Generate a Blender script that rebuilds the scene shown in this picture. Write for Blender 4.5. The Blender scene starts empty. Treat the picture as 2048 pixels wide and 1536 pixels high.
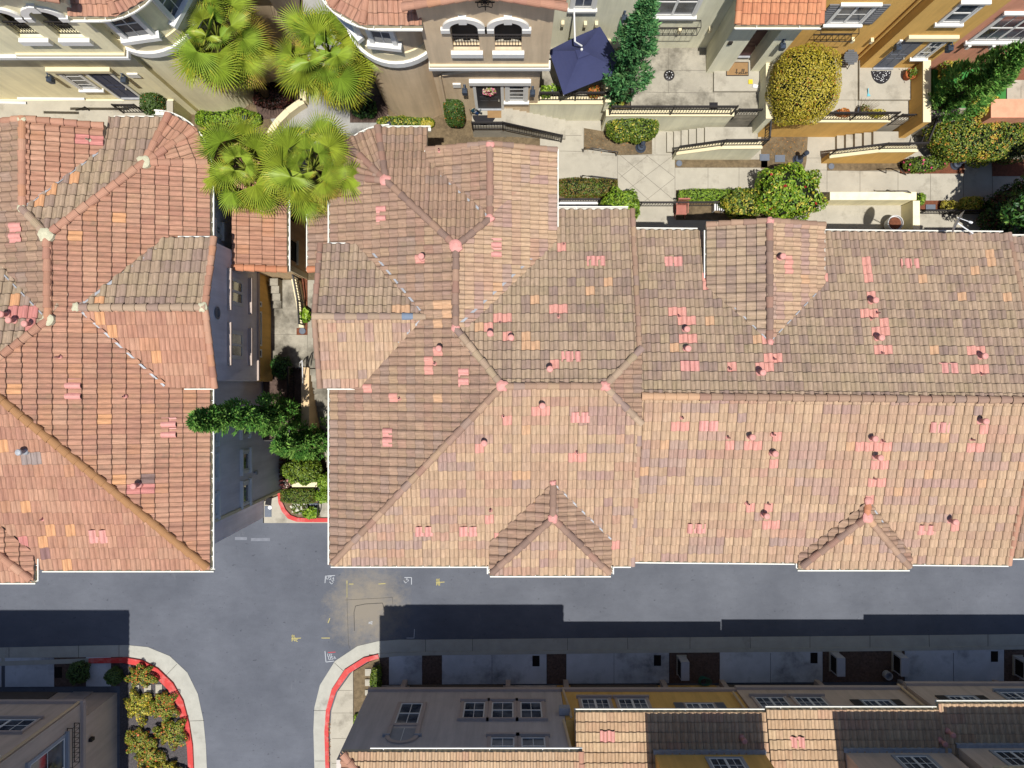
import bpy, math, random
from mathutils import Vector
SC = bpy.context.scene
COL = SC.collection
FL, H = 1422.0, 36.0          # camera: focal length in photo pixels, height above the alley
rad = math.radians
R = random.Random(7)

# ---------------------------------------------------------------- measuring helpers (photo pixel -> place)
def P(px, py, z):
    d = (H - z) / FL
    return Vector(((px - 1024) * d, (768 - py) * d, z))
def PY(px, py, Y):
    d = Y * FL / (768 - py)
    return Vector(((px - 1024) * d / FL, Y, H - d))
def PX(px, py, X):
    d = X * FL / (px - 1024)
    return Vector((X, (768 - py) * d / FL, H - d))

def lin(c):
    c = c / 255.0
    return c / 12.92 if c <= 0.04045 else ((c + 0.055) / 1.055) ** 2.4
def rgb(r, g, b, k=1.0):
    return (lin(r) * k, lin(g) * k, lin(b) * k, 1)

# ---------------------------------------------------------------- materials
MATS = {}
class NT:
    def __init__(s, name):
        s.m = bpy.data.materials.new(name); s.m.use_nodes = True
        s.t = s.m.node_tree; s.n = s.t.nodes
        s.b = s.n['Principled BSDF']
    def add(s, typ, **kw):
        n = s.n.new(typ)
        for k, v in kw.items():
            if k.startswith('_'): setattr(n, k[1:], v)
            else: n.inputs[k].default_value = v
        return n
    def link(s, a, b): s.t.links.new(a, b)
    def noise(s, scale, detail=4, rough=.6, coord='Object', stretch=None):
        tc = s.add('ShaderNodeTexCoord')
        src = tc.outputs[coord]
        if stretch:
            mp = s.add('ShaderNodeMapping'); mp.inputs['Scale'].default_value = stretch
            s.link(src, mp.inputs[0]); src = mp.outputs[0]
        n = s.add('ShaderNodeTexNoise'); n.inputs['Scale'].default_value = scale
        n.inputs['Detail'].default_value = detail; n.inputs['Roughness'].default_value = rough
        s.link(src, n.inputs['Vector']); return n.outputs['Fac']
    def ramp(s, fac, stops):
        r = s.add('ShaderNodeValToRGB'); e = r.color_ramp.elements
        while len(e) < len(stops): e.new(.5)
        for el, (p, c) in zip(e, stops): el.position = p; el.color = c if len(c) == 4 else (*c, 1)
        s.link(fac, r.inputs[0]); return r.outputs[0]
    def mix(s, a, b, fac, mode='MIX'):
        m = s.add('ShaderNodeMix', _data_type='RGBA', _blend_type=mode)
        for v, i in ((fac, 0), (a, 6), (b, 7)):
            if hasattr(v, 'is_linked'): s.link(v, m.inputs[i])
            else: m.inputs[i].default_value = v
        return m.outputs[2]
    def bump(s, fac, strength, dist=.02):
        b = s.add('ShaderNodeBump'); b.inputs['Strength'].default_value = strength; b.inputs['Distance'].default_value = dist
        s.link(fac, b.inputs['Height']); s.link(b.outputs[0], s.b.inputs['Normal'])
    def attr(s, name):
        a = s.add('ShaderNodeAttribute'); a.attribute_name = name; return a
    def math(s, op, a, b=0.0):
        m = s.add('ShaderNodeMath', _operation=op)
        for i, v in enumerate((a, b)):
            if hasattr(v, 'is_linked'): s.link(v, m.inputs[i])
            else: m.inputs[i].default_value = v
        return m.outputs[0]

def grey(v): return (v, v, v, 1)
def mat(name, col, rough=.8, var=.18, scale=3.0, bump=.15, bscale=60, metal=0, stain=None, spec=.3):
    """a plain weathered material: base colour, large soft patches, fine grain"""
    if name in MATS: return MATS[name]
    t = NT(name)
    f = t.noise(scale, 6, .65); g = t.noise(bscale, 3, .6)
    c = t.mix(col, grey(1), 0.0)
    k = t.ramp(f, [(.25, grey(1 - var)), (.75, grey(1 + var * .6))])
    c = t.mix(c, k, 1.0, 'MULTIPLY')
    k2 = t.ramp(g, [(.3, grey(1 - var * .5)), (.7, grey(1 + var * .4))])
    c = t.mix(c, k2, 1.0, 'MULTIPLY')
    if stain:
        sf = t.noise(stain[1], 5, .7)
        sm = t.ramp(sf, [(stain[2], grey(0)), (min(stain[2] + .22, 1), grey(stain[3]))])
        c = t.mix(c, stain[0], sm)
    if name.startswith('stucco'):   # rain streaks
        sk = t.noise(1.0, 5, .65, stretch=(2.6, 2.6, .22)); c = t.mix(c, t.ramp(sk, [(.32, grey(.80)), (.6, grey(1.04))]), .8, 'MULTIPLY')
    t.link(c, t.b.inputs['Base Color'])
    t.b.inputs['Roughness'].default_value = rough; t.b.inputs['Metallic'].default_value = metal
    t.b.inputs['Specular IOR Level'].default_value = spec
    if bump: t.bump(g, bump)
    MATS[name] = t.m; return t.m

def mat_tile():
    t = NT('roof_tile')
    a = t.attr('Col'); uv = t.add('ShaderNodeUVMap'); uv.uv_map = 'UVMap'
    sp = t.add('ShaderNodeSeparateXYZ'); t.link(uv.outputs[0], sp.inputs[0])
    fu = t.math('FRACT', sp.outputs[0]); fv = t.math('FRACT', sp.outputs[1])
    moss = a.outputs['Alpha']
    # fine streaks running down each tile
    mp = t.add('ShaderNodeMapping'); mp.inputs['Scale'].default_value = (9, 1.1, 1)
    t.link(uv.outputs[0], mp.inputs[0])
    n1 = t.add('ShaderNodeTexNoise'); n1.inputs['Scale'].default_value = 1.0; n1.inputs['Detail'].default_value = 5
    t.link(mp.outputs[0], n1.inputs['Vector'])
    st = t.ramp(n1.outputs['Fac'], [(.28, grey(.72)), (.72, grey(1.16))])
    c = t.mix(a.outputs['Color'], st, 1.0, 'MULTIPLY')
    g = t.noise(55, 4, .7); gk = t.ramp(g, [(.3, grey(.88)), (.7, grey(1.1))])
    c = t.mix(c, gk, 1.0, 'MULTIPLY')
    # lichen and soot: gathers in the pan of the tile
    big = t.noise(.55, 4, .6); small = t.noise(7, 5, .7)
    b1 = t.ramp(big, [(.35, grey(.25)), (.68, grey(1))])
    s1 = t.ramp(small, [(.36, grey(.1)), (.62, grey(1))])
    pan = t.math('MULTIPLY', t.math('ABSOLUTE', t.math('SUBTRACT', fu, .31)), 2.2)
    pan = t.math('MINIMUM', t.math('ADD', pan, .18), 1.0)
    m = t.math('MULTIPLY', t.math('MULTIPLY', b1, s1), pan)
    m = t.math('MULTIPLY', m, moss)
    sc = t.noise(2.3, 3, .5); mc = t.ramp(sc, [(.4, rgb(136, 122, 92, .72)), (.6, rgb(116, 104, 90, .72))])
    c = t.mix(c, mc, t.math('MINIMUM', m, .9))
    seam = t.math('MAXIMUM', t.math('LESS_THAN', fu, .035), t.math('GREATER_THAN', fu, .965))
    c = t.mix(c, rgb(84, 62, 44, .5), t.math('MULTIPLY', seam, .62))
    lipd = t.math('LESS_THAN', fv, .055); c = t.mix(c, rgb(70, 54, 42, .5), t.math('MULTIPLY', lipd, t.math('ADD', .2, t.math('MULTIPLY', moss, .6))))   # lower lip: shade of the gap between courses painted in, with grime
    t.link(c, t.b.inputs['Base Color']); t.b.inputs['Roughness'].default_value = .85
    t.b.inputs['Specular IOR Level'].default_value = .25
    t.bump(g, .25); MATS['roof_tile'] = t.m; return t.m

def mat_col(name, rough=.7, trans=0.0, spec=.3, grain=20, amp=.15):
    """colour carried per face (leaves, cap tiles): every leaf or cap has its own colour"""
    if name in MATS: return MATS[name]
    t = NT(name); a = t.attr('Col')
    g = t.noise(grain, 3, .6); k = t.ramp(g, [(.3, grey(1 - amp)), (.7, grey(1 + amp))])
    c = t.mix(a.outputs['Color'], k, 1.0, 'MULTIPLY')
    t.link(c, t.b.inputs['Base Color']); t.b.inputs['Roughness'].default_value = rough
    t.b.inputs['Specular IOR Level'].default_value = spec
    if trans:
        tr = t.add('ShaderNodeBsdfTranslucent'); t.link(c, tr.inputs[0])
        mx = t.add('ShaderNodeMixShader'); mx.inputs[0].default_value = trans
        t.link(t.b.outputs[0], mx.inputs[1]); t.link(tr.outputs[0], mx.inputs[2])
        t.link(mx.outputs[0], t.n['Material Output'].inputs[0])
    MATS[name] = t.m; return t.m

def M(n): return MATS[n]

# ---------------------------------------------------------------- objects
def tag(o, label=None, cat=None, group=None, kind=None):
    if label: o['label'] = label
    if cat: o['category'] = cat
    if group: o['group'] = group
    if kind: o['kind'] = kind
    return o
def thing(name, label, cat, loc, group=None):
    o = bpy.data.objects.new(name, None); COL.objects.link(o)
    o.location = loc; o.empty_display_size = .3
    o['wl'] = tuple(loc); return tag(o, label, cat, group)
def wloc(o):
    w = Vector((0, 0, 0))
    while o is not None: w = w + Vector(o.location); o = o.parent
    return w

class MB:
    """collects faces in world coordinates and links them as one mesh object"""
    def __init__(s): s.v = []; s.f = []; s.mi = []; s.col = None; s.uv = None
    def face(s, pts, mi=0, col=None, uv=None):
        n = len(s.v); s.v.extend([tuple(p) for p in pts]); s.f.append(tuple(range(n, n + len(pts)))); s.mi.append(mi)
        if col is not None or s.col is not None:
            if s.col is None: s.col = [(.5, .5, .5, 1)] * (len(s.f) - 1)
            s.col.append(col or (.5, .5, .5, 1))
        if uv is not None or s.uv is not None:
            if s.uv is None: s.uv = [[(0, 0)] * len(f) for f in s.f[:-1]]
            s.uv.append(uv or [(0, 0)] * len(pts))
        return s
    def box(s, x0, x1, y0, y1, z0, z1, mi=0, col=None):
        if x0 > x1: x0, x1 = x1, x0
        if y0 > y1: y0, y1 = y1, y0
        if z0 > z1: z0, z1 = z1, z0
        a = [(x0, y0), (x1, y0), (x1, y1), (x0, y1)]
        return s.prism(a, z0, z1, mi, col)
    def prism(s, poly, z0, z1, mi=0, col=None):
        """upright prism over a counter-clockwise outline; z1 may be a function of (x, y)"""
        ar = sum(poly[i][0] * poly[(i + 1) % len(poly)][1] - poly[(i + 1) % len(poly)][0] * poly[i][1] for i in range(len(poly)))
        if ar < 0: poly = poly[::-1]
        zt = z1 if callable(z1) else (lambda x, y: z1); zb = z0 if callable(z0) else (lambda x, y: z0)
        b = [(x, y, zb(x, y)) for x, y in poly]; t = [(x, y, zt(x, y)) for x, y in poly]
        s.face(t, mi, col); s.face(b[::-1], mi, col)
        for i in range(len(poly)):
            j = (i + 1) % len(poly); s.face([b[i], b[j], t[j], t[i]], mi, col)
        return s
    def bar(s, a, b, w, h=None, mi=0, col=None, up=(0, 0, 1)):
        """square bar from a to b"""
        h = h or w; a = Vector(a); b = Vector(b); d = (b - a).normalized(); up = Vector(up)
        if abs(d.dot(up)) > .95: up = Vector((1, 0, 0))
        u = d.cross(up).normalized() * (w / 2); v = u.cross(d).normalized() * (h / 2)
        A = [a - u - v, a + u - v, a + u + v, a - u + v]; B = [b - u - v, b + u - v, b + u + v, b - u + v]
        s.face(A, mi, col); s.face(B[::-1], mi, col)
        for i in range(4):
            j = (i + 1) % 4; s.face([A[j], A[i], B[i], B[j]], mi, col)
        return s
    def tube(s, pts, r, n=8, mi=0, col=None, cap=True):
        pts = [Vector(p) for p in pts]; rr = r if isinstance(r, (list, tuple)) else [r] * len(pts)
        rings = []
        for i, p in enumerate(pts):
            d = (pts[min(i + 1, len(pts) - 1)] - pts[max(i - 1, 0)])
            d = d.normalized() if d.length > 1e-9 else Vector((0, 0, 1))
            up = Vector((0, 0, 1)) if abs(d.z) < .9 else Vector((1, 0, 0))
            u = d.cross(up).normalized(); v = u.cross(d)
            rings.append([p + (u * math.cos(2 * math.pi * k / n) + v * math.sin(2 * math.pi * k / n)) * rr[i] for k in range(n)])
        for a, b in zip(rings, rings[1:]):
            for k in range(n):
                j = (k + 1) % n; s.face([a[k], a[j], b[j], b[k]], mi, col)
        if cap: s.face(rings[0][::-1], mi, col); s.face(rings[-1], mi, col)
        return s
    def lathe(s, c, prof, n=20, mi=0, col=None, axis=None):
        """profile of (radius, height) turned about an upright (or given) axis through c"""
        c = Vector(c); ax = Vector(axis or (0, 0, 1)).normalized()
        u = ax.orthogonal().normalized(); v = ax.cross(u)
        rings = [[c + ax * h + (u * math.cos(2 * math.pi * k / n) + v * math.sin(2 * math.pi * k / n)) * r for k in range(n)] for r, h in prof]
        for a, b in zip(rings, rings[1:]):
            for k in range(n):
                j = (k + 1) % n; s.face([a[k], a[j], b[j], b[k]], mi, col)
        s.face(rings[0][::-1], mi, col); s.face(rings[-1], mi, col); return s
    def build(s, name, mats, parent=None, smooth=False, label=None):
        if not isinstance(mats, (list, tuple)): mats = [mats]
        me = bpy.data.meshes.new(name); o0 = wloc(parent) if parent else Vector((0, 0, 0))
        me.from_pydata([(x - o0.x, y - o0.y, z - o0.z) for x, y, z in s.v], [], s.f)
        for m in mats: me.materials.append(m)
        if len(mats) > 1: me.polygons.foreach_set('material_index', s.mi)
        if s.col is not None:
            at = me.color_attributes.new('Col', 'FLOAT_COLOR', 'CORNER'); buf = []
            for f, c in zip(s.f, s.col): buf.extend(list(c) * len(f))
            at.data.foreach_set('color', buf)
        if s.uv is not None:
            ul = me.uv_layers.new(name='UVMap'); buf = []
            for u in s.uv:
                for q in u: buf.extend(q)
            ul.data.foreach_set('uv', buf)
        if smooth: me.polygons.foreach_set('use_smooth', [True] * len(s.f))
        o = bpy.data.objects.new(name, me); COL.objects.link(o)
        if parent: o.parent = parent
        if label: o['label'] = label
        return o

def struct(name, mb, m):
    o = mb.build(name, m); o['kind'] = 'structure'; return o
def solo(name, mb, m, label, cat, group=None, smooth=False, kind=None):
    """a thing that is one mesh; its origin is moved to its base"""
    x = [p[0] for p in mb.v]; y = [p[1] for p in mb.v]; z = min(p[2] for p in mb.v)
    c = Vector(((min(x) + max(x)) / 2, (min(y) + max(y)) / 2, z))
    mb.v = [(p[0] - c.x, p[1] - c.y, p[2] - c.z) for p in mb.v]
    o = mb.build(name, m, None, smooth); o.location = c
    return tag(o, label, cat, group, kind)

# ---------------------------------------------------------------- roofs
class Pl:
    """roof plane: d = downslope direction in plan, s = slope, through point p"""
    def __init__(s, d, p, sl):
        l = math.hypot(*d); s.d = (d[0] / l, d[1] / l); s.s = sl; s.p = Vector(p)
        s.a = -sl * s.d[0]; s.b = -sl * s.d[1]; s.c = s.p.z - s.a * s.p.x - s.b * s.p.y
    def z(s, x, y): return s.a * x + s.b * y + s.c
    def hit(s, px, py):
        x = (px - 1024) / FL; y = (768 - py) / FL
        D = (H - s.c) / (1 + s.a * x + s.b * y); return Vector((x * D, y * D, H - D))
def cut(poly, fn):
    """keep the part of a convex outline where fn(x, y) <= 0"""
    out = []
    for i in range(len(poly)):
        a = poly[i]; b = poly[(i + 1) % len(poly)]; fa = fn(*a); fb = fn(*b)
        if fa <= 0: out.append(a)
        if (fa < 0 < fb) or (fb < 0 < fa):
            k = fa / (fa - fb); out.append((a[0] + (b[0] - a[0]) * k, a[1] + (b[1] - a[1]) * k))
    return out
def rect(x0, x1, y0, y1): return [(x0, y0), (x1, y0), (x1, y1), (x0, y1)]
def facet(pl, foot, below=(), cuts=()):
    poly = list(foot)
    for q in below: poly = cut(poly, lambda x, y: pl.z(x, y) - q.z(x, y)) if len(poly) > 2 else poly
    for fn in cuts: poly = cut(poly, fn) if len(poly) > 2 else poly
    ar = sum(poly[i][0] * poly[(i + 1) % len(poly)][1] - poly[(i + 1) % len(poly)][0] * poly[i][1] for i in range(len(poly))) if len(poly) > 2 else 0
    return (poly if ar > 0 else poly[::-1]) if abs(ar) > 1e-4 else []

SEG = [0, .05, .13, .24, .38, .49, .57, .62, .72, .86, 1.0]
def prof(t):
    if t <= .62: return .068 * math.sin(math.pi * t / .62) ** .75
    return -.014 * math.sin(math.pi * (t - .62) / .38)
PROF = [prof(t) for t in SEG]
PAL = {  # tile colours as (weight, colour)
 'blend': [(5, (184, 150, 126)), (4, (178, 144, 122)), (3, (190, 156, 130)), (2, (176, 142, 124)), (2, (174, 146, 130)), (1, (190, 158, 128)), (1, (182, 142, 122))],
 'grey':  [(5, (190, 163, 138)), (4, (196, 169, 142)), (3, (176, 148, 132)), (2, (168, 142, 130)), (2, (190, 166, 136))],
 'terra': [(5, (204, 152, 126)), (4, (198, 146, 120)), (3, (208, 160, 132)), (2, (192, 140, 118)), (1, (210, 154, 120))],
 'sand':  [(5, (209, 175, 143)), (4, (212, 179, 146)), (3, (204, 167, 139)), (1.5, (193, 157, 143)), (1.3, (190, 160, 147)), (.8, (206, 162, 138))],
 'buff':  [(5, (218, 184, 148)), (3, (210, 174, 138)), (2, (224, 192, 154)), (1, (216, 172, 142))],
 'dark':  [(4, (170, 138, 120)), (3, (156, 128, 114)), (2, (176, 136, 118)), (1, (186, 150, 126))],
 'bright': [(4, (222, 150, 112)), (3, (226, 158, 118)), (2, (214, 142, 106))],
}
KT = .645
def pick(pal, rng, j=.06):
    w = sum(a for a, _ in PAL[pal]); r = rng.random() * w
    for a, c in PAL[pal]:
        r -= a
        if r <= 0: break
    k = KT * (1 + rng.uniform(-j, j))
    return (lin(c[0]) * k, lin(c[1]) * k, lin(c[2]) * k)

def above(pd, poly, pm):
    """the part of a roof facet that stands above another plane"""
    return cut(poly, lambda x, y: pm.z(x, y) - pd.z(x, y)) if len(poly) > 2 else []
def tile_facet(mb, pl, poly, tw, tl, pal, moss, rng, over=(), h0=None, lip=.046, run=4, thick=.14, voids=()):
    if len(poly) < 3: return
    d = pl.d; cs = 1 / math.sqrt(1 + pl.s ** 2); sn = pl.s * cs
    U = Vector((-d[1], d[0], 0)); V = Vector((-d[0] * cs, -d[1] * cs, sn)); N = U.cross(V)
    if N.z < 0: U = -U; N = U.cross(V)
    hs = [-(x * d[0] + y * d[1]) for x, y in poly]
    if h0 is None: h0 = min(hs)
    x0, y0 = -d[0] * h0, -d[1] * h0
    O = Vector((x0, y0, pl.z(x0, y0)))
    q = [((Vector((x, y, pl.z(x, y))) - O).dot(U), (Vector((x, y, pl.z(x, y))) - O).dot(V)) for x, y in poly]
    ar = sum(q[i][0] * q[(i + 1) % len(q)][1] - q[(i + 1) % len(q)][0] * q[i][1] for i in range(len(q)))
    if ar < 0: q = q[::-1]
    ed = []
    for i in range(len(q)):
        a = q[i]; b = q[(i + 1) % len(q)]; l = math.hypot(b[0] - a[0], b[1] - a[1])
        if l < 1e-6: continue
        ed.append((-(b[1] - a[1]) / l, (b[0] - a[0]) / l, a))
    def edges(q):
        e = []
        for i in range(len(q)):
            a = q[i]; b = q[(i + 1) % len(q)]; l = math.hypot(b[0] - a[0], b[1] - a[1])
            if l > 1e-6: e.append((-(b[1] - a[1]) / l, (b[0] - a[0]) / l, a))
        return e
    VO = []
    for vp in voids:
        if len(vp) < 3: continue
        w = [((Vector((x, y, pl.z(x, y))) - O).dot(U), (Vector((x, y, pl.z(x, y))) - O).dot(V)) for x, y in vp]
        if sum(w[i][0] * w[(i + 1) % len(w)][1] - w[(i + 1) % len(w)][0] * w[i][1] for i in range(len(w))) < 0: w = w[::-1]
        VO.append((edges(w), min(a for a, _ in w), max(a for a, _ in w), min(b for _, b in w), max(b for _, b in w)))
    inn = lambda u, v: min((u - a[0]) * nx + (v - a[1]) * ny for nx, ny, a in ed)
    ov = {}
    for px, py, c in over:
        w = pl.hit(px, py) - O
        ov[(math.floor(w.dot(U) / tw), math.floor(w.dot(V) / tl))] = c
    u0 = min(a for a, _ in q); u1 = max(a for a, _ in q); v0 = min(b for _, b in q); v1 = max(b for _, b in q)
    for j in range(math.floor(v0 / tl), math.ceil(v1 / tl)):
        left = 0; du = rng.uniform(-.006, .006)
        for i in range(math.floor(u0 / tw) - 1, math.ceil(u1 / tw) + 1):
            if left <= 0: base = pick(pal, rng, .04); left = rng.randint(1, run)
            left -= 1
            k = 1 + rng.uniform(-.07, .07); o_ = pick(pal, rng, .04); c = tuple((x * .76 + y * .24) * k for x, y in zip(base, o_))
            mo = moss * rng.uniform(.7, 1.15)
            if (i, j) in ov: c = ov[(i, j)]; mo = moss * .06
            ua, ub, va, vb = i * tw + du, (i + 1) * tw + du, j * tl, (j + 1) * tl
            cor = [(ua, va), (ub, va), (ub, vb), (ua, vb)]
            if any(all((u - a[0]) * nx + (v - a[1]) * ny < 0 for u, v in cor) for nx, ny, a in ed): continue
            whole = all(inn(u, v) >= 0 for u, v in cor)
            dz = rng.uniform(-.004, .004); tilt = rng.uniform(-.006, .006); sk = rng.uniform(-.005, .005)
            rgba = (*c, mo)
            hgt = lambda t, fv, P_: P_ + lip * (1 - fv) + dz + tilt * (t - .5) + .002
            for k in range(len(SEG) - 1):
                ta, tb = SEG[k], SEG[k + 1]
                uu, ud = ua + ta * tw, ua + tb * tw
                quad = [(uu, va), (ud, va), (ud, vb), (uu, vb)]
                if not whole:
                    for nx, ny, a in ed:
                        quad = cut(quad, lambda u, v: -((u - a[0]) * nx + (v - a[1]) * ny))
                        if len(quad) < 3: break
                    if len(quad) < 3: continue
                pieces = [quad]; touched = False
                for E_, a0_, a1_, b0_, b1_ in VO:
                    if ud < a0_ or uu > a1_ or vb < b0_ or va > b1_: continue
                    nxt = []
                    for pc in pieces:
                        rem = pc
                        if all(max((u - a[0]) * nx + (v - a[1]) * ny for u, v in pc) > 1e-6 for nx, ny, a in E_):
                            for nx, ny, a in E_:
                                out_ = cut(rem, lambda u, v: (u - a[0]) * nx + (v - a[1]) * ny)
                                if len(out_) > 2: nxt.append(out_)
                                rem = cut(rem, lambda u, v: -((u - a[0]) * nx + (v - a[1]) * ny))
                                if len(rem) < 3: break
                            touched = True
                        else: nxt.append(pc)
                    pieces = nxt
                for quad in pieces:
                  pts = []; uvs = []
                  for u, v in quad:
                    w = (u - uu) / (ud - uu); fv = (v - va) / tl; t = ta + (tb - ta) * w
                    h = hgt(t, fv, PROF[k] + (PROF[k + 1] - PROF[k]) * w)
                    pts.append(O + U * u + V * (v + sk * (1 - fv)) + N * h)
                    uvs.append((i + .002 + .996 * min(max(t, 0), 1), j + .01 + .98 * min(max(fv, 0), 1)))
                  mb.face(pts, 0, rgba, uvs)
                if not touched and inn(uu, va + .001) >= -.01 and inn(ud, va + .001) >= -.01:
                    ha = hgt(ta, 0, PROF[k]); hb = hgt(tb, 0, PROF[k + 1])
                    lo = -.03 if j > math.floor(v0 / tl) else -.0
                    A = O + U * uu + V * (va + sk); B = O + U * ud + V * (va + sk)
                    mb.face([A + N * (ha - .02), B + N * (hb - .02), B + N * hb, A + N * ha], 0, (c[0], c[1], c[2], mo),
                            [(i + .3, j + .1)] * 4)
    # the deck under the tiles, with its fascia
    top = [Vector((x, y, pl.z(x, y) - .015)) for x, y in poly]; bot = [p - Vector((0, 0, thick)) for p in top]
    mb.face(top, 1); mb.face(bot[::-1], 1)
    for i in range(len(top)):
        j = (i + 1) % len(top); mb.face([bot[i], bot[j], top[j], top[i]], 1)

def caps(mb, a, b, pal, rng, r=.125, seg=.40, lift=.055, over=None, moss=.5):
    """a row of overlapping barrel cap tiles from a (lower end) to b"""
    a = Vector(a); b = Vector(b); L = (b - a).length; n = max(1, round(L / seg)); d = (b - a) / L
    u = d.cross(Vector((0, 0, 1))).normalized(); v = u.cross(d)
    K = 9
    for i in range(n):
        c = over[i] if over and i in over else pick(pal, rng, .1)
        p = a + d * (L * i / n - .01); q = a + d * (L * (i + 1) / n + .04)
        ra, rb = r * 1.1 + rng.uniform(0, .008), r * .88
        jit = u * rng.uniform(-.008, .008)
        A = []; B = []
        for k in range(K + 1):
            th = math.pi * (k / K) * 1.16 - .08 * math.pi
            A.append(p + jit + u * (ra * math.cos(th)) + v * (ra * .9 * math.sin(th) + lift - .02))
            B.append(q + jit + u * (rb * math.cos(th)) + v * (rb * .9 * math.sin(th) + lift - .03))
        rgba = (*c, moss * rng.uniform(.3, 1))
        for k in range(K): mb.face([A[k], A[k + 1], B[k + 1], B[k]], 0, rgba, [(.2, .1), (.4, .1), (.4, .9), (.2, .9)])
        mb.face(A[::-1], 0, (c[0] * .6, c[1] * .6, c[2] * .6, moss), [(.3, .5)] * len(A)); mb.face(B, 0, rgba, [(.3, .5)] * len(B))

def gutter(mb, a, b, out, w=.135, h=.11, strap=.95, drop=.05):
    """white eaves gutter from a to b hung on the side 'out' (plan direction)"""
    a = Vector(a); b = Vector(b); o = Vector((out[0], out[1], 0)).normalized()
    L = (b - a).length; d = (b - a) / L; dz = Vector((0, 0, 1)); a = a - dz * drop; b = b - dz * drop
    t = .012
    pr = [(0, 0), (0, -h), (w * .8, -h), (w, -h * .45), (w, .01), (w + .04, .01), (w + .04, -h * .5), (w * .85, -h - t), (-t, -h - t), (-t, 0)]
    A = [a + o * (x - .06) + dz * z for x, z in pr]; B = [b + o * (x - .06) + dz * z for x, z in pr]
    for i in range(len(pr)):
        j = (i + 1) % len(pr); mb.face([A[i], A[j], B[j], B[i]])
    mb.face(A); mb.face(B[::-1])
    n = max(1, int(L / strap))
    for i in range(1, n + 1):
        p = a + d * (L * (i - .5) / n); mb.bar(p - o * .06 + dz * .008, p + o * (w - .03) + dz * .008, .022, .012)
# ---------------------------------------------------------------- shared materials
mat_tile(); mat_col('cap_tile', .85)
PINK = tuple(lin(c) * .68 for c in (232, 166, 150)); ORNG = tuple(lin(c) * .64 for c in (222, 178, 140)); DPINK = tuple(lin(c) * .5 for c in (206, 120, 104))
mat('white_paint', rgb(232, 230, 220, .82), .5, .08, 2, .03)
mat('fascia', rgb(215, 200, 165, .7), .7)
mat('pink_paint', rgb(240, 170, 158, .62), .6, .2, 6, .05, stain=(rgb(190, 130, 116, .55), 3, .6, .4))
mat('cream_mortar', rgb(214, 208, 176, .7), .9, .2, 9, .4)
mat('dark_hole', rgb(20, 16, 16), .9, .1)
mat('zinc', rgb(196, 198, 202, .6), .6, .25, 6, .1, metal=.15)
mat('soot', rgb(50, 30, 28, .6), .8)

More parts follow.
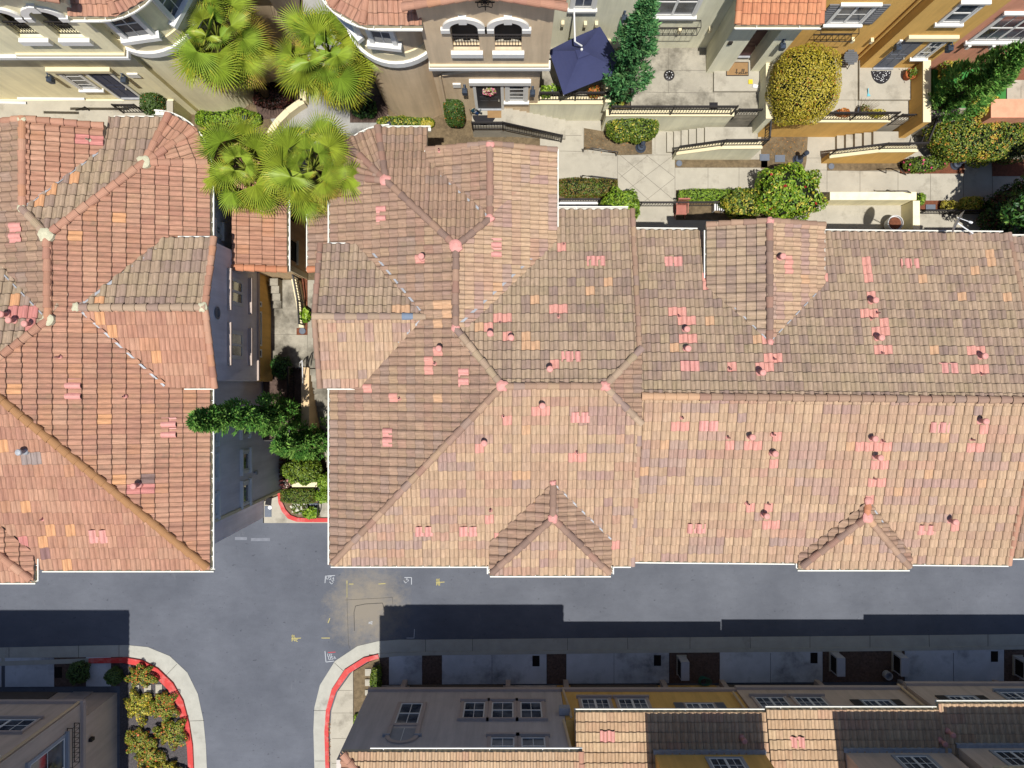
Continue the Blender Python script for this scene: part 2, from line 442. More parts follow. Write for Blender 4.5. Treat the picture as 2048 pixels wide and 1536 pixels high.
class House:
    def __init__(s, label, loc, seed, tw=.33, tl=.345, group='townhouses with tiled roofs'):
        s.root = thing('townhouse', label, 'house', loc, group); s.rng = random.Random(seed)
        s.tw, s.tl = tw, tl; s.over = []; s.roof = MB(); s.gut = MB(); s.pl = {}
    def add(s, pl, poly, pal, moss, over=None, h0=None, run=4, name='roof_slope', voids=()):
        mb = MB(); tile_facet(mb, pl, poly, s.tw, s.tl, pal, moss, s.rng, over or [], h0, run=run, voids=voids)
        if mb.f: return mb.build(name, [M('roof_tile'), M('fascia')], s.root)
    def cap(s, a, b, pal='blend', name='ridge_cap', **k):
        mb = MB(); caps(mb, a, b, pal, s.rng, **k); return mb.build(name, M('roof_tile'), s.root, True)
    def gutter(s, a, b, out, **k):
        mb = MB(); gutter(mb, a, b, out, **k); return mb.build('gutter', M('white_paint'), s.root)
    def strip(s, a, b, name='valley_flashing', w=.09, m='zinc', lift=.045):
        """bare metal that shows in pieces along a valley"""
        a = Vector(a); b = Vector(b); mb = MB(); L = (b - a).length; d = (b - a) / L; z = Vector((0, 0, lift)); mb.bar(a + z, b + z, w * .8, .02); t = L
        while t < L:
            l = s.rng.uniform(.12, .5); g = s.rng.uniform(.05, .45)
            mb.bar(a + d * t + z, a + d * min(t + l, L) + z, w * s.rng.uniform(.3, .8), .02); t += l + g
        return mb.build(name, M(m), s.root)
    def blob(s, p, r=.16, m='cream_mortar', name='mortar_cap', flat=.55, seed=1):
        rng = random.Random(seed); mb = MB(); n = 14
        rings = []
        rr = [1 + rng.uniform(-.22, .22) for _ in range(n)]
        for h, k in ((-.1, 1.05), (.06, 1.0), (.1, .75), (.13, .35)):
            rings.append([(p[0] + r * k * rr[i] * math.cos(2 * math.pi * i / n), p[1] + r * k * rr[i] * math.sin(2 * math.pi * i / n), p[2] + h * flat * 1.4 + .06) for i in range(n)])
        for a, b in zip(rings, rings[1:]):
            for i in range(n): mb.face([a[i], a[(i + 1) % n], b[(i + 1) % n], b[i]])
        mb.face(rings[-1]); return mb.build(name, M(m), s.root, True)
    def at(s, pl, px, py, h=0.0):
        q = Pl(pl.d, (0, 0, pl.c + h), pl.s); q.a, q.b, q.c = pl.a, pl.b, pl.c + h
        return q.hit(px, py)
    def vents(s, pl, big=(), small=(), pair=(), stack=(), m='pink_paint'):
        for px, py in big:
            h = .42 + s.rng.uniform(-.05, .08); c = s.at(pl, px, py, h); mb = MB()
            base = Vector((c.x, c.y, pl.z(c.x, c.y)))
            mb.lathe(base, [(.13, -.02), (.115, .07), (.07, .12), (.07, h - .1)], 14)
            o = mb.build('roof_vent', M(m), s.root, True)
            k = MB(); k.lathe(c - Vector((0, 0, .1)), [(.075, 0), (.11, .0), (.115, .07), (.095, .1), (.03, .112)], 18); k.build('vent_cap', M(m), o, True)
        for px, py in small:
            h = .26 + s.rng.uniform(-.05, .06); c = s.at(pl, px, py, h); b = Vector((c.x, c.y, pl.z(c.x, c.y))); mb = MB()
            mb.lathe(b, [(.09, 0), (.075, .06), (.034, .1), (.034, h)], 10)
            o = mb.build('vent_pipe', M(m), s.root, True)
            k = MB(); k.lathe(b + Vector((0, 0, h - .01)), [(.03, 0), (.026, .014)], 10); k.build('pipe_mouth', M('dark_hole'), o)
        for lst, st in ((pair, 0), (stack, 1)):
            for px, py in lst:
                c = s.at(pl, px, py, .06); d = pl.d; mb = MB()
                U = Vector((-d[1], d[0], 0)); D = Vector((d[0], d[1], 0))
                # low hoods the shape of the tiles round them, one beside the other
                for i in (0, 1):
                    o = c + U * ((i - .5) * s.tw * 1.04); q = Pl(d, (0, 0, 0), pl.s); q.a, q.b, q.c = pl.a, pl.b, pl.c + .045
                    n = 8
                    for k in range(n):
                        t0, t1 = k / n, (k + 1) / n
                        pt = lambda t, e, hh: (lambda w: Vector((w.x, w.y, q.z(w.x, w.y) + hh)))(o + U * ((t - .5) * s.tw * .97) + D * (e * s.tl * .53))
                        a0, a1 = prof(t0) * 1.15, prof(t1) * 1.15
                        mb.face([pt(t0, 1, a0 + .05), pt(t1, 1, a1 + .05), pt(t1, -1, a1 + .012), pt(t0, -1, a0 + .012)])
                        mb.face([pt(t0, 1, a0 + .02), pt(t1, 1, a1 + .02), pt(t1, 1, a1 + .05), pt(t0, 1, a0 + .05)])
                        mb.face([pt(t0, 1, -.04), pt(t1, 1, -.04), pt(t1, 1, a1 + .02), pt(t0, 1, a0 + .02)], 1)
                    for t in (0, 1): mb.face([pt(t, 1, -.06), pt(t, -1, -.06), pt(t, -1, prof(t) + .012), pt(t, 1, prof(t) + .05)])
                    mb.face([pt(0, -1, -.06), pt(1, -1, -.06), pt(1, -1, .03), pt(0, -1, .03)])
                mb.build('tile_vent', [M(m), M('dark_hole')], s.root)

def paint(lst, c): return [(x, y, c) for x, y in lst]
ZE = 9.6
# ================================================================= centre house
C = House('long tan tiled townhouse in the centre with a round corner turret beside the palms', (0, 0, 0), 3)
cS = Pl((0, -1), P(1024, 1130, ZE), .29); cW = Pl((-1, 0), P(661, 768, ZE), .298); cN = Pl((0, 1), P(1200, 420, ZE), .29)
cE1 = Pl((1, 0), cS.hit(1210, 775), .29); cE2 = Pl((1, 0), cW.hit(911, 570), .29)
cN2 = Pl((0, 1), cW.hit(912, 492), .306); ap = cN2.hit(772, 362)
cT1 = Pl((-math.sin(rad(22)), math.cos(rad(22))), ap, .30); cT2 = Pl((-math.sin(rad(68)), math.cos(rad(68))), ap, .30)
p3 = cE2.hit(980, 437); cW3 = Pl((-1, 0), p3, .29)
p4 = cW.hit(850, 633); cN4 = Pl((0, 1), p4, .29); cS4 = Pl((0, -1), p4, .29)
p5 = cS.hit(1106, 965); cW5 = Pl((-1, 0), p5, .29); cE5 = Pl((1, 0), p5, .29); q5 = cW5.hit(1105.5, 1036); cS5 = Pl((0, -1), q5, .29)
xW, xS, xN = cW.p.x, cS.p.y, cN.p.y; xB = 4.28 * 1.056; XR0 = xB
xE2 = cE2.hit(1113, 380).x; N2y = ap.y + (ap.z - ZE) / .306
x3w = cW3.hit(853, 292).x; y3n = cE2.hit(1040, 270).y; y3n = p3.y + 2.72
ovS = paint([(1030, 950), (1048, 950), (1055, 852), (992, 578), (935, 422)], ORNG) + paint([(1085, 826), (1076, 828), (968, 903), (960, 903), (1007, 845), (1155, 914), (1148, 914), (980, 1031), (990, 1064), (1224, 1080), (1230, 1090)], PINK)
ovN = paint([(1222, 560), (1186, 579), (1061, 600), (1061, 675), (1052, 695), (1070, 695), (990, 640), (951, 652)], ORNG) + paint([(980, 655), (972, 655), (1000, 645), (1012, 640), (1022, 665), (1128, 492), (1110, 472), (1117, 627), (1100, 730), (1105, 626)], PINK)
ovW = paint([(872, 608), (890, 630), (872, 640), (870, 795), (890, 610)], ORNG) + paint([(832, 514), (836, 518), (868, 695), (872, 698), (860, 722), (858, 735), (790, 797), (732, 768), (728, 775)], PINK)
x4 = cN4.hit(626, 632).x; y4n = cN4.hit(680, 489).y; y4s = cS4.hit(680, 775).y
x5w = cW5.hit(980, 1100).x; x5e = cE5.hit(1222, 1100).x; y5 = cS5.hit(1100, 1149).y
d4n = above(cN4, facet(cN4, rect(x4, p4.x + 1.2, -3, y4n), [cS4]), cW); d4s = above(cS4, facet(cS4, rect(x4, p4.x + 1.2, y4s, 5), [cN4]), cW)
D5 = [(q, above(q, facet(q, rect(x5w, x5e, y5, p5.y + .8), [o for o in (cW5, cE5, cS5) if o is not q]), cS)) for q in (cW5, cE5, cS5)]
dE2 = above(cE2, facet(cE2, rect(-3, xE2, 2.0, 12), [cW, cN2]), cN); dW3 = above(cW3, facet(cW3, rect(x3w, p3.x, p3.y - 1.0, y3n), [cE2]), cN2)
C.add(cS, facet(cS, rect(xW, xB, xS, 8), [cW, cN, cE1]), 'sand', .22, ovS, voids=[p for q, p in D5])
C.add(cN, facet(cN, rect(xW, xB, -8, xN), [cW, cS, cE1], [lambda x, y: -(x - cW.hit(905, 650).x)]), 'grey', .8, ovN, run=2, voids=[dE2])
C.add(cE1, facet(cE1, rect(0, xB, -8, 8), [cS, cN]), 'blend', .5)
C.add(cW, facet(cW, rect(xW, 2, xS, 14), [cS, cE2, cN2, cT1, cT2], [lambda x, y: min(cW.z(x, y) - cN.z(x, y), cE2.z(x, y) - cN.z(x, y)) if False else -1e-9]), 'blend', .62, ovW, run=3) if False else None
# the west slope is one plane shared by the main block and the northern wing: cut it along both hips
A_ = cS.hit(1005, 772)
westA = facet(cW, [(xW, xS), (xW, cW.hit(700, 640).y), (cW.hit(911, 655).x, cW.hit(911, 655).y), (A_.x, A_.y)], [cS])
C.add(cW, westA, 'blend', .62, ovW, h0=xW, run=3, voids=[d4n, d4s])
westB = facet(cW, [(xW, cW.hit(700, 640).y), (xW, ap.y + .3), (cE2.hit(911, 655).x, ap.y + .3), (cW.hit(911, 655).x, cW.hit(911, 655).y)], [cE2, cN2, cT2])
C.add(cW, westB, 'blend', .58, ovW, h0=xW, run=3, voids=[d4n, d4s])
for T, (i, j) in ((cT1, (cN2, cT2)), (cT2, (cT1, cW))):
    dd = (ap.z - ZE) / .30; far = lambda x, y: (x - ap.x) * T.d[0] + (y - ap.y) * T.d[1] - dd
    C.add(T, facet(T, rect(xW - .3, ap.x + 2, ap.y - 2, N2y + .3), [cN2, cT1, cT2, cW] if T is not cT1 else [cN2, cT2, cW], [far]), 'blend', .55)
for ft in (rect(xW, x3w, p3.y - 4, N2y), rect(x3w, p3.x + .3, p3.y - 4, y3n - .03)): C.add(cN2, facet(cN2, ft, [cW, cT1, cT2, cE2]), 'blend', .75, h0=N2y * -1, voids=[dW3, facet(cE2, rect(p3.x, xE2, 2.0, y3n), [cW3])])
C.add(cE2, dE2, 'sand', .3, ovS, run=3)
C.add(cE2, facet(cE2, rect(p3.x, xE2, 2.0, y3n), [cW3], [lambda x, y: cN2.z(x, y) - cE2.z(x, y)]), 'sand', .3, run=3)
C.add(cW3, dW3, 'blend', .55, paint([(925, 425)], ORNG), run=3)
x4 = cN4.hit(626, 632).x; y4n = cN4.hit(680, 489).y; y4s = cS4.hit(680, 775).y
C.add(cN4, d4n, 'grey', .85, paint([(802, 612), (815, 612)], ORNG), run=2)
C.add(cS4, d4s, 'sand', .12, run=2)
x5w = cW5.hit(980, 1100).x; x5e = cE5.hit(1222, 1100).x; y5 = cS5.hit(1100, 1149).y
for (pl, po), pal, mo in zip(D5, ('blend', 'blend', 'sand'), (.5, .5, .15)): C.add(pl, po, pal, mo, paint([(1065, 1005)], ORNG))
def on(pl, x, y): return Vector((x, y, pl.z(x, y)))
# ridges, hips and rakes
swc = on(cS, xW + .12, xS + .12)
C.cap(swc, A_); B_ = on(cN, cE1.hit(1210, 772).x, A_.y); C.cap(A_, B_)
hp = cW.hit(911, 656); C.cap(hp, A_, 'grey'); j1 = cW.hit(912, 492); C.cap(hp, j1, 'dark')
C.cap(on(cE1, xB, B_.y + (xB - B_.x)), B_, 'grey'); C.cap(on(cE1, xB, B_.y - (xB - B_.x)), B_, 'grey')
C.cap(ap, j1, 'dark'); C.cap(p3, j1, 'dark'); C.cap(on(cE2, p3.x, y3n), p3, 'dark')
for a in (11, 45, 79):
    l = (ap.z - ZE) / .30 * 1.02; C.cap(ap + Vector((-math.sin(rad(a)) * l, math.cos(rad(a)) * l, -(l - .05) * .30)), ap, 'dark')
C.cap(on(cN4, x4, p4.y), p4, 'grey', over={8: tuple(lin(c) * .55 for c in (150, 165, 185))}); C.cap(q5, p5, 'dark'); C.cap(on(cS5, x5w + .08, y5 + .08), q5, 'dark'); C.cap(on(cS5, x5e - .08, y5 + .08), q5, 'dark')
C.cap(on(cN4, x4 + .05, y4n), on(cN4, x4 + .05, p4.y), 'dark', 'rake_tile', r=.1); C.cap(on(cS4, x4 + .05, y4s), on(cS4, x4 + .05, p4.y), 'blend', 'rake_tile', r=.1)
C.cap(on(cW3, x3w, y3n - .05), on(cW3, p3.x, y3n - .05), 'blend', 'rake_tile', r=.1); C.cap(on(cE2, xE2, y3n - .05), on(cE2, p3.x, y3n - .05), 'blend', 'rake_tile', r=.1)
C.cap(on(cN, xB - .06, xN), on(cN, xB - .06, B_.y + (xB - B_.x)), 'blend', 'rake_tile', r=.095); C.cap(on(cS, xB - .06, xS), on(cS, xB - .06, B_.y - (xB - B_.x)), 'sand', 'rake_tile', r=.095)
for p, s_ in ((A_, .2), (B_, .18), (hp, .14), (j1, .22), (p3, .15), (ap, .2), (q5, .17), (p5, .11), (on(cE2, p3.x, y3n - .1), .14)): C.blob(p, s_, 'pink_paint', 'painted_mortar', seed=int(s_ * 1000) + 3)
C.strip(p4, on(cW, cW.hit(700, 780).x, y4s)); C.strip(p4, cW.hit(745, 505)); C.strip(hp, cN.hit(1112, 472), w=.11); C.strip(p3, cW3.hit(862, 338), w=.1)
C.strip(p5, cS.hit(1222, 1078), w=.07)
# gutters
C.gutter((xW, xS, ZE), (x5w - .05, xS, ZE), (0, -1)); C.gutter((x5e + .05, xS, ZE), (xB - .1, xS, ZE), (0, -1))
C.gutter((xW, y4s - .05, ZE), (xW, xS, ZE), (-1, 0)); C.gutter((xW, ap.y, ZE), (xW, y4n + .1, ZE), (-1, 0))
C.gutter((xB - .2, xN, ZE), (xE2 + .1, xN, ZE), (0, 1), w=.17)
ze2 = cE2.z(xE2, 0); C.gutter((xE2, cN.hit(1113, 455).y, ze2), (xE2, y3n, ze2), (1, 0), w=.1)
C.gutter((x5e, y5, cS5.z(0, y5)), (x5w, y5, cS5.z(0, y5)), (0, -1)); C.gutter((x5w, xS, cW5.z(x5w, 0)), (x5w, y5, cW5.z(x5w, 0)), (-1, 0)); C.gutter((x5e, y5, cE5.z(x5e, 0)), (x5e, xS, cE5.z(x5e, 0)), (1, 0))
C.gutter((x4 + 1.5, y4n, cN4.z(0, y4n)), (x4 + .3, y4n, cN4.z(0, y4n)), (0, 1), w=.1); C.gutter((x4 + .3, y4s, cS4.z(0, y4s)), (x4 + 1.5, y4s, cS4.z(0, y4s)), (0, -1), w=.1)
C.gutter((x3w, y3n - .05, cW3.z(x3w, 0)), (x3w, y3n - .65, cW3.z(x3w, 0)), (-1, 0), w=.1)
dT = (ap.z - ZE) / .30; arc = []
for a in range(0, 91, 10):
    arc.append(Vector((ap.x - math.sin(rad(a)) * (dT + .02), ap.y + math.cos(rad(a)) * (dT + .02), ZE)))
for a, b in zip(arc, arc[1:]): C.gutter(b, a, ((a + b) / 2 - Vector((ap.x, ap.y, ZE)))[:2], strap=3)
C.gutter((ap.x, N2y, ZE), (x3w + .1, N2y, ZE), (0, 1))
# vents
C.vents(cW, [(842, 512), (877, 697)], [(868, 727), (797, 797)], [], [(762, 430), (927, 755), (775, 875)])
C.vents(cE2, [], [], [], [(993, 495)]); C.vents(cW3, [], [(877, 297)])
C.vents(cN, [(980, 667), (1022, 675), (1100, 738)], [(1000, 645), (1128, 487), (1117, 632)], [(1192, 522), (1142, 713)])
C.vents(cS, [(1085, 812), (968, 887)], [(1007, 833), (1155, 906), (980, 1023)], [(1160, 835), (848, 1063), (936, 1063)])

# ================================================================= right house and its neighbour
Rh = House('long moss-grown tiled townhouse right of the centre house, with rows of pink roof vents', (11, 0, 0), 5)
ZR = 9.4; t = rad(-.55); dS = (math.sin(t), -math.cos(t)); dN = (-math.sin(t), math.cos(t))
rS = Pl(dS, P(1640, 1124.5, ZR), .29); rN = Pl(dN, P(1640, 464, ZR), .29)
xR1 = 17.62 * 1.056
def eave(pl, z, x): return (z - pl.c - pl.a * x) / pl.b      # y of the eave at x
footR = [(XR0, eave(rS, ZR, XR0)), (xR1, eave(rS, ZR, xR1)), (xR1, eave(rN, ZR, xR1)), (XR0, eave(rN, ZR, XR0))]
rov = paint([(1328, 888), (1290, 945), (1704, 890), (1768, 912), (1885, 877), (1852, 946), (1970, 968), (1790, 985), (2038, 930)], ORNG) + paint([(1535, 1047), (1526, 1047), (1545, 1047), (1497, 1017), (1540, 1017), (1912, 1058), (1903, 1058), (1367, 843), (1360, 843), (1458, 888), (1450, 888), (1500, 888), (1512, 888), (1550, 920), (1544, 922), (1550, 880), (1725, 887), (1740, 887), (1755, 887), (1768, 890), (1748, 930), (1765, 930), (1747, 966), (1758, 966), (1960, 860), (1975, 860), (1940, 888), (1955, 888), (1735, 1000)], PINK)
rovN = paint([(1418, 637), (1520, 675), (1350, 694), (1975, 515), (1984, 530), (1950, 548), (1837, 563), (1930, 603), (2014, 603), (1862, 696), (1760, 692)], ORNG) + paint([(1353, 622), (1365, 622), (1360, 632), (1372, 645), (1380, 645), (1375, 682), (1385, 682), (1455, 735), (1470, 735), (1515, 735), (1530, 735), (1545, 712), (1557, 720), (1728, 525), (1732, 540), (1736, 553), (1740, 565), (1735, 590), (1750, 590), (1735, 627), (1752, 628), (1760, 640), (1745, 662), (1762, 662), (1755, 698), (1772, 698), (1945, 698), (1963, 698), (1953, 740), (1970, 740), (1409, 560), (1414, 570), (1650, 565), (1540, 685)], PINK)
a1 = rN.hit(1539, 684); rW6 = Pl((-1, 0), a1, .28); rE6 = Pl((1, 0), a1, .28)
x6w = rW6.hit(1413, 500).x; x6e = rE6.hit(1648, 500).x; y6 = rW6.hit(1500, 441).y
a2 = rS.hit(1735, 1001); rW7 = Pl((-1, 0), a2, .27); rE7 = Pl((1, 0), a2, .31); b2 = rW7.hit(1733, 1034); rS7 = Pl((0, -1), b2, .29)
x7w = rW7.hit(1596, 1120).x; x7e = rE7.hit(1821, 1120).x; y7 = rS7.hit(1720, 1137).y
d6w = above(rW6, facet(rW6, rect(x6w, x6e, a1.y - 1, y6), [rE6]), rN); d6e = above(rE6, facet(rE6, rect(x6w, x6e, a1.y - 1, y6), [rW6]), rN)
D7 = [(q, above(q, facet(q, rect(x7w, x7e, y7, a2.y + .8), [o for o in (rW7, rE7, rS7) if o is not q]), rS)) for q in (rW7, rE7, rS7)]
Rh.add(rS, facet(rS, footR, [rN]), 'sand', .18, rov, run=4, voids=[p for q, p in D7]); Rh.add(rN, facet(rN, footR, [rS]), 'grey', .75, rovN, run=2, voids=[d6w, d6e])
Rh.add(rW6, d6w, 'grey', .55, run=3); Rh.add(rE6, d6e, 'sand', .35, paint([(1606, 560)], ORNG) + paint([(1568, 518), (1575, 518), (1575, 530)], PINK), run=3)
for (pl, po), pal, mo in zip(D7, ('blend', 'blend', 'sand'), (.5, .5, .15)): Rh.add(pl, po, pal, mo, paint([(1700, 1077)], ORNG))
def ridge(pa, pb, x):  # where two planes meet at x
    y = (pb.c - pa.c + (pb.a - pa.a) * x) / (pa.b - pb.b); return Vector((x, y, pa.z(x, y)))
Rh.cap(ridge(rS, rN, XR0), ridge(rS, rN, xR1), 'blend', over={0: ORNG, 1: ORNG, 2: ORNG, 3: ORNG, 4: ORNG}, r=.135)
Rh.cap(on(rW6, a1.x, y6), a1, 'dark'); Rh.cap(on(rW6, x6w, y6 - .05), on(rW6, a1.x, y6 - .05), 'blend', 'rake_tile', r=.1); Rh.cap(on(rE6, x6e, y6 - .05), on(rE6, a1.x, y6 - .05), 'blend', 'rake_tile', r=.1)
Rh.cap(b2, a2, 'bright', seg=.3); Rh.cap(on(rS7, x7w + .1, y7 + .1), b2, 'dark'); Rh.cap(on(rS7, x7e - .1, y7 + .1), b2, 'blend', over={6: ORNG})
Rh.cap(on(rN, xR1 - .05, eave(rN, ZR, xR1)), ridge(rS, rN, xR1 - .05), 'blend', 'rake_tile', r=.095); Rh.cap(on(rS, xR1 - .05, eave(rS, ZR, xR1)), ridge(rS, rN, xR1 - .05), 'terra', 'rake_tile', r=.095)
for p, s_ in ((a1, .12), (a2, .14), (b2, .2), (on(rW6, a1.x, y6 - .08), .13)): Rh.blob(p, s_, 'pink_paint', 'painted_mortar', seed=int(s_ * 999))
Rh.strip(a1, rN.hit(1424, 572), w=.06); Rh.strip(a1, rN.hit(1640, 578), w=.05); Rh.strip(a2, rS.hit(1815, 1118), w=.07)
def ev(pl, z, x): return (x, eave(pl, z, x), z)
Rh.gutter(ev(rS, ZR, XR0), ev(rS, ZR, x7w), (0, -1)); Rh.gutter(ev(rS, ZR, x7e), ev(rS, ZR, xR1), (0, -1))
Rh.gutter(ev(rN, ZR, x6w - .15), ev(rN, ZR, XR0 + .05), (0, 1), w=.14); Rh.gutter(ev(rN, ZR, xR1 - .2), ev(rN, ZR, x6e), (0, 1), w=.14)
Rh.gutter((x6w, y6 - .25, rW6.z(x6w, 0)), (x6w, y6 - 2.0, rW6.z(x6w, 0)), (-1, 0), w=.1); Rh.gutter((x6e, y6 - 2.3, rE6.z(x6e, 0)), (x6e, y6 - .2, rE6.z(x6e, 0)), (1, 0), w=.08)
zz = rS7.z(0, y7); Rh.gutter((x7e, y7, zz), (x7w, y7, zz), (0, -1)); Rh.gutter((x7w, eave(rS, ZR, x7w), zz), (x7w, y7, zz), (-1, 0), w=.09); Rh.gutter((x7e, y7, zz), (x7e, eave(rS, ZR, x7e), zz), (1, 0), w=.09)
Rh.vents(rN, [(1375, 658), (1377, 697), (1527, 745), (1753, 600), (1765, 675), (1972, 712)], [(1360, 632), (1463, 738), (1552, 718), (1768, 706), (1970, 748), (1748, 636), (1760, 625)], [(1347, 523), (1820, 527), (1380, 732), (1897, 736)])
Rh.vents(rE6, [(1567, 512)])
Rh.vents(rS, [(1506, 875), (1552, 908), (1752, 878), (1763, 916), (1974, 843), (1535, 1033), (1913, 1045)], [(1367, 836), (1460, 876), (1551, 870), (1770, 883), (1950, 880), (1752, 958), (1499, 1009), (1540, 1009)], [(1417, 852), (1393, 1057), (1853, 1060), (1880, 855)])
R2 = House('end piece of a mossy tiled townhouse at the right edge of the photo', (xR1 + 2, 0, 0), 6)
f2 = [(xR1 + .01, P(2030, 1114, ZR).y), (xR1 + 4, P(2030, 1114, ZR).y), (xR1 + 4, P(2030, 475, ZR).y), (xR1 + .01, P(2030, 475, ZR).y)]
sS = Pl(dS, P(2030, 1114, ZR), .29); sN = Pl(dN, P(2030, 475, ZR), .29)
R2.add(sS, facet(sS, f2, [sN]), 'blend', .25); R2.add(sN, facet(sN, f2, [sS]), 'grey', .9); R2.cap(ridge(sS, sN, xR1 + .1), ridge(sS, sN, xR1 + 4), 'blend')
R2.gutter((xR1 + .05, f2[0][1], ZR), (xR1 + 4, f2[0][1], ZR), (0, -1)); R2.gutter((xR1 + 4, f2[2][1], ZR), (xR1 + .1, f2[2][1], ZR), (0, 1), w=.15)

# ================================================================= left house
L = House('terracotta tiled townhouse at the left with a blue-shaded gable wall and cream mortar ridge joints', (-14, 0, 0), 9, .362, .468)
lE = Pl((1, 0), P(421, 768, ZE), .285); lS = Pl((0, -1), P(250, 1139, ZE), .285); la = lS.hit(-51.5, 754.5)
lN = Pl((0, 1), la, .285); lE = Pl((1, 0), P(421, 768, ZE), (la.z - ZE) / (P(421, 768, ZE).x - la.x))
k1 = lE.hit(97, 640); k2 = lE.hit(95, 470); lN2 = Pl((0, 1), k2, .30); kt = lN2.hit(290, 325)
lT1 = Pl((math.sin(rad(30)), math.cos(rad(30))), kt, .29); lT2 = Pl((math.sin(rad(68)), math.cos(rad(68))), kt, .29)
lW = Pl((-1, 0), k2, .28); k3 = lN2.hit(46, 418); lW = Pl((-1, 0), k2, max(.2, (k2.z - k3.z) / (k2.x - k3.x))); lE3 = Pl((1, 0), k3, .29)
k4 = lE.hit(155, 615); lN4 = Pl((0, 1), k4, .29); lS4 = Pl((0, -1), k4, .29)
xLE, yLS = lE.p.x, lS.p.y; yN2 = kt.y + (kt.z - ZE) / .30 - .15
y3l = lE3.hit(60, 236).y; x3e = lE3.hit(208, 270).x; xl4 = lN4.hit(413, 617).x
y4a = lN4.hit(400, 476).y; y4b = lS4.hit(390, 775).y
LOR = tuple(lin(c) * .66 for c in (228, 170, 124)); LPK = tuple(lin(c) * .6 for c in (226, 150, 140))
lov = paint([(245, 430), (145, 480), (40, 787), (218, 830), (242, 960)], LOR) + paint([(290, 970), (275, 985)], LPK) + paint([(288, 957)], tuple(lin(c) * .55 for c in (160, 132, 124)))
lovS = paint([(43, 1012), (110, 1070), (145, 1050), (125, 1128), (2, 895), (90, 1072)], LOR) + paint([(62, 908), (52, 915)], tuple(lin(c) * .6 for c in (176, 158, 150))) + paint([(82, 1108)], tuple(lin(c) * .55 for c in (170, 130, 124))) + paint([(50, 1075)], LPK)
W0 = -25.5; p8 = P(69, 1163, ZE + .2); lE8 = Pl((1, 0), p8, .285); lS8 = Pl((0, -1), p8, .285)
e4n = above(lN4, facet(lN4, rect(k4.x - 1.3, xl4, -3, y4a), [lS4]), lE); e4s = above(lS4, facet(lS4, rect(k4.x - 1.3, xl4, y4b, 6), [lN4]), lE)
e3 = above(lE3, facet(lE3, rect(k3.x, x3e, k3.y - 1, y3l), [lW]), lN2); eW = above(lW, facet(lW, rect(W0, k2.x + .1, k1.y - 4, k3.y), [lE, lN2]), lN)
e8 = [above(q, facet(q, rect(W0, p8.x, p8.y, lS.hit(0, 1040).y), [o]), lS) for q, o in ((lE8, lS8), (lS8, lE8))]
# one east slope, cut along the hips of the main block and of the northern wing
W0 = -25.5
eA = facet(lE, [(xLE, yLS), (xLE, k1.y), (k1.x, k1.y), (la.x, la.y)], [lS]); L.add(lE, eA, 'terra', .5, lov, h0=-xLE, run=3, voids=[e4n, e4s])
eB = facet(lE, [(k1.x, k1.y), (xLE, k1.y), (xLE, kt.y + .4), (k1.x, kt.y + .4)], [lW, lN2, lT2]); L.add(lE, eB, 'terra', .5, lov, h0=-xLE, run=3, voids=[e4n, e4s])
L.add(lS, facet(lS, rect(W0, xLE, yLS, 5), [lE, lN]), 'terra', .3, lovS, run=3, voids=e8)
L.add(lN, facet(lN, rect(W0, k1.x + .6, -2, la.y + 7), [lE, lS]), 'grey', .8, paint([(35, 595), (25, 595)], LOR) + paint([(20, 622), (30, 622), (45, 625), (60, 632), (60, 645)], LPK), voids=[eW])
L.add(lW, eW, 'blend', .7, run=3)
L.add(lW, facet(lW, rect(W0, k3.x, k3.y, y3l), [lE3]), 'blend', .7, run=3)
for ft in (rect(k3.x - .3, x3e, k2.y, y3l - .03), rect(x3e, xLE, k2.y, yN2)): L.add(lN2, facet(lN2, ft, [lE, lT1, lT2, lW]), 'grey', .85, paint([(85, 406), (160, 350), (105, 388)], LOR), h0=-yN2, voids=[e3])
L.add(lE3, e3, 'terra', .35, paint([(182, 290), (172, 280)], LPK))
dT2 = (kt.z - ZE) / .29
for T in (lT1, lT2):
    far = lambda x, y: (x - kt.x) * T.d[0] + (y - kt.y) * T.d[1] - dT2
    L.add(T, facet(T, rect(kt.x - 1, xLE + .3, kt.y - 2, yN2 + .3), [lN2, lE] + [q for q in (lT1, lT2) if q is not T], [far]), 'terra', .4)
L.add(lN4, e4n, 'grey', .8, paint([(200, 603), (208, 603)], LOR), run=2)
L.add(lS4, e4s, 'terra', .18, paint([(205, 632), (222, 650), (305, 705)], LOR), run=3)
L.add(lE8, e8[0], 'terra', .4); L.add(lS8, e8[1], 'terra', .2)
L.cap(on(lS, xLE - .1, yLS + .1), la, 'terra', r=.15, over={i: tuple(lin(c) * .62 for c in (190, 140, 95)) for i in range(40)})
L.cap(k1, la, 'terra', r=.14); L.cap(k1, k2, 'terra', r=.14, over={7: LOR}); L.cap(kt, k2, 'terra', r=.14); L.cap(k3, k2, 'grey', r=.14); L.cap(on(lE3, k3.x, y3l), k3, 'terra', r=.14)
for a in (17, 48, 85):
    l = dT2 * 1.0; L.cap(kt + Vector((math.sin(rad(a)) * l, math.cos(rad(a)) * l, -(l - .05) * .29)), kt, 'terra', r=.13)
L.cap(on(lN4, xl4, k4.y), k4, 'grey', r=.14); L.cap(p8 + Vector((-.1, .1, .03)), p8 + Vector((-3, 3, .86)), 'terra', r=.14)
L.cap(on(lN4, xl4 - .05, y4a), on(lN4, xl4 - .05, k4.y), 'terra', 'rake_tile', r=.12); L.cap(on(lS4, xl4 - .05, y4b), on(lS4, xl4 - .05, k4.y), 'terra', 'rake_tile', r=.12)
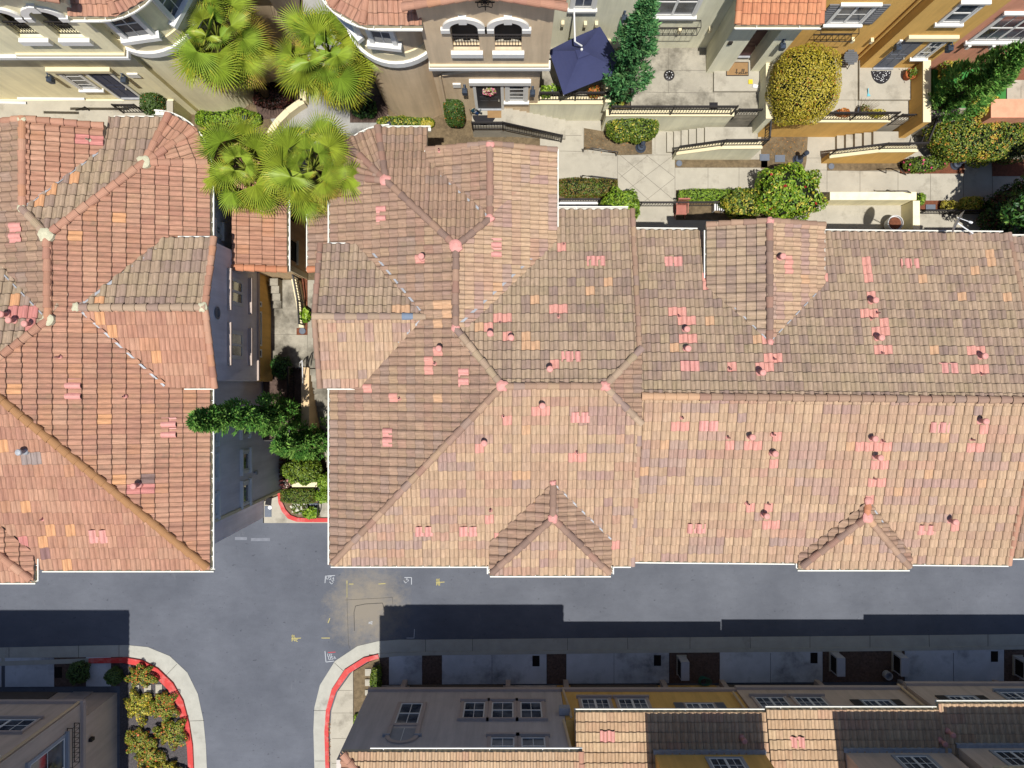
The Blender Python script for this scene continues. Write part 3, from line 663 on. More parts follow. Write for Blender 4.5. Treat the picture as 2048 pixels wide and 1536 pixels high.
L.cap(on(lE3, x3e, y3l - .05), on(lE3, k3.x, y3l - .05), 'terra', 'rake_tile', r=.12); L.cap(on(lW, k3.x - 2, y3l - .05), on(lW, k3.x, y3l - .05), 'terra', 'rake_tile', r=.12)
for p, s_ in ((k1, .22), (k2, .25), (kt, .24), (k3, .15), (k4, .16), (on(lN4, xl4 - .1, k4.y), .17), (on(lE3, k3.x, y3l - .1), .15)): L.blob(p, s_, seed=int(s_ * 777))
L.strip(k4, lE.hit(345, 478), w=.13, m='zinc'); L.strip(k4, lE.hit(330, 772), w=.09); L.strip(k3, lN2.hit(205, 300), w=.1); L.strip(k1, lN.hit(0, 540), w=.06)
L.gutter((xLE, y4b, ZE), (xLE, yLS, ZE), (1, 0)) if False else L.gutter((xLE, yLS, ZE), (xLE, y4b, ZE), (1, 0)); L.gutter((xLE, y4a, ZE), (xLE, kt.y, ZE), (1, 0))
L.gutter((p8.x + .1, yLS, ZE), (xLE + .1, yLS, ZE), (0, -1)); L.gutter((p8.x, lS.hit(60, 1100).y, p8.z), (p8.x, p8.y, p8.z), (1, 0)); L.gutter((W0, p8.y, p8.z), (p8.x, p8.y, p8.z), (0, -1))
arc = [Vector((kt.x + math.sin(rad(a)) * (dT2 + .02), kt.y + math.cos(rad(a)) * (dT2 + .02), ZE)) for a in range(0, 91, 10)]
for a, b in zip(arc, arc[1:]): L.gutter(a, b, ((a + b) / 2 - Vector((kt.x, kt.y, ZE)))[:2], strap=.6)
L.gutter((x3e + .1, yN2, ZE), (kt.x, yN2, ZE), (0, 1))
zn = lN4.z(0, y4a); L.gutter((xl4 - 1.4, y4a, zn), (xl4 - .15, y4a, zn), (0, 1), w=.1); zn = lS4.z(0, y4b); L.gutter((xl4 - 1.2, y4b, zn), (xl4 - .1, y4b, zn), (0, -1), w=.1)
L.vents(lE, [(265, 973)], [(110, 714), (245, 793)], [], [(147, 778), (338, 855)]); L.vents(lW, [], [], [], [(31, 465)])
L.vents(lN, [(15, 640), (47, 647), (0, 628)]); L.vents(lS, [], [(80, 1040)], [(198, 1073)]); L.vents(lS, [(35, 905)], [], m='zinc'); L.vents(lE3, [], [(172, 277)], m='cream_mortar')
# ================================================================= ground, paving, walls
ZC, ZP = 3.8, 5.6                 # courtyard and patio levels (the alley is 0)
def mat_asphalt():
    t = NT('asphalt')
    big = t.noise(.35, 5, .6); med = t.noise(1.6, 6, .7, stretch=(1, 2.2, 1)); fine = t.noise(90, 3, .7); sp = t.noise(5, 3, .55)
    c = t.ramp(big, [(.3, rgb(103, 107, 117, .58)), (.7, rgb(121, 125, 135, .58))])
    c = t.mix(c, t.ramp(med, [(.3, grey(.93)), (.7, grey(1.05))]), 1.0, 'MULTIPLY')
    c = t.mix(c, t.ramp(fine, [(.3, grey(.82)), (.72, grey(1.16))]), 1.0, 'MULTIPLY')
    c = t.mix(c, rgb(66, 69, 78, .6), t.ramp(sp, [(.67, grey(0)), (.74, grey(.55))]))
    s2 = t.noise(3.1, 6, .75, stretch=(1, 1.7, 1)); c = t.mix(c, rgb(72, 75, 83, .6), t.ramp(s2, [(.62, grey(0)), (.68, grey(.8))]))
    s3 = t.noise(.8, 8, .8, stretch=(2.5, .6, 1)); c = t.mix(c, rgb(150, 152, 156, .6), t.ramp(s3, [(.60, grey(0)), (.78, grey(.45))]))
    # pale dust trodden out of the trench patch
    tc = t.add('ShaderNodeTexCoord'); mp = t.add('ShaderNodeMapping'); d0 = P(735, 1215, 0)
    mp.inputs['Location'].default_value = (-d0.x / 2.5, -d0.y / 2.6, 0); mp.inputs['Scale'].default_value = (1 / 2.5, 1 / 2.6, 1)
    t.link(tc.outputs['Object'], mp.inputs[0])
    gr = t.add('ShaderNodeTexGradient', _gradient_type='SPHERICAL'); t.link(mp.outputs[0], gr.inputs[0])
    dn = t.noise(1.7, 8, .78)
    k = t.math('ADD', gr.outputs['Fac'], t.math('MULTIPLY', t.math('SUBTRACT', dn, .5), 1.5))
    k = t.math('MULTIPLY', t.ramp(k, [(.06, grey(0)), (.75, grey(.8))]), t.ramp(gr.outputs['Fac'], [(.0, grey(0)), (.08, grey(1))]))
    c = t.mix(c, rgb(164, 153, 135, .58), t.math('MULTIPLY', k, 1.0))
    t.link(c, t.b.inputs['Base Color']); t.b.inputs['Roughness'].default_value = .9; t.b.inputs['Specular IOR Level'].default_value = .2
    t.bump(fine, .3, .01); MATS['asphalt'] = t.m
mat_asphalt()
mat('concrete', rgb(212, 204, 186, .54), .9, .16, 1.2, .15, 45, stain=(rgb(120, 112, 98, .55), .9, .54, .65))
mat('old_concrete', rgb(202, 194, 176, .54), .9, .25, 1.1, .2, 40, stain=(rgb(92, 86, 74, .5), .6, .44, .9))
mat('grey_paving', rgb(196, 194, 188, .52), .9, .22, 1.6, .25, 25, stain=(rgb(120, 116, 110, .5), .8, .55, .6))
mat('kerb_concrete', rgb(208, 206, 194, .56), .9, .16, 1.5, .15, 50, stain=(rgb(120, 112, 100, .5), .7, .58, .6))
mat('driveway_concrete', rgb(218, 222, 228, .66), .9, .22, .9, .15, 40, stain=(rgb(70, 70, 74, .5), .45, .5, .8))
mat('joint', rgb(150, 142, 128, .45), .95)
mat('red_kerb', rgb(214, 58, 54, .66), .6, .16, 2.5, .08, stain=(rgb(226, 150, 144, .6), 2.2, .5, .75))
mat('soil', rgb(150, 130, 100, .5), .95, .45, 5, .8, 30, stain=(rgb(92, 78, 58, .5), 1.2, .5, .7))
mat('dark_mulch', rgb(122, 100, 90, .5), .95, .6, 9, 1.0, 40)
mat('grey_mulch', rgb(112, 106, 108, .5), .95, .6, 14, 1.0, 45)
mat('red_mulch', rgb(150, 92, 66, .5), .95, .5, 9, .8, 40)
mat('turf', rgb(70, 150, 70, .6), .9, .2, 8, .4, 120)
mat('black_iron', rgb(58, 54, 54, .6), .5, .15, 4, .05, 40, .3)
mat('grey_iron', rgb(96, 92, 96, .6), .5, .15, 4, .05, 40, .3)
STUC = {'cream': (244, 234, 194), 'tan': (222, 198, 164), 'sage': (234, 230, 202), 'ochre': (228, 182, 102), 'brick': (222, 156, 126), 'taupe': (204, 182, 162), 'greystone': (196, 186, 178), 'shade': (222, 218, 222), 'oldtan': (216, 188, 148)}
for k, c in STUC.items(): mat('stucco_' + k, rgb(*c, .90), .92, .10, .9, .35, 70, stain=(rgb(*(int(q * .8) for q in c), .75), .7, .62, .35))
mat('trim_cream', rgb(232, 218, 180, .8), .85, .08, 2, .1)
mat('trim_white', rgb(232, 230, 224, .82), .7, .08, 2, .05)

def sheet(mb, pts, z, mi=0, t=.12):
    mb.prism([P(x, y, z)[:2] for x, y in pts], z - t, z, mi); return mb
def R4(x0, y0, x1, y1): return [(x0, y0), (x1, y0), (x1, y1), (x0, y1)]
def joint(mb, pts, z, w=.014, mi=0):
    for a, b in zip(pts, pts[1:]): mb.bar(P(*a, z) + Vector((0, 0, .001)), P(*b, z) + Vector((0, 0, .001)), w, .008, mi)

g = MB(); g.box(-150, 150, -150, 150, -1.2, -.16); struct('ground', g, M('soil'))
g = MB(); ya_ = P(0, 1046, 0).y; g.box(-60, 60, -60, ya_, -.5, 0); g.box(-6.3, 60, ya_, -5.52, -.5, 0); g.box(-60, -12.6, ya_, -5.52, -.5, 0); struct('asphalt_road', g, M('asphalt'))
# raised courtyard the houses at the top of the photo stand on
yT = P(0, 735, ZC).y
g = MB(); g.box(-60, 60, yT, 60, -.6, ZC - .06); g.box(-6.2, 60, -5.5, yT - .01, -.6, ZC - .1); g.box(-60, -12.6, -5.5, yT - .01, -.6, ZC - .1)
struct('terrace', g, M('soil'))
# ---- alley: gutters, kerbs, driveways along the bottom
def band(name, outer, inner, z0, z1, m):
    g = MB(); n = len(outer)
    for i in range(n - 1):
        g.prism([outer[i][:2], outer[i + 1][:2], inner[i + 1][:2], inner[i][:2]], z0, z1)
    return struct(name, g, m)
def P2(l, z=0): return [P(x, y, z) for x, y in l]
gl_o = P2([(-400, 1308), (0, 1295), (180, 1291), (255, 1290), (296, 1294), (340, 1312), (375, 1345), (396, 1388), (407, 1440), (412, 1490), (415, 1560), (418, 1700)])
gl_i = P2([(-400, 1334), (0, 1322), (180, 1316), (255, 1314), (285, 1319), (318, 1336), (348, 1365), (368, 1400), (380, 1445), (387, 1490), (390, 1560), (393, 1700)])
gl_k = P2([(-400, 1343), (0, 1331), (180, 1325), (250, 1324), (278, 1330), (308, 1347), (336, 1375), (355, 1408), (368, 1450), (376, 1492), (380, 1560), (383, 1700)])
band('gutter_pan', gl_o, gl_i, -.2, .02, M('kerb_concrete'))
band('red_kerb', gl_i[2:], gl_k[2:], -.2, .13, M('red_kerb')); band('kerb', gl_i[:3], gl_k[:3], -.2, .06, M('kerb_concrete'))
gr_o = P2([(2500, 1268), (2048, 1268), (1700, 1272), (1300, 1275), (860, 1279), (800, 1279), (757, 1282), (715, 1292), (670, 1322), (640, 1370), (629, 1415), (627, 1460), (629, 1536), (634, 1700)])
gr_i = P2([(2500, 1292), (2048, 1291), (1700, 1295), (1300, 1298), (860, 1303), (800, 1304), (757, 1307), (728, 1314), (690, 1338), (664, 1378), (653, 1418), (650, 1460), (652, 1536), (657, 1700)])
gr_k = P2([(2500, 1300), (2048, 1298), (1700, 1302), (1300, 1305), (860, 1310), (800, 1311), (759, 1315), (735, 1322), (699, 1345), (673, 1382), (661, 1420), (658, 1460), (660, 1536), (665, 1700)])
band('gutter_pan', gr_o, gr_i, -.2, .02, M('kerb_concrete')); band('kerb', gr_i[:7], gr_k[:7], -.2, .06, M('kerb_concrete')); band('red_kerb', gr_i[6:], gr_k[6:], -.2, .13, M('red_kerb'))
g = MB()
for a, b in (((945, 1278), (945, 1309)), ((851, 1279), (851, 1310)), ((1135, 1277), (1135, 1309)), ((1255, 1276), (1256, 1306)), ((1380, 1274), (1380, 1305)), ((1500, 1273), (1501, 1304)), ((1620, 1272), (1620, 1303)), ((1740, 1271), (1740, 1301)), ((1858, 1270), (1859, 1300)), ((1976, 1269), (1976, 1298)), ((18, 1295), (18, 1330)), ((157, 1291), (157, 1326)), ((238, 1290), (238, 1316)), ((354, 1328), (331, 1352)), ((408, 1441), (380, 1442)), ((627, 1421), (653, 1421)), ((669, 1326), (687, 1342)), ((630, 1522), (651, 1522))):
    joint(g, [a, b], .022)
struct('paving_joints', g, M('dark_hole'))
ys, yg = 1309, 1370
def pad(name, x0, x1, m='driveway_concrete', y0=1308, y1=1369, z=.05, t=.2):
    g = MB(); dd = lambda x: -(x - 850) * .0098
    g.prism([P(x0, y0 + dd(x0), z)[:2], P(x1, y0 + dd(x1), z)[:2], P(x1, y1 + dd(x1) * .6, z)[:2], P(x0, y1 + dd(x0) * .6, z)[:2]], z - t, z); return struct(name, g, M(m))
for x0, x1 in ((778, 844), (884, 1093), (1133, 1338), (1440, 1645), (1810, 2008), (-300, 2), (10, 108)): pad('driveway', x0, x1)
g = MB()
for x in (984, 1228, 1541, 1907): joint(g, [(x, 1306), (x, 1367)], .052)
struct('paving_joints', g, M('dark_hole'))
for x0, x1, m in ((738, 778, 'dark_mulch'), (844, 884, 'dark_mulch'), (1094, 1132, 'dark_mulch'), (1339, 1439, 'dark_mulch'), (1646, 1809, 'dark_mulch'), (2009, 2300, 'dark_mulch'), (108, 172, 'dark_mulch'), (172, 222, 'driveway_concrete'), (222, 245, 'dark_mulch')): pad('planting_bed' if 'mulch' in m else 'driveway', x0, x1, m, z=.03)
# bed and pavement at the road corner
g = MB(); g.prism([P(x, y, .08)[:2] for x, y in ((240, 1326), (278, 1332), (306, 1349), (334, 1377), (353, 1410), (366, 1452), (374, 1494), (378, 1560), (240, 1560))], -.2, .08); struct('planting_bed', g, M('grey_mulch'))
g = MB(); g.prism([P(x, y, .1)[:2] for x, y in ((706, 1341), (675, 1384), (663, 1421), (660, 1460), (661, 1560), (706, 1560))], -.2, .1); struct('pavement', g, M('concrete'))
g = MB(); g.prism([P(x, y, .08)[:2] for x, y in ((739, 1324), (707, 1343), (707, 1560), (760, 1560), (760, 1316))], -.2, .08); struct('planting_bed', g, M('soil'))
g = MB()
for y in (1381, 1426, 1477, 1527): joint(g, [(664, y), (705, y)], .102)
struct('paving_joints', g, M('joint'))
g = MB()
for k in ([(694, 1167), (694, 1200), (697, 1290), (700, 1297)], [(690, 1200), (785, 1195)], [(785, 1195), (786, 1215)]): joint(g, k, .002, .014)
struct('trench_cut', g, mat('tar', rgb(96, 92, 88, .5), .9))
g = MB()
for k in ([(709, 1262), (708, 1225), (711, 1212), (730, 1208), (765, 1206), (768, 1217)],): joint(g, k, .002, .03)
struct('tar_seam', g, mat('tar', rgb(96, 92, 88, .5), .9))
# ---- passage between left and centre house
yA = 1046
g = MB(); sheet(g, [(528, 1003), (575, 985), (668, 975), (668, yA), (528, yA)], .04, 0, .3); struct('concrete_apron', g, M('concrete'))
kb = [(557, 985), (559, 1005), (566, 1022), (578, 1036), (594, 1042), (612, 1043), (668, 1043)]; kc = [(563, 985), (566, 1003), (573, 1018), (583, 1029), (596, 1034), (612, 1035), (668, 1035)]
band('red_kerb', P2(kb), P2(kc), -.2, .17, M('red_kerb'))
g = MB(); g.prism([P(x, y, .12)[:2] for x, y in kc + [(668, 985)]], -.1, .12); struct('planting_bed', g, M('soil'))
g = MB(); g.prism([P(x, y, .14)[:2] for x, y in ((634, 985), (668, 985), (668, 1034), (641, 1034))], -.05, .14); struct('footpath', g, M('concrete'))
# flight of steps up to the courtyard
g = MB(); n = 20; y0 = P(0, 738, ZC).y; y1 = P(0, 965, .2).y; xs0, xs1 = -9.15, -6.45
for i in range(n):
    zt = ZC - .02 - i * (ZC - .2) / n; ya = y0 + (y1 - y0) * i / n; yb = y0 + (y1 - y0) * (i + 1) / n
    g.box(xs0, xs1, ya, yb, -.3, zt)
solo('concrete_stairs', g, M('old_concrete'), 'worn pale concrete steps climbing the passage beside the west wall of the centre house', 'stairs')
# planter west of the steps, its retaining wall and bed
g = MB(); g.box(-11.45, -9.5, P(0, 880, 3.2).y, yT - .02, -.3, 3.3); struct('planting_bed', g, M('dark_mulch'))
g = MB(); g.prism([(-9.5, P(0, 880, 3.2).y), (-9.15, P(0, 880, 3.2).y), (-9.15, yT), (-9.5, yT)], -.3, 3.95)
solo('retaining_wall', g, M('stucco_oldtan'), 'narrow ochre retaining wall running down the passage beside the worn concrete steps', 'wall')
# passage floor at courtyard level
g = MB(); sheet(g, R4(535, 560, 668, 736), ZC, 0, .3); struct('footpath', g, M('old_concrete'))
g = MB()
for y in (618, 669): joint(g, [(545, y), (612, y)], ZC + .002)
joint(g, [(613, 565), (616, 733)], ZC + .002); struct('paving_joints', g, M('joint'))
g = MB(); sheet(g, [(603, 556), (615, 556), (615, 656), (606, 656)], ZC + .03, 0, .02); sheet(g, R4(593, 656, 615, 670), ZC + .03, 0, .02); struct('planting_bed', g, M('red_mulch'))
# low white wall with side steps
g = MB()
pts = [P(587, 558, ZC + .9), P(597, 610, ZC + .7), P(603, 655, ZC + .25)]
for a, b in zip(pts, pts[1:]):
    zf = lambda x, y, a=a, b=b: a.z + (b.z - a.z) * ((y - a.y) / (b.y - a.y))
    g.prism([(a.x - .1, a.y), (a.x + .1, a.y), (b.x + .1, b.y), (b.x - .1, b.y)], ZC - .1, zf)
solo('garden_wall', g, M('trim_cream'), 'low cream wall with sloping top beside the shaded side steps in the passage', 'wall')
g = MB()
for i in range(4): g.box(-10.8, P(565, 560, ZC).x, P(0, 575 + i * 14, ZC).y, P(0, 561 + i * 14, ZC).y, ZC - .05, ZC + .64 - i * .16)
solo('concrete_stairs', g, M('old_concrete'), 'shaded grey side steps under the tiled porch of the left house', 'stairs')
# ---- courtyard paving north of the houses
g = MB(); sheet(g, R4(1080, 225, 2500, 475), ZC, 0, .1); struct('courtyard_paving', g, M('concrete'))
g = MB(); J = ZC + .002
for k in ([(1120, 271), (1163, 271)], [(1166, 255), (1168, 302)], [(1119, 302), (1168, 303)], [(1202, 310), (1240, 310)], [(1235, 310), (1235, 398)], [(1350, 312), (1350, 402)], [(1240, 310), (1350, 402)], [(1236, 345), (1300, 402)], [(1235, 395), (1345, 312)], [(1292, 310), (1350, 355)], [(1240, 355), (1297, 310)], [(1290, 402), (1350, 355)], [(1237, 310), (1350, 310)], [(1416, 335), (1416, 400)], [(1478, 336), (1478, 400)],
          [(1654, 320), (1654, 385)], [(1720, 340), (1720, 385)], [(1796, 340), (1796, 385)], [(1861, 345), (1861, 400)], [(1927, 345), (1927, 400)], [(1613, 316), (1655, 316)], [(1613, 340), (1655, 340)], [(1655, 340), (1930, 347)], [(1985, 330), (1985, 400)], [(1310, 265), (1310, 308)]): joint(g, k, J)
struct('paving_joints', g, M('joint'))
def bed(name, pts, m, z=ZC + .025):
    g = MB(); sheet(g, pts, z, 0, .05); return struct(name, g, M(m))
bed('planting_bed', [(1168, 256), (1204, 262), (1304, 266), (1304, 308), (1238, 310), (1200, 296), (1168, 300)], 'soil'); bed('planting_bed', R4(1350, 319, 1535, 335), 'soil'); bed('planting_bed', [(1523, 268), (1616, 270), (1613, 322), (1610, 337), (1522, 337)], 'soil')
bed('planting_bed', R4(1655, 326, 1805, 341), 'soil'); bed('planting_bed', R4(1800, 318, 1929, 347), 'red_mulch'); bed('planting_bed', R4(1118, 357, 1236, 400), 'soil'); bed('planting_bed', R4(1352, 380, 1530, 440), 'soil'); bed('planting_bed', R4(1833, 401, 1900, 421), 'red_mulch')
bed('planting_bed', R4(1985, 318, 2100, 352), 'red_mulch'); bed('planting_bed', [(770, 232), (1010, 230), (1010, 290), (760, 290)], 'soil'); bed('planting_bed', [(380, 215), (520, 205), (545, 245), (520, 300), (360, 300)], 'soil'); bed('planting_bed', [(500, 175), (600, 165), (606, 200), (560, 235), (520, 240)], 'dark_mulch', ZC + .035)
bed('planting_bed', R4(700, 190, 775, 245), 'dark_mulch', ZC + .035); bed('planting_bed', R4(0, 214, 53, 250), 'soil')
# round forecourt between the two turrets
g = MB(); c = P(650, 275, ZC); g.prism([(c.x + 3.1 * math.cos(2 * math.pi * i / 48), c.y + 2.6 * math.sin(2 * math.pi * i / 48)) for i in range(48)], ZC - .05, ZC + .012); struct('forecourt', g, M('grey_paving'))
g = MB(); sheet(g, R4(606, -60, 700, 215), ZC + .006, 0, .05); struct('footpath', g, M('grey_paving'))
g = MB()
for i in range(7):
    a = 2 * math.pi * i / 14 + .2; joint(g, [(650 + 40 * math.cos(a), 275 + 34 * math.sin(a)), (650 + 125 * math.cos(a), 275 + 105 * math.sin(a))], ZC + .014)
struct('paving_joints', g, M('joint'))
arcp = [P(x, y, ZC + .5) for x, y in ((531, 285), (541, 262), (556, 241), (575, 222), (594, 208), (606, 201), (606, 178))]
g = MB()
for a, b in zip(arcp, arcp[1:]):
    d = (b - a).normalized(); o = Vector((-d.y, d.x, 0)) * .14; g.prism([(a - o)[:2], (b - o)[:2], (b + o)[:2], (a + o)[:2]], ZC - .05, ZC + .5)
solo('garden_wall', g, M('trim_cream'), 'curved knee-high cream wall around the forecourt between the palms', 'wall')
# left walkway
g = MB(); sheet(g, R4(53, 205, 170, 245), ZC, 0, .05); struct('footpath', g, M('concrete'))
# ---- patios
def terrace_box(label_name, pts, z, m):
    g = MB(); g.prism([P(x, y, z)[:2] for x, y in pts], ZC - .1, z); return struct(label_name, g, M(m))
terrace_box('patio', [(1262, 80), (1520, 80), (1520, 229), (1262, 229)], ZP, 'old_concrete'); terrace_box('patio', [(1530, 100), (1824, 100), (1824, 240), (1530, 240)], ZP, 'concrete'); terrace_box('patio', [(1065, 40), (1213, 40), (1213, 199), (1065, 199)], ZP, 'old_concrete')
terrace_box('planting_bed', [(1218, 60), (1260, 60), (1260, 228), (1218, 228)], ZP - .05, 'soil'); terrace_box('porch_slab', R4(1428, 120, 1521, 182), ZP + .16, 'concrete'); terrace_box('porch_slab', R4(1719, 120, 1822, 199), ZP + .16, 'concrete')
terrace_box('lawn', R4(1866, 100, 2012, 220), ZP, 'turf'); terrace_box('patio', R4(2014, 160, 2200, 240), ZP, 'concrete'); terrace_box('patio', R4(1858, 216, 1935, 242), ZP + .03, 'old_concrete')
g = MB()
for k in ([(1337, 98), (1337, 186)], [(1264, 140), (1428, 141)], [(1264, 184), (1428, 186)], [(1428, 186), (1428, 216)], [(1717, 115), (1717, 226)], [(1650, 200), (1717, 200)], [(1645, 115), (1649, 226)], [(2042, 172), (2042, 196)]): joint(g, k, ZP + .002)
struct('paving_joints', g, M('joint'))
def wall(px0, px1, y_px, zb, zt, th, m, label, cap=None, name='retaining_wall'):
    """east-west wall: its front face stands where pixel row y_px shows its top front edge"""
    a = P(px0, y_px, zt); b = P(px1, y_px, zt); root = thing(name, label, 'wall', ((a.x + b.x) / 2, a.y, zb))
    g = MB(); g.box(a.x, b.x, a.y, a.y + th, zb, zt); g.build('wall_face', M(m), root)
    if cap: g = MB(); g.box(a.x - .03, b.x + .03, a.y - .03, a.y + th + .03, zt, zt + .07); g.build('coping', M(cap), root)
    return root
wall(1060, 1219, 208, ZC - .1, ZP + .12, .28, 'stucco_sage', 'pale green retaining wall in front of the patio with the navy umbrella', 'trim_cream')
wall(1213, 1466, 232, ZC - .1, ZP + .05, .22, 'stucco_sage', 'long pale green retaining wall behind the round clipped bush', 'trim_cream')
wall(1538, 1778, 244, ZC - .1, ZP + .05, .25, 'stucco_ochre', 'long ochre retaining wall below the patio with the large yellow-green clipped bush', 'trim_cream')
def wallx(p, y0, y1, zb, zt, th, m, label, name='garden_wall', cap=None):
    a = P(p, y0, zt); b = P(p, y1, zt); root = thing(name, label, 'wall', (a.x, (a.y + b.y) / 2, zb))
    g = MB(); g.box(a.x, a.x + th, b.y, a.y, zb, zt); g.build('wall_face', M(m), root)
    if cap: g = MB(); g.box(a.x - .02, a.x + th + .02, b.y, a.y, zt, zt + .05); g.build('coping', M(cap), root)
wallx(1846, 121, 245, ZC, ZP + 1.05, .28, 'stucco_ochre', 'ochre wall separating the orange patio from the strip of artificial turf', cap='trim_cream')
wallx(1211, 45, 205, ZP - .2, ZP + .75, .2, 'stucco_sage', 'pale wall between the umbrella patio and the tall cypress', cap='trim_cream')
wallx(1532, 122, 238, ZC, ZP + .9, .25, 'stucco_sage', 'pale wall on the right of the porch with the doormat', cap='trim_cream')
# stair flights up to the two patios
def steps(name, label, xs, y0, y1, z0, rise, x_end, m, ypad=()):
    root = thing(name, label, 'stairs', P(xs[0], y1, z0))
    for i, x in enumerate(xs):
        z = z0 + rise * (i + 1); g = MB(); nx = xs[i + 1] if i + 1 < len(xs) else x_end
        a = P(x, y0 - i * 2, z); b = P(nx, y1, z); g.box(a.x, b.x, P(0, y1, z0).y, a.y, z0 - .1, z); g.build('step', M(m), root)
    return root
steps('stairs', 'pale green flight of six steps rising beside the round clipped bush', [1334, 1348, 1363, 1378, 1394, 1410], 264, 306, ZC, .17, 1516, 'concrete')
steps('stairs', 'flight of five pale steps up to the ochre patio', [1674, 1692, 1710, 1728, 1747], 271, 314, ZC, .2, 1822, 'concrete')
steps('stairs', 'pale steps descending from the dark front door with the wreath towards the courtyard', [1117, 1104, 1092, 1079, 1065, 1052, 1039, 1025, 1012][::1], 222, 262, ZC, .16, 940, 'concrete') if False else None
root = thing('stairs', 'pale steps descending from the dark front door with the wreath', 'stairs', P(1065, 255, ZC))
sx = [1131, 1117, 1104.6, 1092, 1079.5, 1065.7, 1053, 1039, 1025.5, 1011.6]; zt = ZC + .16
for i in range(9):
    z = ZC + .157 * (i + 1); a = P(sx[i], 252 - i * 3, z); b = P(sx[i + 1], 0, z); g = MB(); g.box(b.x, a.x, P(0, 277 - i * 3.4, z).y, P(0, 205, z).y, ZC - .1, z); g.build('step', M('concrete'), root)
ZD = ZC + .157 * 9
terrace_box('porch_slab', R4(944, 200, 1011.6, 252), ZD, 'concrete')
def slopewall(pts, ybase_px, m, label, th=.2):
    """parapet beside a stair: pts = (px, z) along its top"""
    Y = P(0, ybase_px, ZC).y; pr = []
    root = thing('retaining_wall', label, 'wall', (P(pts[0][0], ybase_px, ZC).x, Y, ZC)); g = MB(); c = MB()
    q = [(PY(x, 768 - Y * FL / (H - z), Y).x, z) for x, z in pts]
    for (xa, za), (xb, zb) in zip(q, q[1:]):
        f = lambda x, y: za + (zb - za) * (x - xa) / (xb - xa)
        g.prism([(xa, Y), (xb, Y), (xb, Y + th), (xa, Y + th)], ZC - .1, f); c.prism([(xa, Y - .03), (xb, Y - .03), (xb, Y + th + .03), (xa, Y + th + .03)], f, lambda x, y: f(x, y) + .06)
    g.build('wall_face', M(m), root); c.build('coping', M('trim_cream'), root); return [Vector((x, Y + th / 2, z)) for x, z in q]
sw1 = slopewall([(1352, 4.55), (1442, 5.35), (1524, 5.4)], 320, 'stucco_sage', 'pale green stair wall sloping down to the courtyard path')
sw2 = slopewall([(1658, 4.6), (1757, 5.4), (1834, 5.45)], 327, 'stucco_ochre', 'ochre stair wall sloping down to the courtyard path')
# sunken yard walls by the north eaves of the right house
bed('patio', R4(1630, 396, 1805, 480), 'concrete', ZC + .006)
g = MB(); a = P(1660, 384, 4.75); b = P(1833, 384, 4.75); g.box(a.x, b.x, a.y - .35, a.y, ZC, 4.75); solo('garden_wall', g, M('stucco_cream'), 'thick cream wall along the path north of the right house', 'wall')
g = MB(); a = P(1826, 385, 4.75); g.box(a.x, a.x + .3, P(0, 470, 4.75).y, a.y - .36, ZC, 4.75); solo('garden_wall', g, M('stucco_cream'), 'cream wall running from the path towards the gutter of the right house', 'wall')
g = MB(); a = P(1115, 402, 4.4); b = P(1196, 418, 4.4); g.box(a.x, b.x, b.y, a.y, ZC, 4.4); solo('garden_wall', g, M('trim_white'), 'bright white low wall next to the north gutter of the centre house', 'wall')
g = MB(); a = P(1982, 198, ZP + .9); b = P(2200, 235, ZP + .9); g.box(a.x, b.x, b.y, a.y, ZC, ZP + .9); solo('garden_wall', g, M('stucco_brick'), 'broad brick-red wall behind the large flowering hedge', 'wall')
g = MB(); a = P(0, 157, ZP + .5); b = P(130, 172, ZP + .5); g.box(-26, b.x, b.y, a.y, ZC, ZP + .5); solo('garden_wall', g, M('stucco_cream'), 'cream wall of the raised patio at the left edge', 'wall')
# ================================================================= house walls, windows, doors
def mat_glass():
    t = NT('window_glass'); f = t.noise(1.3, 3, .5)
    c = t.ramp(f, [(.35, rgb(40, 48, 60, .7)), (.65, rgb(112, 118, 126, .7))]); t.link(c, t.b.inputs['Base Color'])
    t.b.inputs['Roughness'].default_value = .06; t.b.inputs['Specular IOR Level'].default_value = .7; MATS['window_glass'] = t.m
mat_glass()
mat('blind', rgb(170, 172, 176, .6), .5, .1, 3, .05); mat('door_black', rgb(66, 64, 68, .6), .5, .08, 2, .05); mat('door_navy', rgb(70, 76, 104, .6), .5, .08, 2, .05)
mat('door_maroon', rgb(104, 66, 66, .6), .5, .08, 2, .05); mat('door_slate', rgb(122, 128, 140, .6), .5, .08, 2, .05); mat('lamp_metal', rgb(92, 104, 122, .6), .5, .1, 5, .05, 40, .3)
mat('shutter_grey', rgb(140, 140, 142, .6), .7, .1); mat('shutter_brown', rgb(88, 80, 70, .6), .7, .1); mat('brass', rgb(214, 206, 188, .7), .3, .1, 5, .0, 40, .7)
mat('trim_taupe', rgb(196, 178, 166, .75), .8, .08); mat('trim_grey', rgb(170, 172, 176, .75), .8, .08); mat('garage_door', rgb(120, 108, 96, .6), .8, .1)

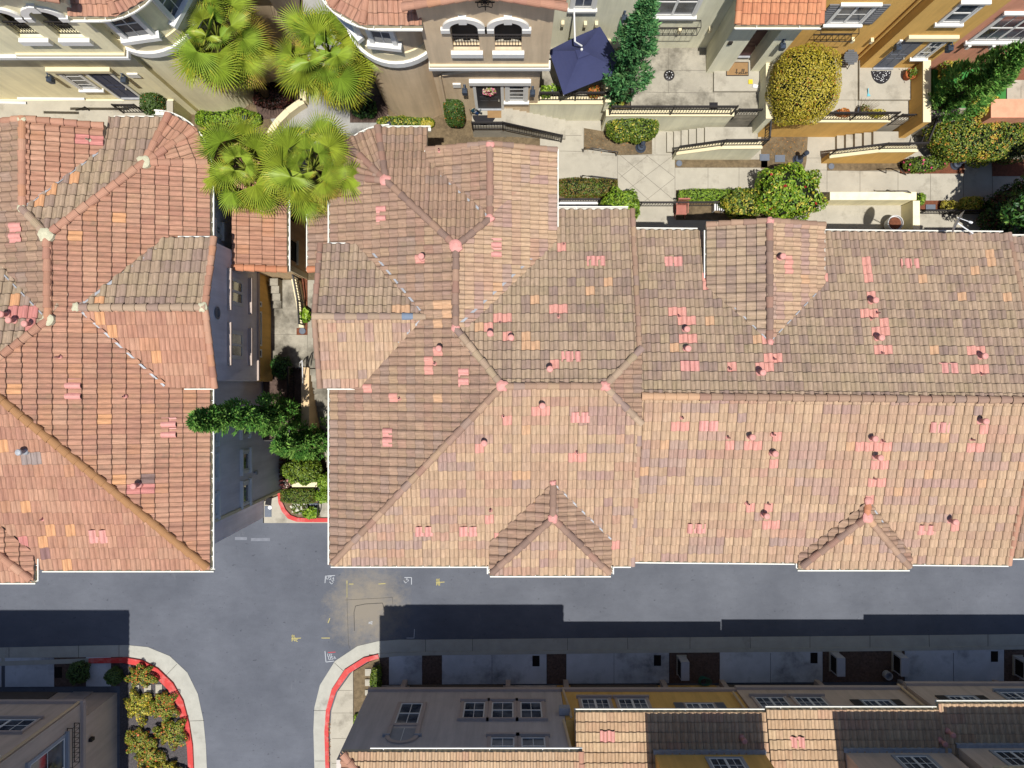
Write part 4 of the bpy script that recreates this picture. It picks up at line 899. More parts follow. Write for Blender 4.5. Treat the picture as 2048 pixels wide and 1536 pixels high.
class Face:
    """a vertical wall plane: 'S' looks to -Y, 'N' to +Y, 'E' to +X"""
    def __init__(s, k, c): s.k = k; s.c = c
    def w(s, a, n, z): return {'S': (a, s.c - n, z), 'N': (a, s.c + n, z), 'E': (s.c + n, a, z)}[s.k]
    def px(s, x, y):
        q = PX(x, y, s.c) if s.k == 'E' else PY(x, y, s.c); return (q.y if s.k == 'E' else q.x), q.z
    def box(s, mb, a0, a1, n0, n1, z0, z1, mi=0):
        p = s.w(a0, n0, z0); q = s.w(a1, n1, z1); mb.box(p[0], q[0], p[1], q[1], p[2], q[2], mi)
    def two(s, p, q):
        (a0, z0), (a1, z1) = s.px(*p), s.px(*q); return min(a0, a1), max(a0, a1), min(z0, z1), max(z0, z1)
def window(par, F, r, trim='trim_white', lights=2, bars=(2, 2), sill=True, tw=.1, head=True, hung=False, blind=False, sash='trim_white', shutters=None, proud=.06, name='window'):
    a0, a1, z0, z1 = r; m = MB()
    F.box(m, a0 - tw, a0, 0, proud, z0 - tw * .5, z1 + tw); F.box(m, a1, a1 + tw, 0, proud, z0 - tw * .5, z1 + tw); F.box(m, a0, a1, 0, proud - .004, z1, z1 + tw)
    if head: F.box(m, a0 - tw - .06, a1 + tw + .06, 0, proud + .07, z1 + tw, z1 + tw + .09)
    if sill: F.box(m, a0 - tw - .06, a1 + tw + .06, 0, proud + .08, z0 - tw - .05, z0 - tw * .5)
    else: F.box(m, a0, a1, 0, proud - .004, z0 - tw * .5, z0)
    o = m.build(name, M(trim), par); w = (a1 - a0) / lights
    for i in range(lights):
        l, r_ = a0 + i * w + .035, a0 + (i + 1) * w - .035; g = MB(); F.box(g, l, r_, 0, .012, z0 + .03, z1 - .03); g.build('pane', M('blind' if blind and i == blind - 1 else 'window_glass'), o)
    k = MB()
    for i in range(lights + 1): F.box(k, a0 + i * w - .05, a0 + i * w + .05, 0, .035, z0, z1) if 0 < i < lights else None
    F.box(k, a0, a0 + .06, 0, .035, z0, z1); F.box(k, a1 - .06, a1, 0, .035, z0, z1); F.box(k, a0 + .035, a1 - .035, 0, .034, z0, z0 + .06); F.box(k, a0 + .035, a1 - .035, 0, .034, z1 - .06, z1)
    if hung: F.box(k, a0 + .035, a1 - .035, 0, .033, (z0 + z1) / 2 - .035, (z0 + z1) / 2 + .035)
    for i in range(lights):
        if bars is None or (not hung and i == 1 and lights == 2 and bars[0] > 1 and False): continue
        for j in range(1, bars[0]): x = a0 + i * w + w * j / bars[0]; F.box(k, x - .014, x + .014, 0, .022, z0 + .03, z1 - .03)
        for j in range(1, bars[1]):
            z = z0 + (z1 - z0) * j / bars[1]; F.box(k, a0 + i * w + .03, a0 + (i + 1) * w - .03, 0, .021, z - .014, z + .014)
    k.build('sash', M(sash), o)
    if shutters:
        for sd in (0, 1):
            g = MB(); l = a0 - tw - .42 if sd == 0 else a1 + tw + .02; F.box(g, l, l + .4, 0, .05, z0 - .05, z1 + .08)
            for j in range(9): z = z0 + (z1 - z0) * (j + .5) / 9; F.box(g, l + .05, l + .35, .05, .065, z - .03, z + .03)
            g.build('shutter', M(shutters), par)
    return o
def door(par, F, r, m, tw=.12, trim='trim_white', head=True):
    a0, a1, z0, z1 = r; g = MB()
    F.box(g, a0 - tw, a0, 0, .07, z0, z1 + tw); F.box(g, a1, a1 + tw, 0, .07, z0, z1 + tw); F.box(g, a0, a1, 0, .066, z1, z1 + tw)
    if trim: g.build('door_frame', M(trim), par)
    g = MB(); F.box(g, a0, a1, 0, .02, z0 + .04, z1); w = a1 - a0; h = z1 - z0
    for i in (0, 1):
        for f0, f1 in ((.08, .38), (.42, .52), (.58, .9)):
            x0 = a0 + w * (.12 + .42 * i); F.box(g, x0, x0 + w * .34, .02, .032, z0 + h * f0, z0 + h * f1)
    o = g.build('door', M(m), par); k = MB(); F.box(k, a0, a1, .02, .1, z0, z0 + .05); k.build('threshold', M('zinc'), par)
    k = MB(); c = Vector(F.w(a1 - .09, .02, z0 + h * .42)); n = Vector(F.w(0, 1, 0)) - Vector(F.w(0, 0, 0)); k.lathe(c, [(.02, 0), (.02, .05), (.035, .06), (.03, .1)], 10, axis=n); k.build('handle', M('brass'), o, True); return o
def lantern(par, F, px, py):
    """wall lantern: px, py is the foot of its case in the photo"""
    q = Face(F.k, F.c + {'S': -.2, 'N': .2, 'E': .2}[F.k]); a, z = q.px(px, py); g = MB()
    F.box(g, a - .05, a + .05, 0, .02, z - .02, z + .4); F.box(g, a - .015, a + .015, .02, .2, z + .36, z + .39)
    o = g.build('wall_lamp', M('lamp_metal'), par); k = MB(); c = Vector(F.w(a, .2, z))
    k.lathe(c, [(.06, 0), (.13, .02), (.145, .3), (.06, .38), (.03, .4), (.045, .43), (.02, .47)], 4); k.build('lamp_case', M('lamp_metal'), o)
def slab(par, F, a0, a1, z0, z1, d, m, name, n0=0):
    g = MB(); F.box(g, a0, a1, n0, d, z0, z1); return g.build(name, M(m), par)
def downspout(par, pts, m='stucco_tan', r=.05):
    g = MB(); g.tube(pts, r, 8); return g.build('downspout', M(m), par, True)
def body(par, x0, x1, y0, y1, z0, z1, m, name='wall'):
    g = MB(); g.box(x0, x1, y0, y1, z0, z1); return g.build(name, M(m), par)
def arch_trim(par, F, a0, a1, z0, zs, th, proud, m, name='arch_trim', key=True):
    """surround of a round-headed opening a0..a1 springing at zs"""
    g = MB(); c = (a0 + a1) / 2; r = (a1 - a0) / 2; n = 20
    fo = []; fi = []
    for i in range(n + 1):
        t = math.pi * i / n; fo.append((c + (r + th) * math.cos(t), zs + (r + th) * .9 * math.sin(t))); fi.append((c + r * math.cos(t), zs + r * .9 * math.sin(t)))
    for i in range(n):
        A, B, C_, D = fi[i], fo[i], fo[i + 1], fi[i + 1]; W = lambda p, nn: F.w(p[0], nn, p[1])
        g.face([W(A, proud), W(B, proud), W(C_, proud), W(D, proud)]); g.face([W(B, 0), W(C_, 0), W(C_, proud), W(B, proud)]); g.face([W(A, 0), W(D, 0), W(D, proud), W(A, proud)])
    o = g.build(name, M(m), par)
    k = MB()
    if key: F.box(k, c - .13, c + .13, 0, proud + .05, zs + r * .85, zs + (r + th) * .95 + .08); k.build('keystone', M(m), o)
    return o
def arch_hole(par, F, a0, a1, z0, zs, m='dark_hole', n0=.012):
    g = MB(); c = (a0 + a1) / 2; r = (a1 - a0) / 2; pts = [(a0, z0), (a1, z0)] + [(c + r * math.cos(math.pi * i / 20), zs + r * .9 * math.sin(math.pi * i / 20)) for i in range(21)]
    g.face([F.w(a, n0, z) for a, z in pts]); return g.build('recess', M(m), par)
def wall_with_holes(par, F, a0, a1, z0, z1, holes, th, m, name='wall'):
    """wall slab with real round-headed openings (h0, h1, zb, zs)"""
    g = MB(); holes = sorted(holes); x = a0
    for h0, h1, zb, zs in holes:
        if h0 > x: F.box(g, x, h0, -th, 0, z0, z1)
        F.box(g, h0, h1, -th, 0, z0, zb); c = (h0 + h1) / 2; r = (h1 - h0) / 2; n = 18
        for i in range(n):
            ta, tb = math.pi * i / n, math.pi * (i + 1) / n
            p = (c + r * math.cos(ta), zs + r * .9 * math.sin(ta)); q = (c + r * math.cos(tb), zs + r * .9 * math.sin(tb))
            A = [F.w(p[0], 0, p[1]), F.w(p[0], 0, z1), F.w(q[0], 0, z1), F.w(q[0], 0, q[1])]; B = [F.w(p[0], -th, p[1]), F.w(p[0], -th, z1), F.w(q[0], -th, z1), F.w(q[0], -th, q[1])]
            g.face(A); g.face(B[::-1]); g.face([A[0], A[3], B[3], B[0]]); g.face([A[1], B[1], B[2], A[2]])
        x = h1
    F.box(g, x, a1, -th, 0, z0, z1); return g.build(name, M(m), par)
def railing(pts, h, label, group=None, post=True, gap=.115, m='black_iron', name='iron_railing', mid=.14):
    """iron railing along pts (feet of the rail); balusters form one infill panel"""
    pts = [Vector(p) for p in pts]; root = thing(name, label, 'railing', pts[0], group); Z = Vector((0, 0, 1)); top = MB(); low = MB(); bal = MB()
    for a, b in zip(pts, pts[1:]):
        top.bar(a + Z * h, b + Z * h, .055, .04); low.bar(a + Z * .1, b + Z * .1, .03); low.bar(a + Z * (h - mid), b + Z * (h - mid), .03)
        L = (b - a).length; n = max(1, int(L / gap))
        for i in range(1, n): p = a + (b - a) * (i / n); bal.bar(p + Z * .1, p + Z * (h - .03), .018)
    top.build('top_rail', M(m), root); low.build('lower_rails', M(m), root); bal.build('baluster_panel', M(m), root)
    for p in pts:
        q = MB(); q.box(p.x - .028, p.x + .028, p.y - .028, p.y + .028, p.z, p.z + h + .05); q.build('post', M(m), root)
    return root

# ---------------------------------------------------------------- bodies of the three big roofs
body(C.root, xW + .5, xB - .25, xS + .6, xN - .5, -.1, ZE - .16, 'stucco_taupe'); body(C.root, xW + .5, xE2 - .5, xN - .5, ap.y, ZC - .2, ZE - .16, 'stucco_taupe')
g = MB(); g.lathe((ap.x, ap.y, ZC - .2), [(dT * .92 - .35, 0), (dT * .92 - .35, ZE - ZC)], 32); g.build('turret_wall', M('stucco_taupe'), C.root, True)
body(C.root, ap.x, xE2 - .5, ap.y, y3n - .4, ZC - .2, ZE - .1, 'stucco_taupe'); body(C.root, x4 + .35, xW + 1.5, y4s + .45, y4n - .45, ZC - .2, ZE + .3, 'stucco_taupe'); body(C.root, x5w + .4, x5e - .4, y5 + .4, xS + 1, 2.8, ZE, 'stucco_taupe')
body(Rh.root, xB - .2, xR1 - .1, -6.0, 4.9, -.1, ZR - .1, 'stucco_sage'); body(Rh.root, x6w + .4, x6e - .4, 4.0, y6 - .4, ZC - .2, ZR + .6, 'stucco_sage'); body(Rh.root, x7w + .4, x7e - .4, y7 + .4, -5, 2.8, ZR + .2, 'stucco_sage'); body(R2.root, xR1, xR1 + 3.5, -5.8, 5.1, -.1, ZR - .1, 'stucco_cream')
XL = -11.5; YLc = P(0, 980, 0).y
body(L.root, -25, XL, YLc, kt.y, -.1, ZE - .16, 'stucco_shade', 'east_wall'); body(L.root, -25, -12.56, -6.75, YLc + .01, -.1, ZE - .16, 'stucco_shade', 'garage_wall')
g = MB(); g.lathe((kt.x, kt.y, ZC - .2), [(dT2 * .92 - .3, 0), (dT2 * .92 - .3, ZE - ZC)], 32); g.build('turret_wall', M('stucco_oldtan'), L.root, True)
body(L.root, -25, kt.x, kt.y, y3l - .4, ZC - .2, ZE - .1, 'stucco_oldtan')
XG = -10.88; zf = lambda x, y: min(lN4.z(x, y), lS4.z(x, y)) - .17
g = MB(); yg = [.12, k4.y, 5.2]
g.face([(XG, yg[0], ZP), (XG, yg[2], ZP), (XG, yg[2], zf(XG, yg[2])), (XG, yg[1], zf(XG, yg[1])), (XG, yg[0], zf(XG, yg[0]))])
for y in (yg[0], yg[2]): g.face([(XG, y, ZP), (XL - .5, y, ZP), (XL - .5, y, ZE), (XG, y, zf(XG, y))])
g.build('gable_wall', M('stucco_shade'), L.root); body(L.root, XL - .5, XG - .03, yg[0], yg[2], ZC - .2, ZP, 'stucco_ochre', 'lower_wall')
slab(L.root, Face('E', XL), YLc + .02, YLc + .14, 0, ZE - .2, .06, 'trim_cream', 'corner_trim'); slab(L.root, Face('E', XG - .03), .15, 5.15, ZP - .1, ZP + .05, .1, 'trim_taupe', 'band_course')
FG = Face('E', XG)
for p, q in (((461, 557), (484, 610)), ((461, 664), (484, 715))):
    a0, a1, z0, z1 = FG.two(p, q); window(L.root, FG, (a0, a1, z0, z1), 'trim_white', 2, None, False, .09, False, proud=.04)
    slab(L.root, FG, a0 - .35, a1 + .35, z1 + .22, z1 + .34, .16, 'trim_taupe', 'window_head'); slab(L.root, FG, a0 - .3, a1 + .3, z0 - .78, z0 - .66, .16, 'trim_taupe', 'window_sill')
a, z = FG.px(433.5, 626); g = MB(); g.lathe((XG, a, z), [(.2, 0), (.24, .04), (.16, .05), (.15, .01)], 24, axis=(1, 0, 0)); g.build('round_vent', M('shutter_grey'), L.root, True)
FLo = Face('E', XG - .03)
for y0_, y1_ in ((602, 614), (622, 692), (698, 715)):
    a0, a1, z0, z1 = FLo.two((517.5, y0_), (521, y1_)); window(L.root, FLo, (a0, a1, z0 - .1, z1), 'stucco_ochre', 1, None, False, .03, False, name='slot_window', proud=.03)
FE = Face('E', XL)
for p, q in (((426, 858), (431, 884)), ((426, 916), (431, 954)), ((426, 994), (431, 1030)), ((483, 852), (495, 868)), ((484, 907), (496, 938)), ((484, 970), (496, 1003))):
    window(L.root, FE, FE.two(p, q), 'trim_white', 1, (1, 1), True, .13)
window(L.root, FE, FE.two((430, 448), (440, 472)), 'trim_white', 1, (2, 2), True, .12, blind=False)
a, z = FE.px(508, 945); g = MB(); g.lathe((XL, a, z), [(.03, 0), (.03, .06), (.1, .08), (.1, .16)], 14, axis=(1, 0, 0)); g.build('security_lamp', M('trim_grey'), L.root, True)
# porches of both houses in the passage
for hs, sg, xe, pxe, pal in ((L, 1, None, 574, 'terra'), (C, -1, None, 617.5, 'blend')):
    ze = 7.8; e = P(pxe, 548, ze); pl = Pl((sg, 0), e, .29); xin = XG + .0 if sg > 0 else xW + .45
    y0_, y1_ = e.y + .12, 9.2
    hs.add(pl, facet(pl, rect(min(e.x, xin), max(e.x, xin), y0_, y1_)), pal, .25, h0=-e.x * sg, name='porch_roof')
    hs.gutter((e.x, y0_, ze), (e.x, y1_, ze), (sg, 0)); a = Vector((e.x, y0_ + .05, ze)); b = Vector((xin, y0_ + .05, pl.z(xin, 0))); hs.cap(a, b, 'bright', 'rake_tile', r=.13, seg=.42)
    xw = e.x - sg * .35
    FW = Face('E', xw)
    body(hs.root, min(xw, xin), max(xw, xin), y0_ + .3, y1_, ZC, ze - .12, 'stucco_oldtan', 'porch_wall')
    if sg > 0:
        r = FW.two((582, 480), (592, 525)); g = MB(); FW.box(g, r[0], r[1], 0, .02, r[2], r[3]); o = g.build('shuttered_opening', M('dark_hole'), hs.root); slab(hs.root, FW, r[0] - .1, r[1] + .1, r[2] - .12, r[2] - .02, .1, 'trim_cream', 'window_sill')
        r = FW.two((580, 430), (590, 446)); g = MB(); FW.box(g, r[0], r[1], 0, .02, r[2], r[3]); g.build('shuttered_opening', M('dark_hole'), hs.root)
        slab(hs.root, FW, y0_ + .25, y0_ + .5, ZC, ze - .2, .03, 'trim_cream', 'corner_trim')
# alley fronts of the big houses: garage doors, band and windows
for hs, yF, xs, m in ((C, xS + .6, (-5.5, -2.2, 1.2), 'trim_cream'), (Rh, -6.0, (5.6, 8.6, 12.6, 15.4), 'trim_cream'), (L, -6.75, (-23, -19.5, -16), 'trim_cream')):
    F = Face('S', yF)
    for x in xs:
        slab(hs.root, F, x - 1.2, x + 1.2, 0, 2.2, .03, 'garage_door', 'garage_door'); window(hs.root, F, (x - .7, x + .7, 3.8, 5.1), m, 2, (2, 2)); window(hs.root, F, (x - .7, x + .7, 6.7, 8.0), m, 2, (2, 2))
    slab(hs.root, F, min(xs) - 1.8, max(xs) + 1.8, 2.8, 3.0, .09, m, 'band_course')
# ================================================================= houses along the top of the photo
GH = 'row houses facing the courtyard'
def roof_part(root, pl, poly, pal, moss=.2, tw=.33, tl=.36, seed=1, h0=None):
    mb = MB(); tile_facet(mb, pl, poly, tw, tl, pal, moss, random.Random(seed), (), h0)
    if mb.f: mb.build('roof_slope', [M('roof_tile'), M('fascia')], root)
def cap_part(root, a, b, pal, seed=1, name='ridge_cap', **k):
    mb = MB(); caps(mb, a, b, pal, random.Random(seed), **k); mb.build(name, M('roof_tile'), root, True)
def gut_part(root, a, b, out, **k):
    mb = MB(); gutter(mb, a, b, out, **k); mb.build('gutter', M('white_paint'), root)
def curved_band(root, cx, cy, r, z0, z1, t0, t1, proud, m, name):
    g = MB(); n = 24
    for i in range(n):
        a = rad(t0 + (t1 - t0) * i / n); b = rad(t0 + (t1 - t0) * (i + 1) / n); p = lambda q, rr, z: (cx + rr * math.sin(q), cy - rr * math.cos(q), z)
        g.face([p(a, r + proud, z0), p(b, r + proud, z0), p(b, r + proud, z1), p(a, r + proud, z1)]); g.face([p(a, r + proud, z1), p(b, r + proud, z1), p(b, r - .1, z1), p(a, r - .1, z1)]); g.face([p(a, r + proud, z0), p(a, r - .1, z0), p(b, r - .1, z0), p(b, r + proud, z0)])
    return g.build(name, M(m), root)
def balcony_house(label, stc, mir, loc, yg, yu, xa, xb, z0, zband, holes, zsill, zspring, xgl, xgr, zgab, turret, turret_r, zeave, pal, xback):
    h = thing('row_house', label, 'house', loc, GH); F = Face('S', yg); U = Face('S', yu)
    body(h, xa, xb, yg, yg + 6, z0, zband, stc); wall_with_holes(h, U, xgl, xgr, zband, zgab, [(a, b, zsill, zspring) for a, b in holes], .3, stc, 'upper_wall')
    g = MB(); ax = (xgl + xgr) / 2 + .2 * mir; g.prism([(xgl, yu), (xgr, yu), (xgr, yu + .3), (xgl, yu + .3)], zgab, lambda x, y: zgab + .3 * (abs(xgr - xgl) / 2 - abs(x - (xgl + xgr) / 2)) * 0 + .01); g.build('upper_wall', M(stc), h)
    g = MB(); m_ = (xgl + xgr) / 2; A = [(xgl, yu, zgab), (xgr, yu, zgab), (m_, yu, zgab + .29 * (xgr - xgl) / 2)]; g.face(A); g.build('gable_wall', M(stc), h)
    body(h, xgl, xgr, yu + 1.9, yu + 6, zband, zgab, stc, 'balcony_back'); body(h, xgl, xgl + .2, yu + .3, yu + 1.9, zband, zgab, stc, 'balcony_side'); body(h, xgr - .2, xgr, yu + .3, yu + 1.9, zband, zgab, stc, 'balcony_side'); body(h, xgl, xgr, yu + .3, yu + 1.9, zsill - .45, zsill - .3, 'concrete', 'balcony_floor')
    slab(h, U, xgl - .05, xgr + .08, zband - .02, zband + .16, .12, 'trim_white', 'band_course', -.2); slab(h, U, xgl - .02, xgr + .02, zband + .2, zband + .30, .09, 'trim_cream', 'band_course', -.2)
    for a, b in holes:
        arch_trim(h, U, a, b, zsill, zspring, .24, .09, 'trim_white'); slab(h, U, a - .3, a + .0, zspring - .22, zspring, .12, 'trim_white', 'arch_impost'); slab(h, U, b, b + .3, zspring - .22, zspring, .12, 'trim_white', 'arch_impost'); slab(h, U, a - .1, b + .1, zsill - .34, zsill - .06, .14, 'trim_white', 'balcony_sill')
        g = MB(); yy = yu + .1
        g.bar((a, yy, zsill + .85), (b, yy, zsill + .85), .05); g.bar((a, yy, zsill + .65), (b, yy, zsill + .65), .025); g.bar((a, yy, zsill + .1), (b, yy, zsill + .1), .025)
        for i in range(1, 9): g.bar((a + (b - a) * i / 9, yy, zsill + .1), (a + (b - a) * i / 9, yy, zsill + .85), .02)
        g.build('balcony_rail', M('black_iron'), h)
    m_ = (xgl + xgr) / 2
    eW = Pl((-1, 0), (xgl - .3, 0, zgab - .08), .3); eE = Pl((1, 0), (xgr + .3, 0, zgab - .08), .3)
    for pl, o in ((eW, eE), (eE, eW)): roof_part(h, pl, facet(pl, rect(xgl - .3, xgr + .3, yu - .3, yu + 6), [o]), pal, .2, seed=2)
    cap_part(h, (xgl - .3, yu - .3, zgab - .05), (m_, yu - .3, eW.z(m_, 0)), pal, 3, 'rake_tile', r=.12); cap_part(h, (xgr + .3, yu - .3, zgab - .05), (m_, yu - .3, eW.z(m_, 0)), pal, 4, 'rake_tile', r=.12)
    cx, cy = turret; n = 28; g = MB(); g.lathe((cx, cy, ZC - .2), [(turret_r, 0), (turret_r, zeave - ZC + .1)], 48); g.build('turret_wall', M(stc), h, True)
    curved_band(h, cx, cy, turret_r, zband - .1, zband + .22, -100, 100, .16, 'trim_white', 'band_course'); curved_band(h, cx, cy, turret_r, zband + .22, zband + .75, -100, 100, .06, 'trim_cream', 'band_course')
    body(h, min(cx, xback), max(cx, xback), cy, cy + 5, ZC - .2, zeave, stc, 'side_wall')
    # turret roof: facets fanning round to the street corner
    R_ = turret_r + .38; apx = Vector((cx, cy, zeave + R_ * .3)); pls = [Pl((math.sin(rad(t)), -math.cos(rad(t))), apx, .3) for t in (0, 30 * mir, 62 * mir, 92 * mir)]
    for i, pl in enumerate(pls):
        far = lambda x, y: (x - cx) * pl.d[0] + (y - cy) * pl.d[1] - R_; x1 = xgl + .12 if mir < 0 else xgr - .12
        ft = rect(min(cx - 3 * (mir < 0), x1 if mir > 0 else cx - 3), max(cx + 3 * (mir > 0), x1 if mir < 0 else cx + 3), cy - 3, cy + 1.0)
        roof_part(h, pl, facet(pl, ft, [q for q in pls if q is not pl], [far]), pal, .15, seed=5 + i)
    for t in (15, 46, 77): cap_part(h, apx + Vector((math.sin(rad(t * mir)) * R_, -math.cos(rad(t * mir)) * R_, -R_ * .3 + .02)), apx, pal, 9)
    q = [Vector((cx + (R_ + .02) * math.sin(rad(t * mir)), cy - (R_ + .02) * math.cos(rad(t * mir)), zeave)) for t in range(0, 101, 10)]
    for a, b in zip(q, q[1:]): gut_part(h, a, b, ((a + b) / 2 - Vector((cx, cy, zeave)))[:2], strap=3)
    gut_part(h, (x1, cy - R_ - .02, zeave), (cx, cy - R_ - .02, zeave), (0, -1), strap=.7)
    return h, F, U
# tan house with two arched balconies
TC, F, U = balcony_house('tan row house with two arched balconies, a round turret and a dark front door', 'stucco_tan', -1, (-1, 12, ZC), 11.93, 11.68, -3.05, 1.09, ZC - .2, 9.75, [(-2.04, -1.12), (-.59, .33)], 11.15, 12.75, -3.0, 1.33, 14.55, (-4.25, 13.62), 1.75, 13.2, 'terra', -3)
door(TC, F, F.two((957, 217), (1001, 168)), 'door_black'); a0, a1, z0, z1 = F.two((1017, 200), (1050, 170)); window(TC, F, (a0, a1, z0, z1), 'trim_white', 1, (1, 4), True, .14, False)
a0, a1, z0, z1 = F.two((939, 166), (1062, 158)); slab(TC, F, a0, a1, z0 + .1, z1, .16, 'trim_white', 'door_head'); lantern(TC, F, 930, 187); lantern(TC, F, 1065, 190)
a0, a1, z0, z1 = F.two((907, 175), (921, 166)); slab(TC, F, a0, a1, z0 + .1, z1, .06, 'trim_white', 'number_plate')
downspout(TC, [PY(1010, 130, 11.75), PY(1000, 134, 11.86), PY(885, 149, 11.86), PY(879, 152, 11.86), PY(897, 238, 11.86), PY(893, 240, 11.75)], 'stucco_tan', .06)
g = MB(); q = PY(970, 8, 11.6)
for s in (-1, 1):
    for k in (.5, 1.0): g.tube([(q.x + s * .28 * k * math.sin(t / 8 * 3.1) * (1 - t / 22), q.y - .02, q.z + .2 - .42 * k * t / 8 + .1 * math.sin(t)) for t in range(9)], .014, 5)
g.bar((q.x - .3, q.y, q.z + .1), (q.x + .3, q.y, q.z + .1), .03); g.bar((q.x, q.y, q.z + .25), (q.x, q.y, q.z - .35), .03); g.build('scroll_ornament', M('black_iron'), TC, True)
def turret_window(h, cx, cy, r, t, z0, z1, w, m='trim_white'):
    d = Vector((math.sin(rad(t)), -math.cos(rad(t)), 0)); u = Vector((-d.y, d.x, 0)); c = Vector((cx, cy, 0)) + d * (r * math.cos(w / 2 / r) - .02); Z = Vector((0, 0, 1)); fr = MB(); gl = MB(); sa = MB()
    def bx(mb, a0, a1, n0, n1, z0_, z1_): mb.prism([(c + u * a0 + d * n0)[:2], (c + u * a1 + d * n0)[:2], (c + u * a1 + d * n1)[:2], (c + u * a0 + d * n1)[:2]], z0_, z1_)
    for s in (-1, 1): bx(fr, s * w / 2 - .08, s * w / 2 + .08, 0, .16, z0, z1)
    bx(fr, -w / 2 - .2, w / 2 + .2, 0, .26, z0 - .22, z0 - .01); bx(fr, -w / 2 - .1, w / 2 + .1, 0, .17, z1 + .002, z1 + .12); o = fr.build('window', M(m), h)
    bx(gl, -w / 2 + .08, w / 2 - .08, 0, .09, z0, z1); gl.build('pane', M('window_glass'), o); bx(sa, -.012, .012, .09, .105, z0, z1); bx(sa, -w / 2 + .08, w / 2 - .08, .09, .11, (z0 + z1) / 2 - .02, (z0 + z1) / 2 + .02); sa.build('sash', M(m), o)
turret_window(TC, -4.25, 13.62, 1.75, -6, 11.3, 12.9, .8); turret_window(TC, -4.25, 13.62, 1.75, -50, 11.3, 12.9, .8)
# cream house at the left
TL, F, U = balcony_house('cream row house at the left with arched balconies and a round turret behind the palms', 'stucco_cream', 1, (-16, 12, ZC), 12.2, 11.95, -26, -14.15, ZC - .2, 10.05, [(-16.95, -16.12), (-15.58, -14.7)], 11.5, 12.95, -17.9, -14.0, 14.5, (-13.2, 13.9), 1.8, 13.3, 'terra', -16)
body(TL, -26, -17.9, 11.95, 18, 10.05, 14.5, 'stucco_cream', 'upper_wall'); slab(TL, U, -26, -17.97, 10.03, 10.21, .12, 'trim_white', 'band_course', -.2)
door(TL, F, (-16.62, -15.78, 5.72, 8.25), 'door_navy'); window(TL, F, (-17.72, -17.05, 6.7, 8.2), 'trim_white', 1, (1, 4), True, .12, False); slab(TL, F, -17.98, -15.5, 8.42, 8.62, .16, 'trim_cream', 'door_head'); lantern(TL, F, 107, 164); lantern(TL, F, 254, 165)
a0, a1, z0, z1 = F.two((262, 153), (276, 147)); slab(TL, F, a0, a1, z0, z1 + .05, .06, 'trim_white', 'number_plate'); turret_window(TL, -13.2, 13.9, 1.8, 8, 11.3, 12.9, .95); turret_window(TL, -13.2, 13.9, 1.8, 62, 11.3, 12.9, .85)
body(TL, -20, -18.6, 10.6, 12.19, ZC, 5.0, 'stucco_cream', 'planter_wall'); g = MB(); g.tube([PY(36, 197, 10.9), PY(170, 198, 10.9)], .055, 8); g.tube([PY(-30, 204, 10.7), PY(53, 206, 10.7)], .055, 8); g.build('handrail', M('white_paint'), TL, True)
body(TL, -26, -14.5, 10.72, 12.19, ZC, 5.55, 'stucco_cream', 'porch_base'); slab(TL, Face('S', 10.72), -26, -14.5, 5.55, 5.6, .02, 'concrete', 'porch_edge', -1.4)
body(TL, -14.0, -11.35, 13.9, 20, ZC - .2, 11, 'stucco_tan', 'side_wall'); g = MB(); g.box(-11.4, -9.55, 13.36, 13.6, ZC - .1, 6.6); g.build('gate_wall', M('stucco_tan'), TL)
body(TL, -11.3, -9.6, 15.2, 20, ZC, 8.6, 'stucco_tan', 'rear_wing'); pl = Pl((0, -1), (0, 14.9, 8.7), .3); roof_part(TL, pl, rect(-11.4, -9.5, 14.9, 17), 'bright', .1, seed=4)
# sage house
TG = thing('row_house', 'pale sage row house with a maroon door under a small tiled porch roof', 'house', (6, 14, ZP), GH); FG2 = Face('S', 14.37)
body(TG, 1.1, 10.9, 14.37, 20, ZC, 15, 'stucco_sage'); a0, a1, z0, z1 = FG2.two((1302, 29), (1404, -10)); window(TG, FG2, (a0, a1, z0, z1 + .5), 'trim_white', 2, (1, 1), True, .12, True, True)
a0, a1, z0, z1 = FG2.two((1146, 14), (1190, -12)); window(TG, FG2, (a0, a1, z0, z1 + .4), 'trim_white', 1, (2, 2), True, .14, True); lantern(TG, FG2, 1247, 42)
def flower_rail(root, F, p, q, d=.3):
    a0, a1, z0, z1 = F.two(p, q); g = MB()
    for z in (z0, z1):
        for n in (.02, d): g.bar(F.w(a0, n, z), F.w(a1, n, z), .022)
        for a in (a0, a1): g.bar(F.w(a, .0, z), F.w(a, d, z), .022)
    k = max(4, int((a1 - a0) / .22))
    for i in range(k + 1): a = a0 + (a1 - a0) * i / k; g.bar(F.w(a, d, z0), F.w(a, d, z1), .016); g.bar(F.w(a, .02, z0), F.w(a, d, z0), .016)
    g.build('window_box_rail', M('black_iron'), root)
flower_rail(TG, FG2, (1313, 56), (1402, 40))
FP = Face('S', 13.3); ZPo = ZP + .16
body(TG, 8.3, 9.2, 13.3, 14.36, ZC, 10.25, 'stucco_sage', 'porch_wall'); body(TG, 10.14, 10.9, 13.3, 14.36, ZC, 10.25, 'stucco_sage', 'porch_wall'); body(TG, 9.2, 10.14, 13.3, 14.36, 9.75, 10.24, 'stucco_sage', 'porch_wall'); FD = Face('S', 13.95); body(TG, 9.2, 10.14, 13.95, 14.3, ZPo - .2, 9.76, 'stucco_sage', 'porch_back')
door(TG, FD, (9.24, 10.1, ZPo + .02, 8.2), 'door_maroon', .02, None); pl = Pl((0, -1), (0, 12.92, 10.4), .3); roof_part(TG, pl, rect(8.05, 11.15, 12.92, 15.5), 'bright', .1, .33, .36, 3); gut_part(TG, (8.05, 12.92, 10.4), (11.15, 12.92, 10.4), (0, -1), strap=1.4)
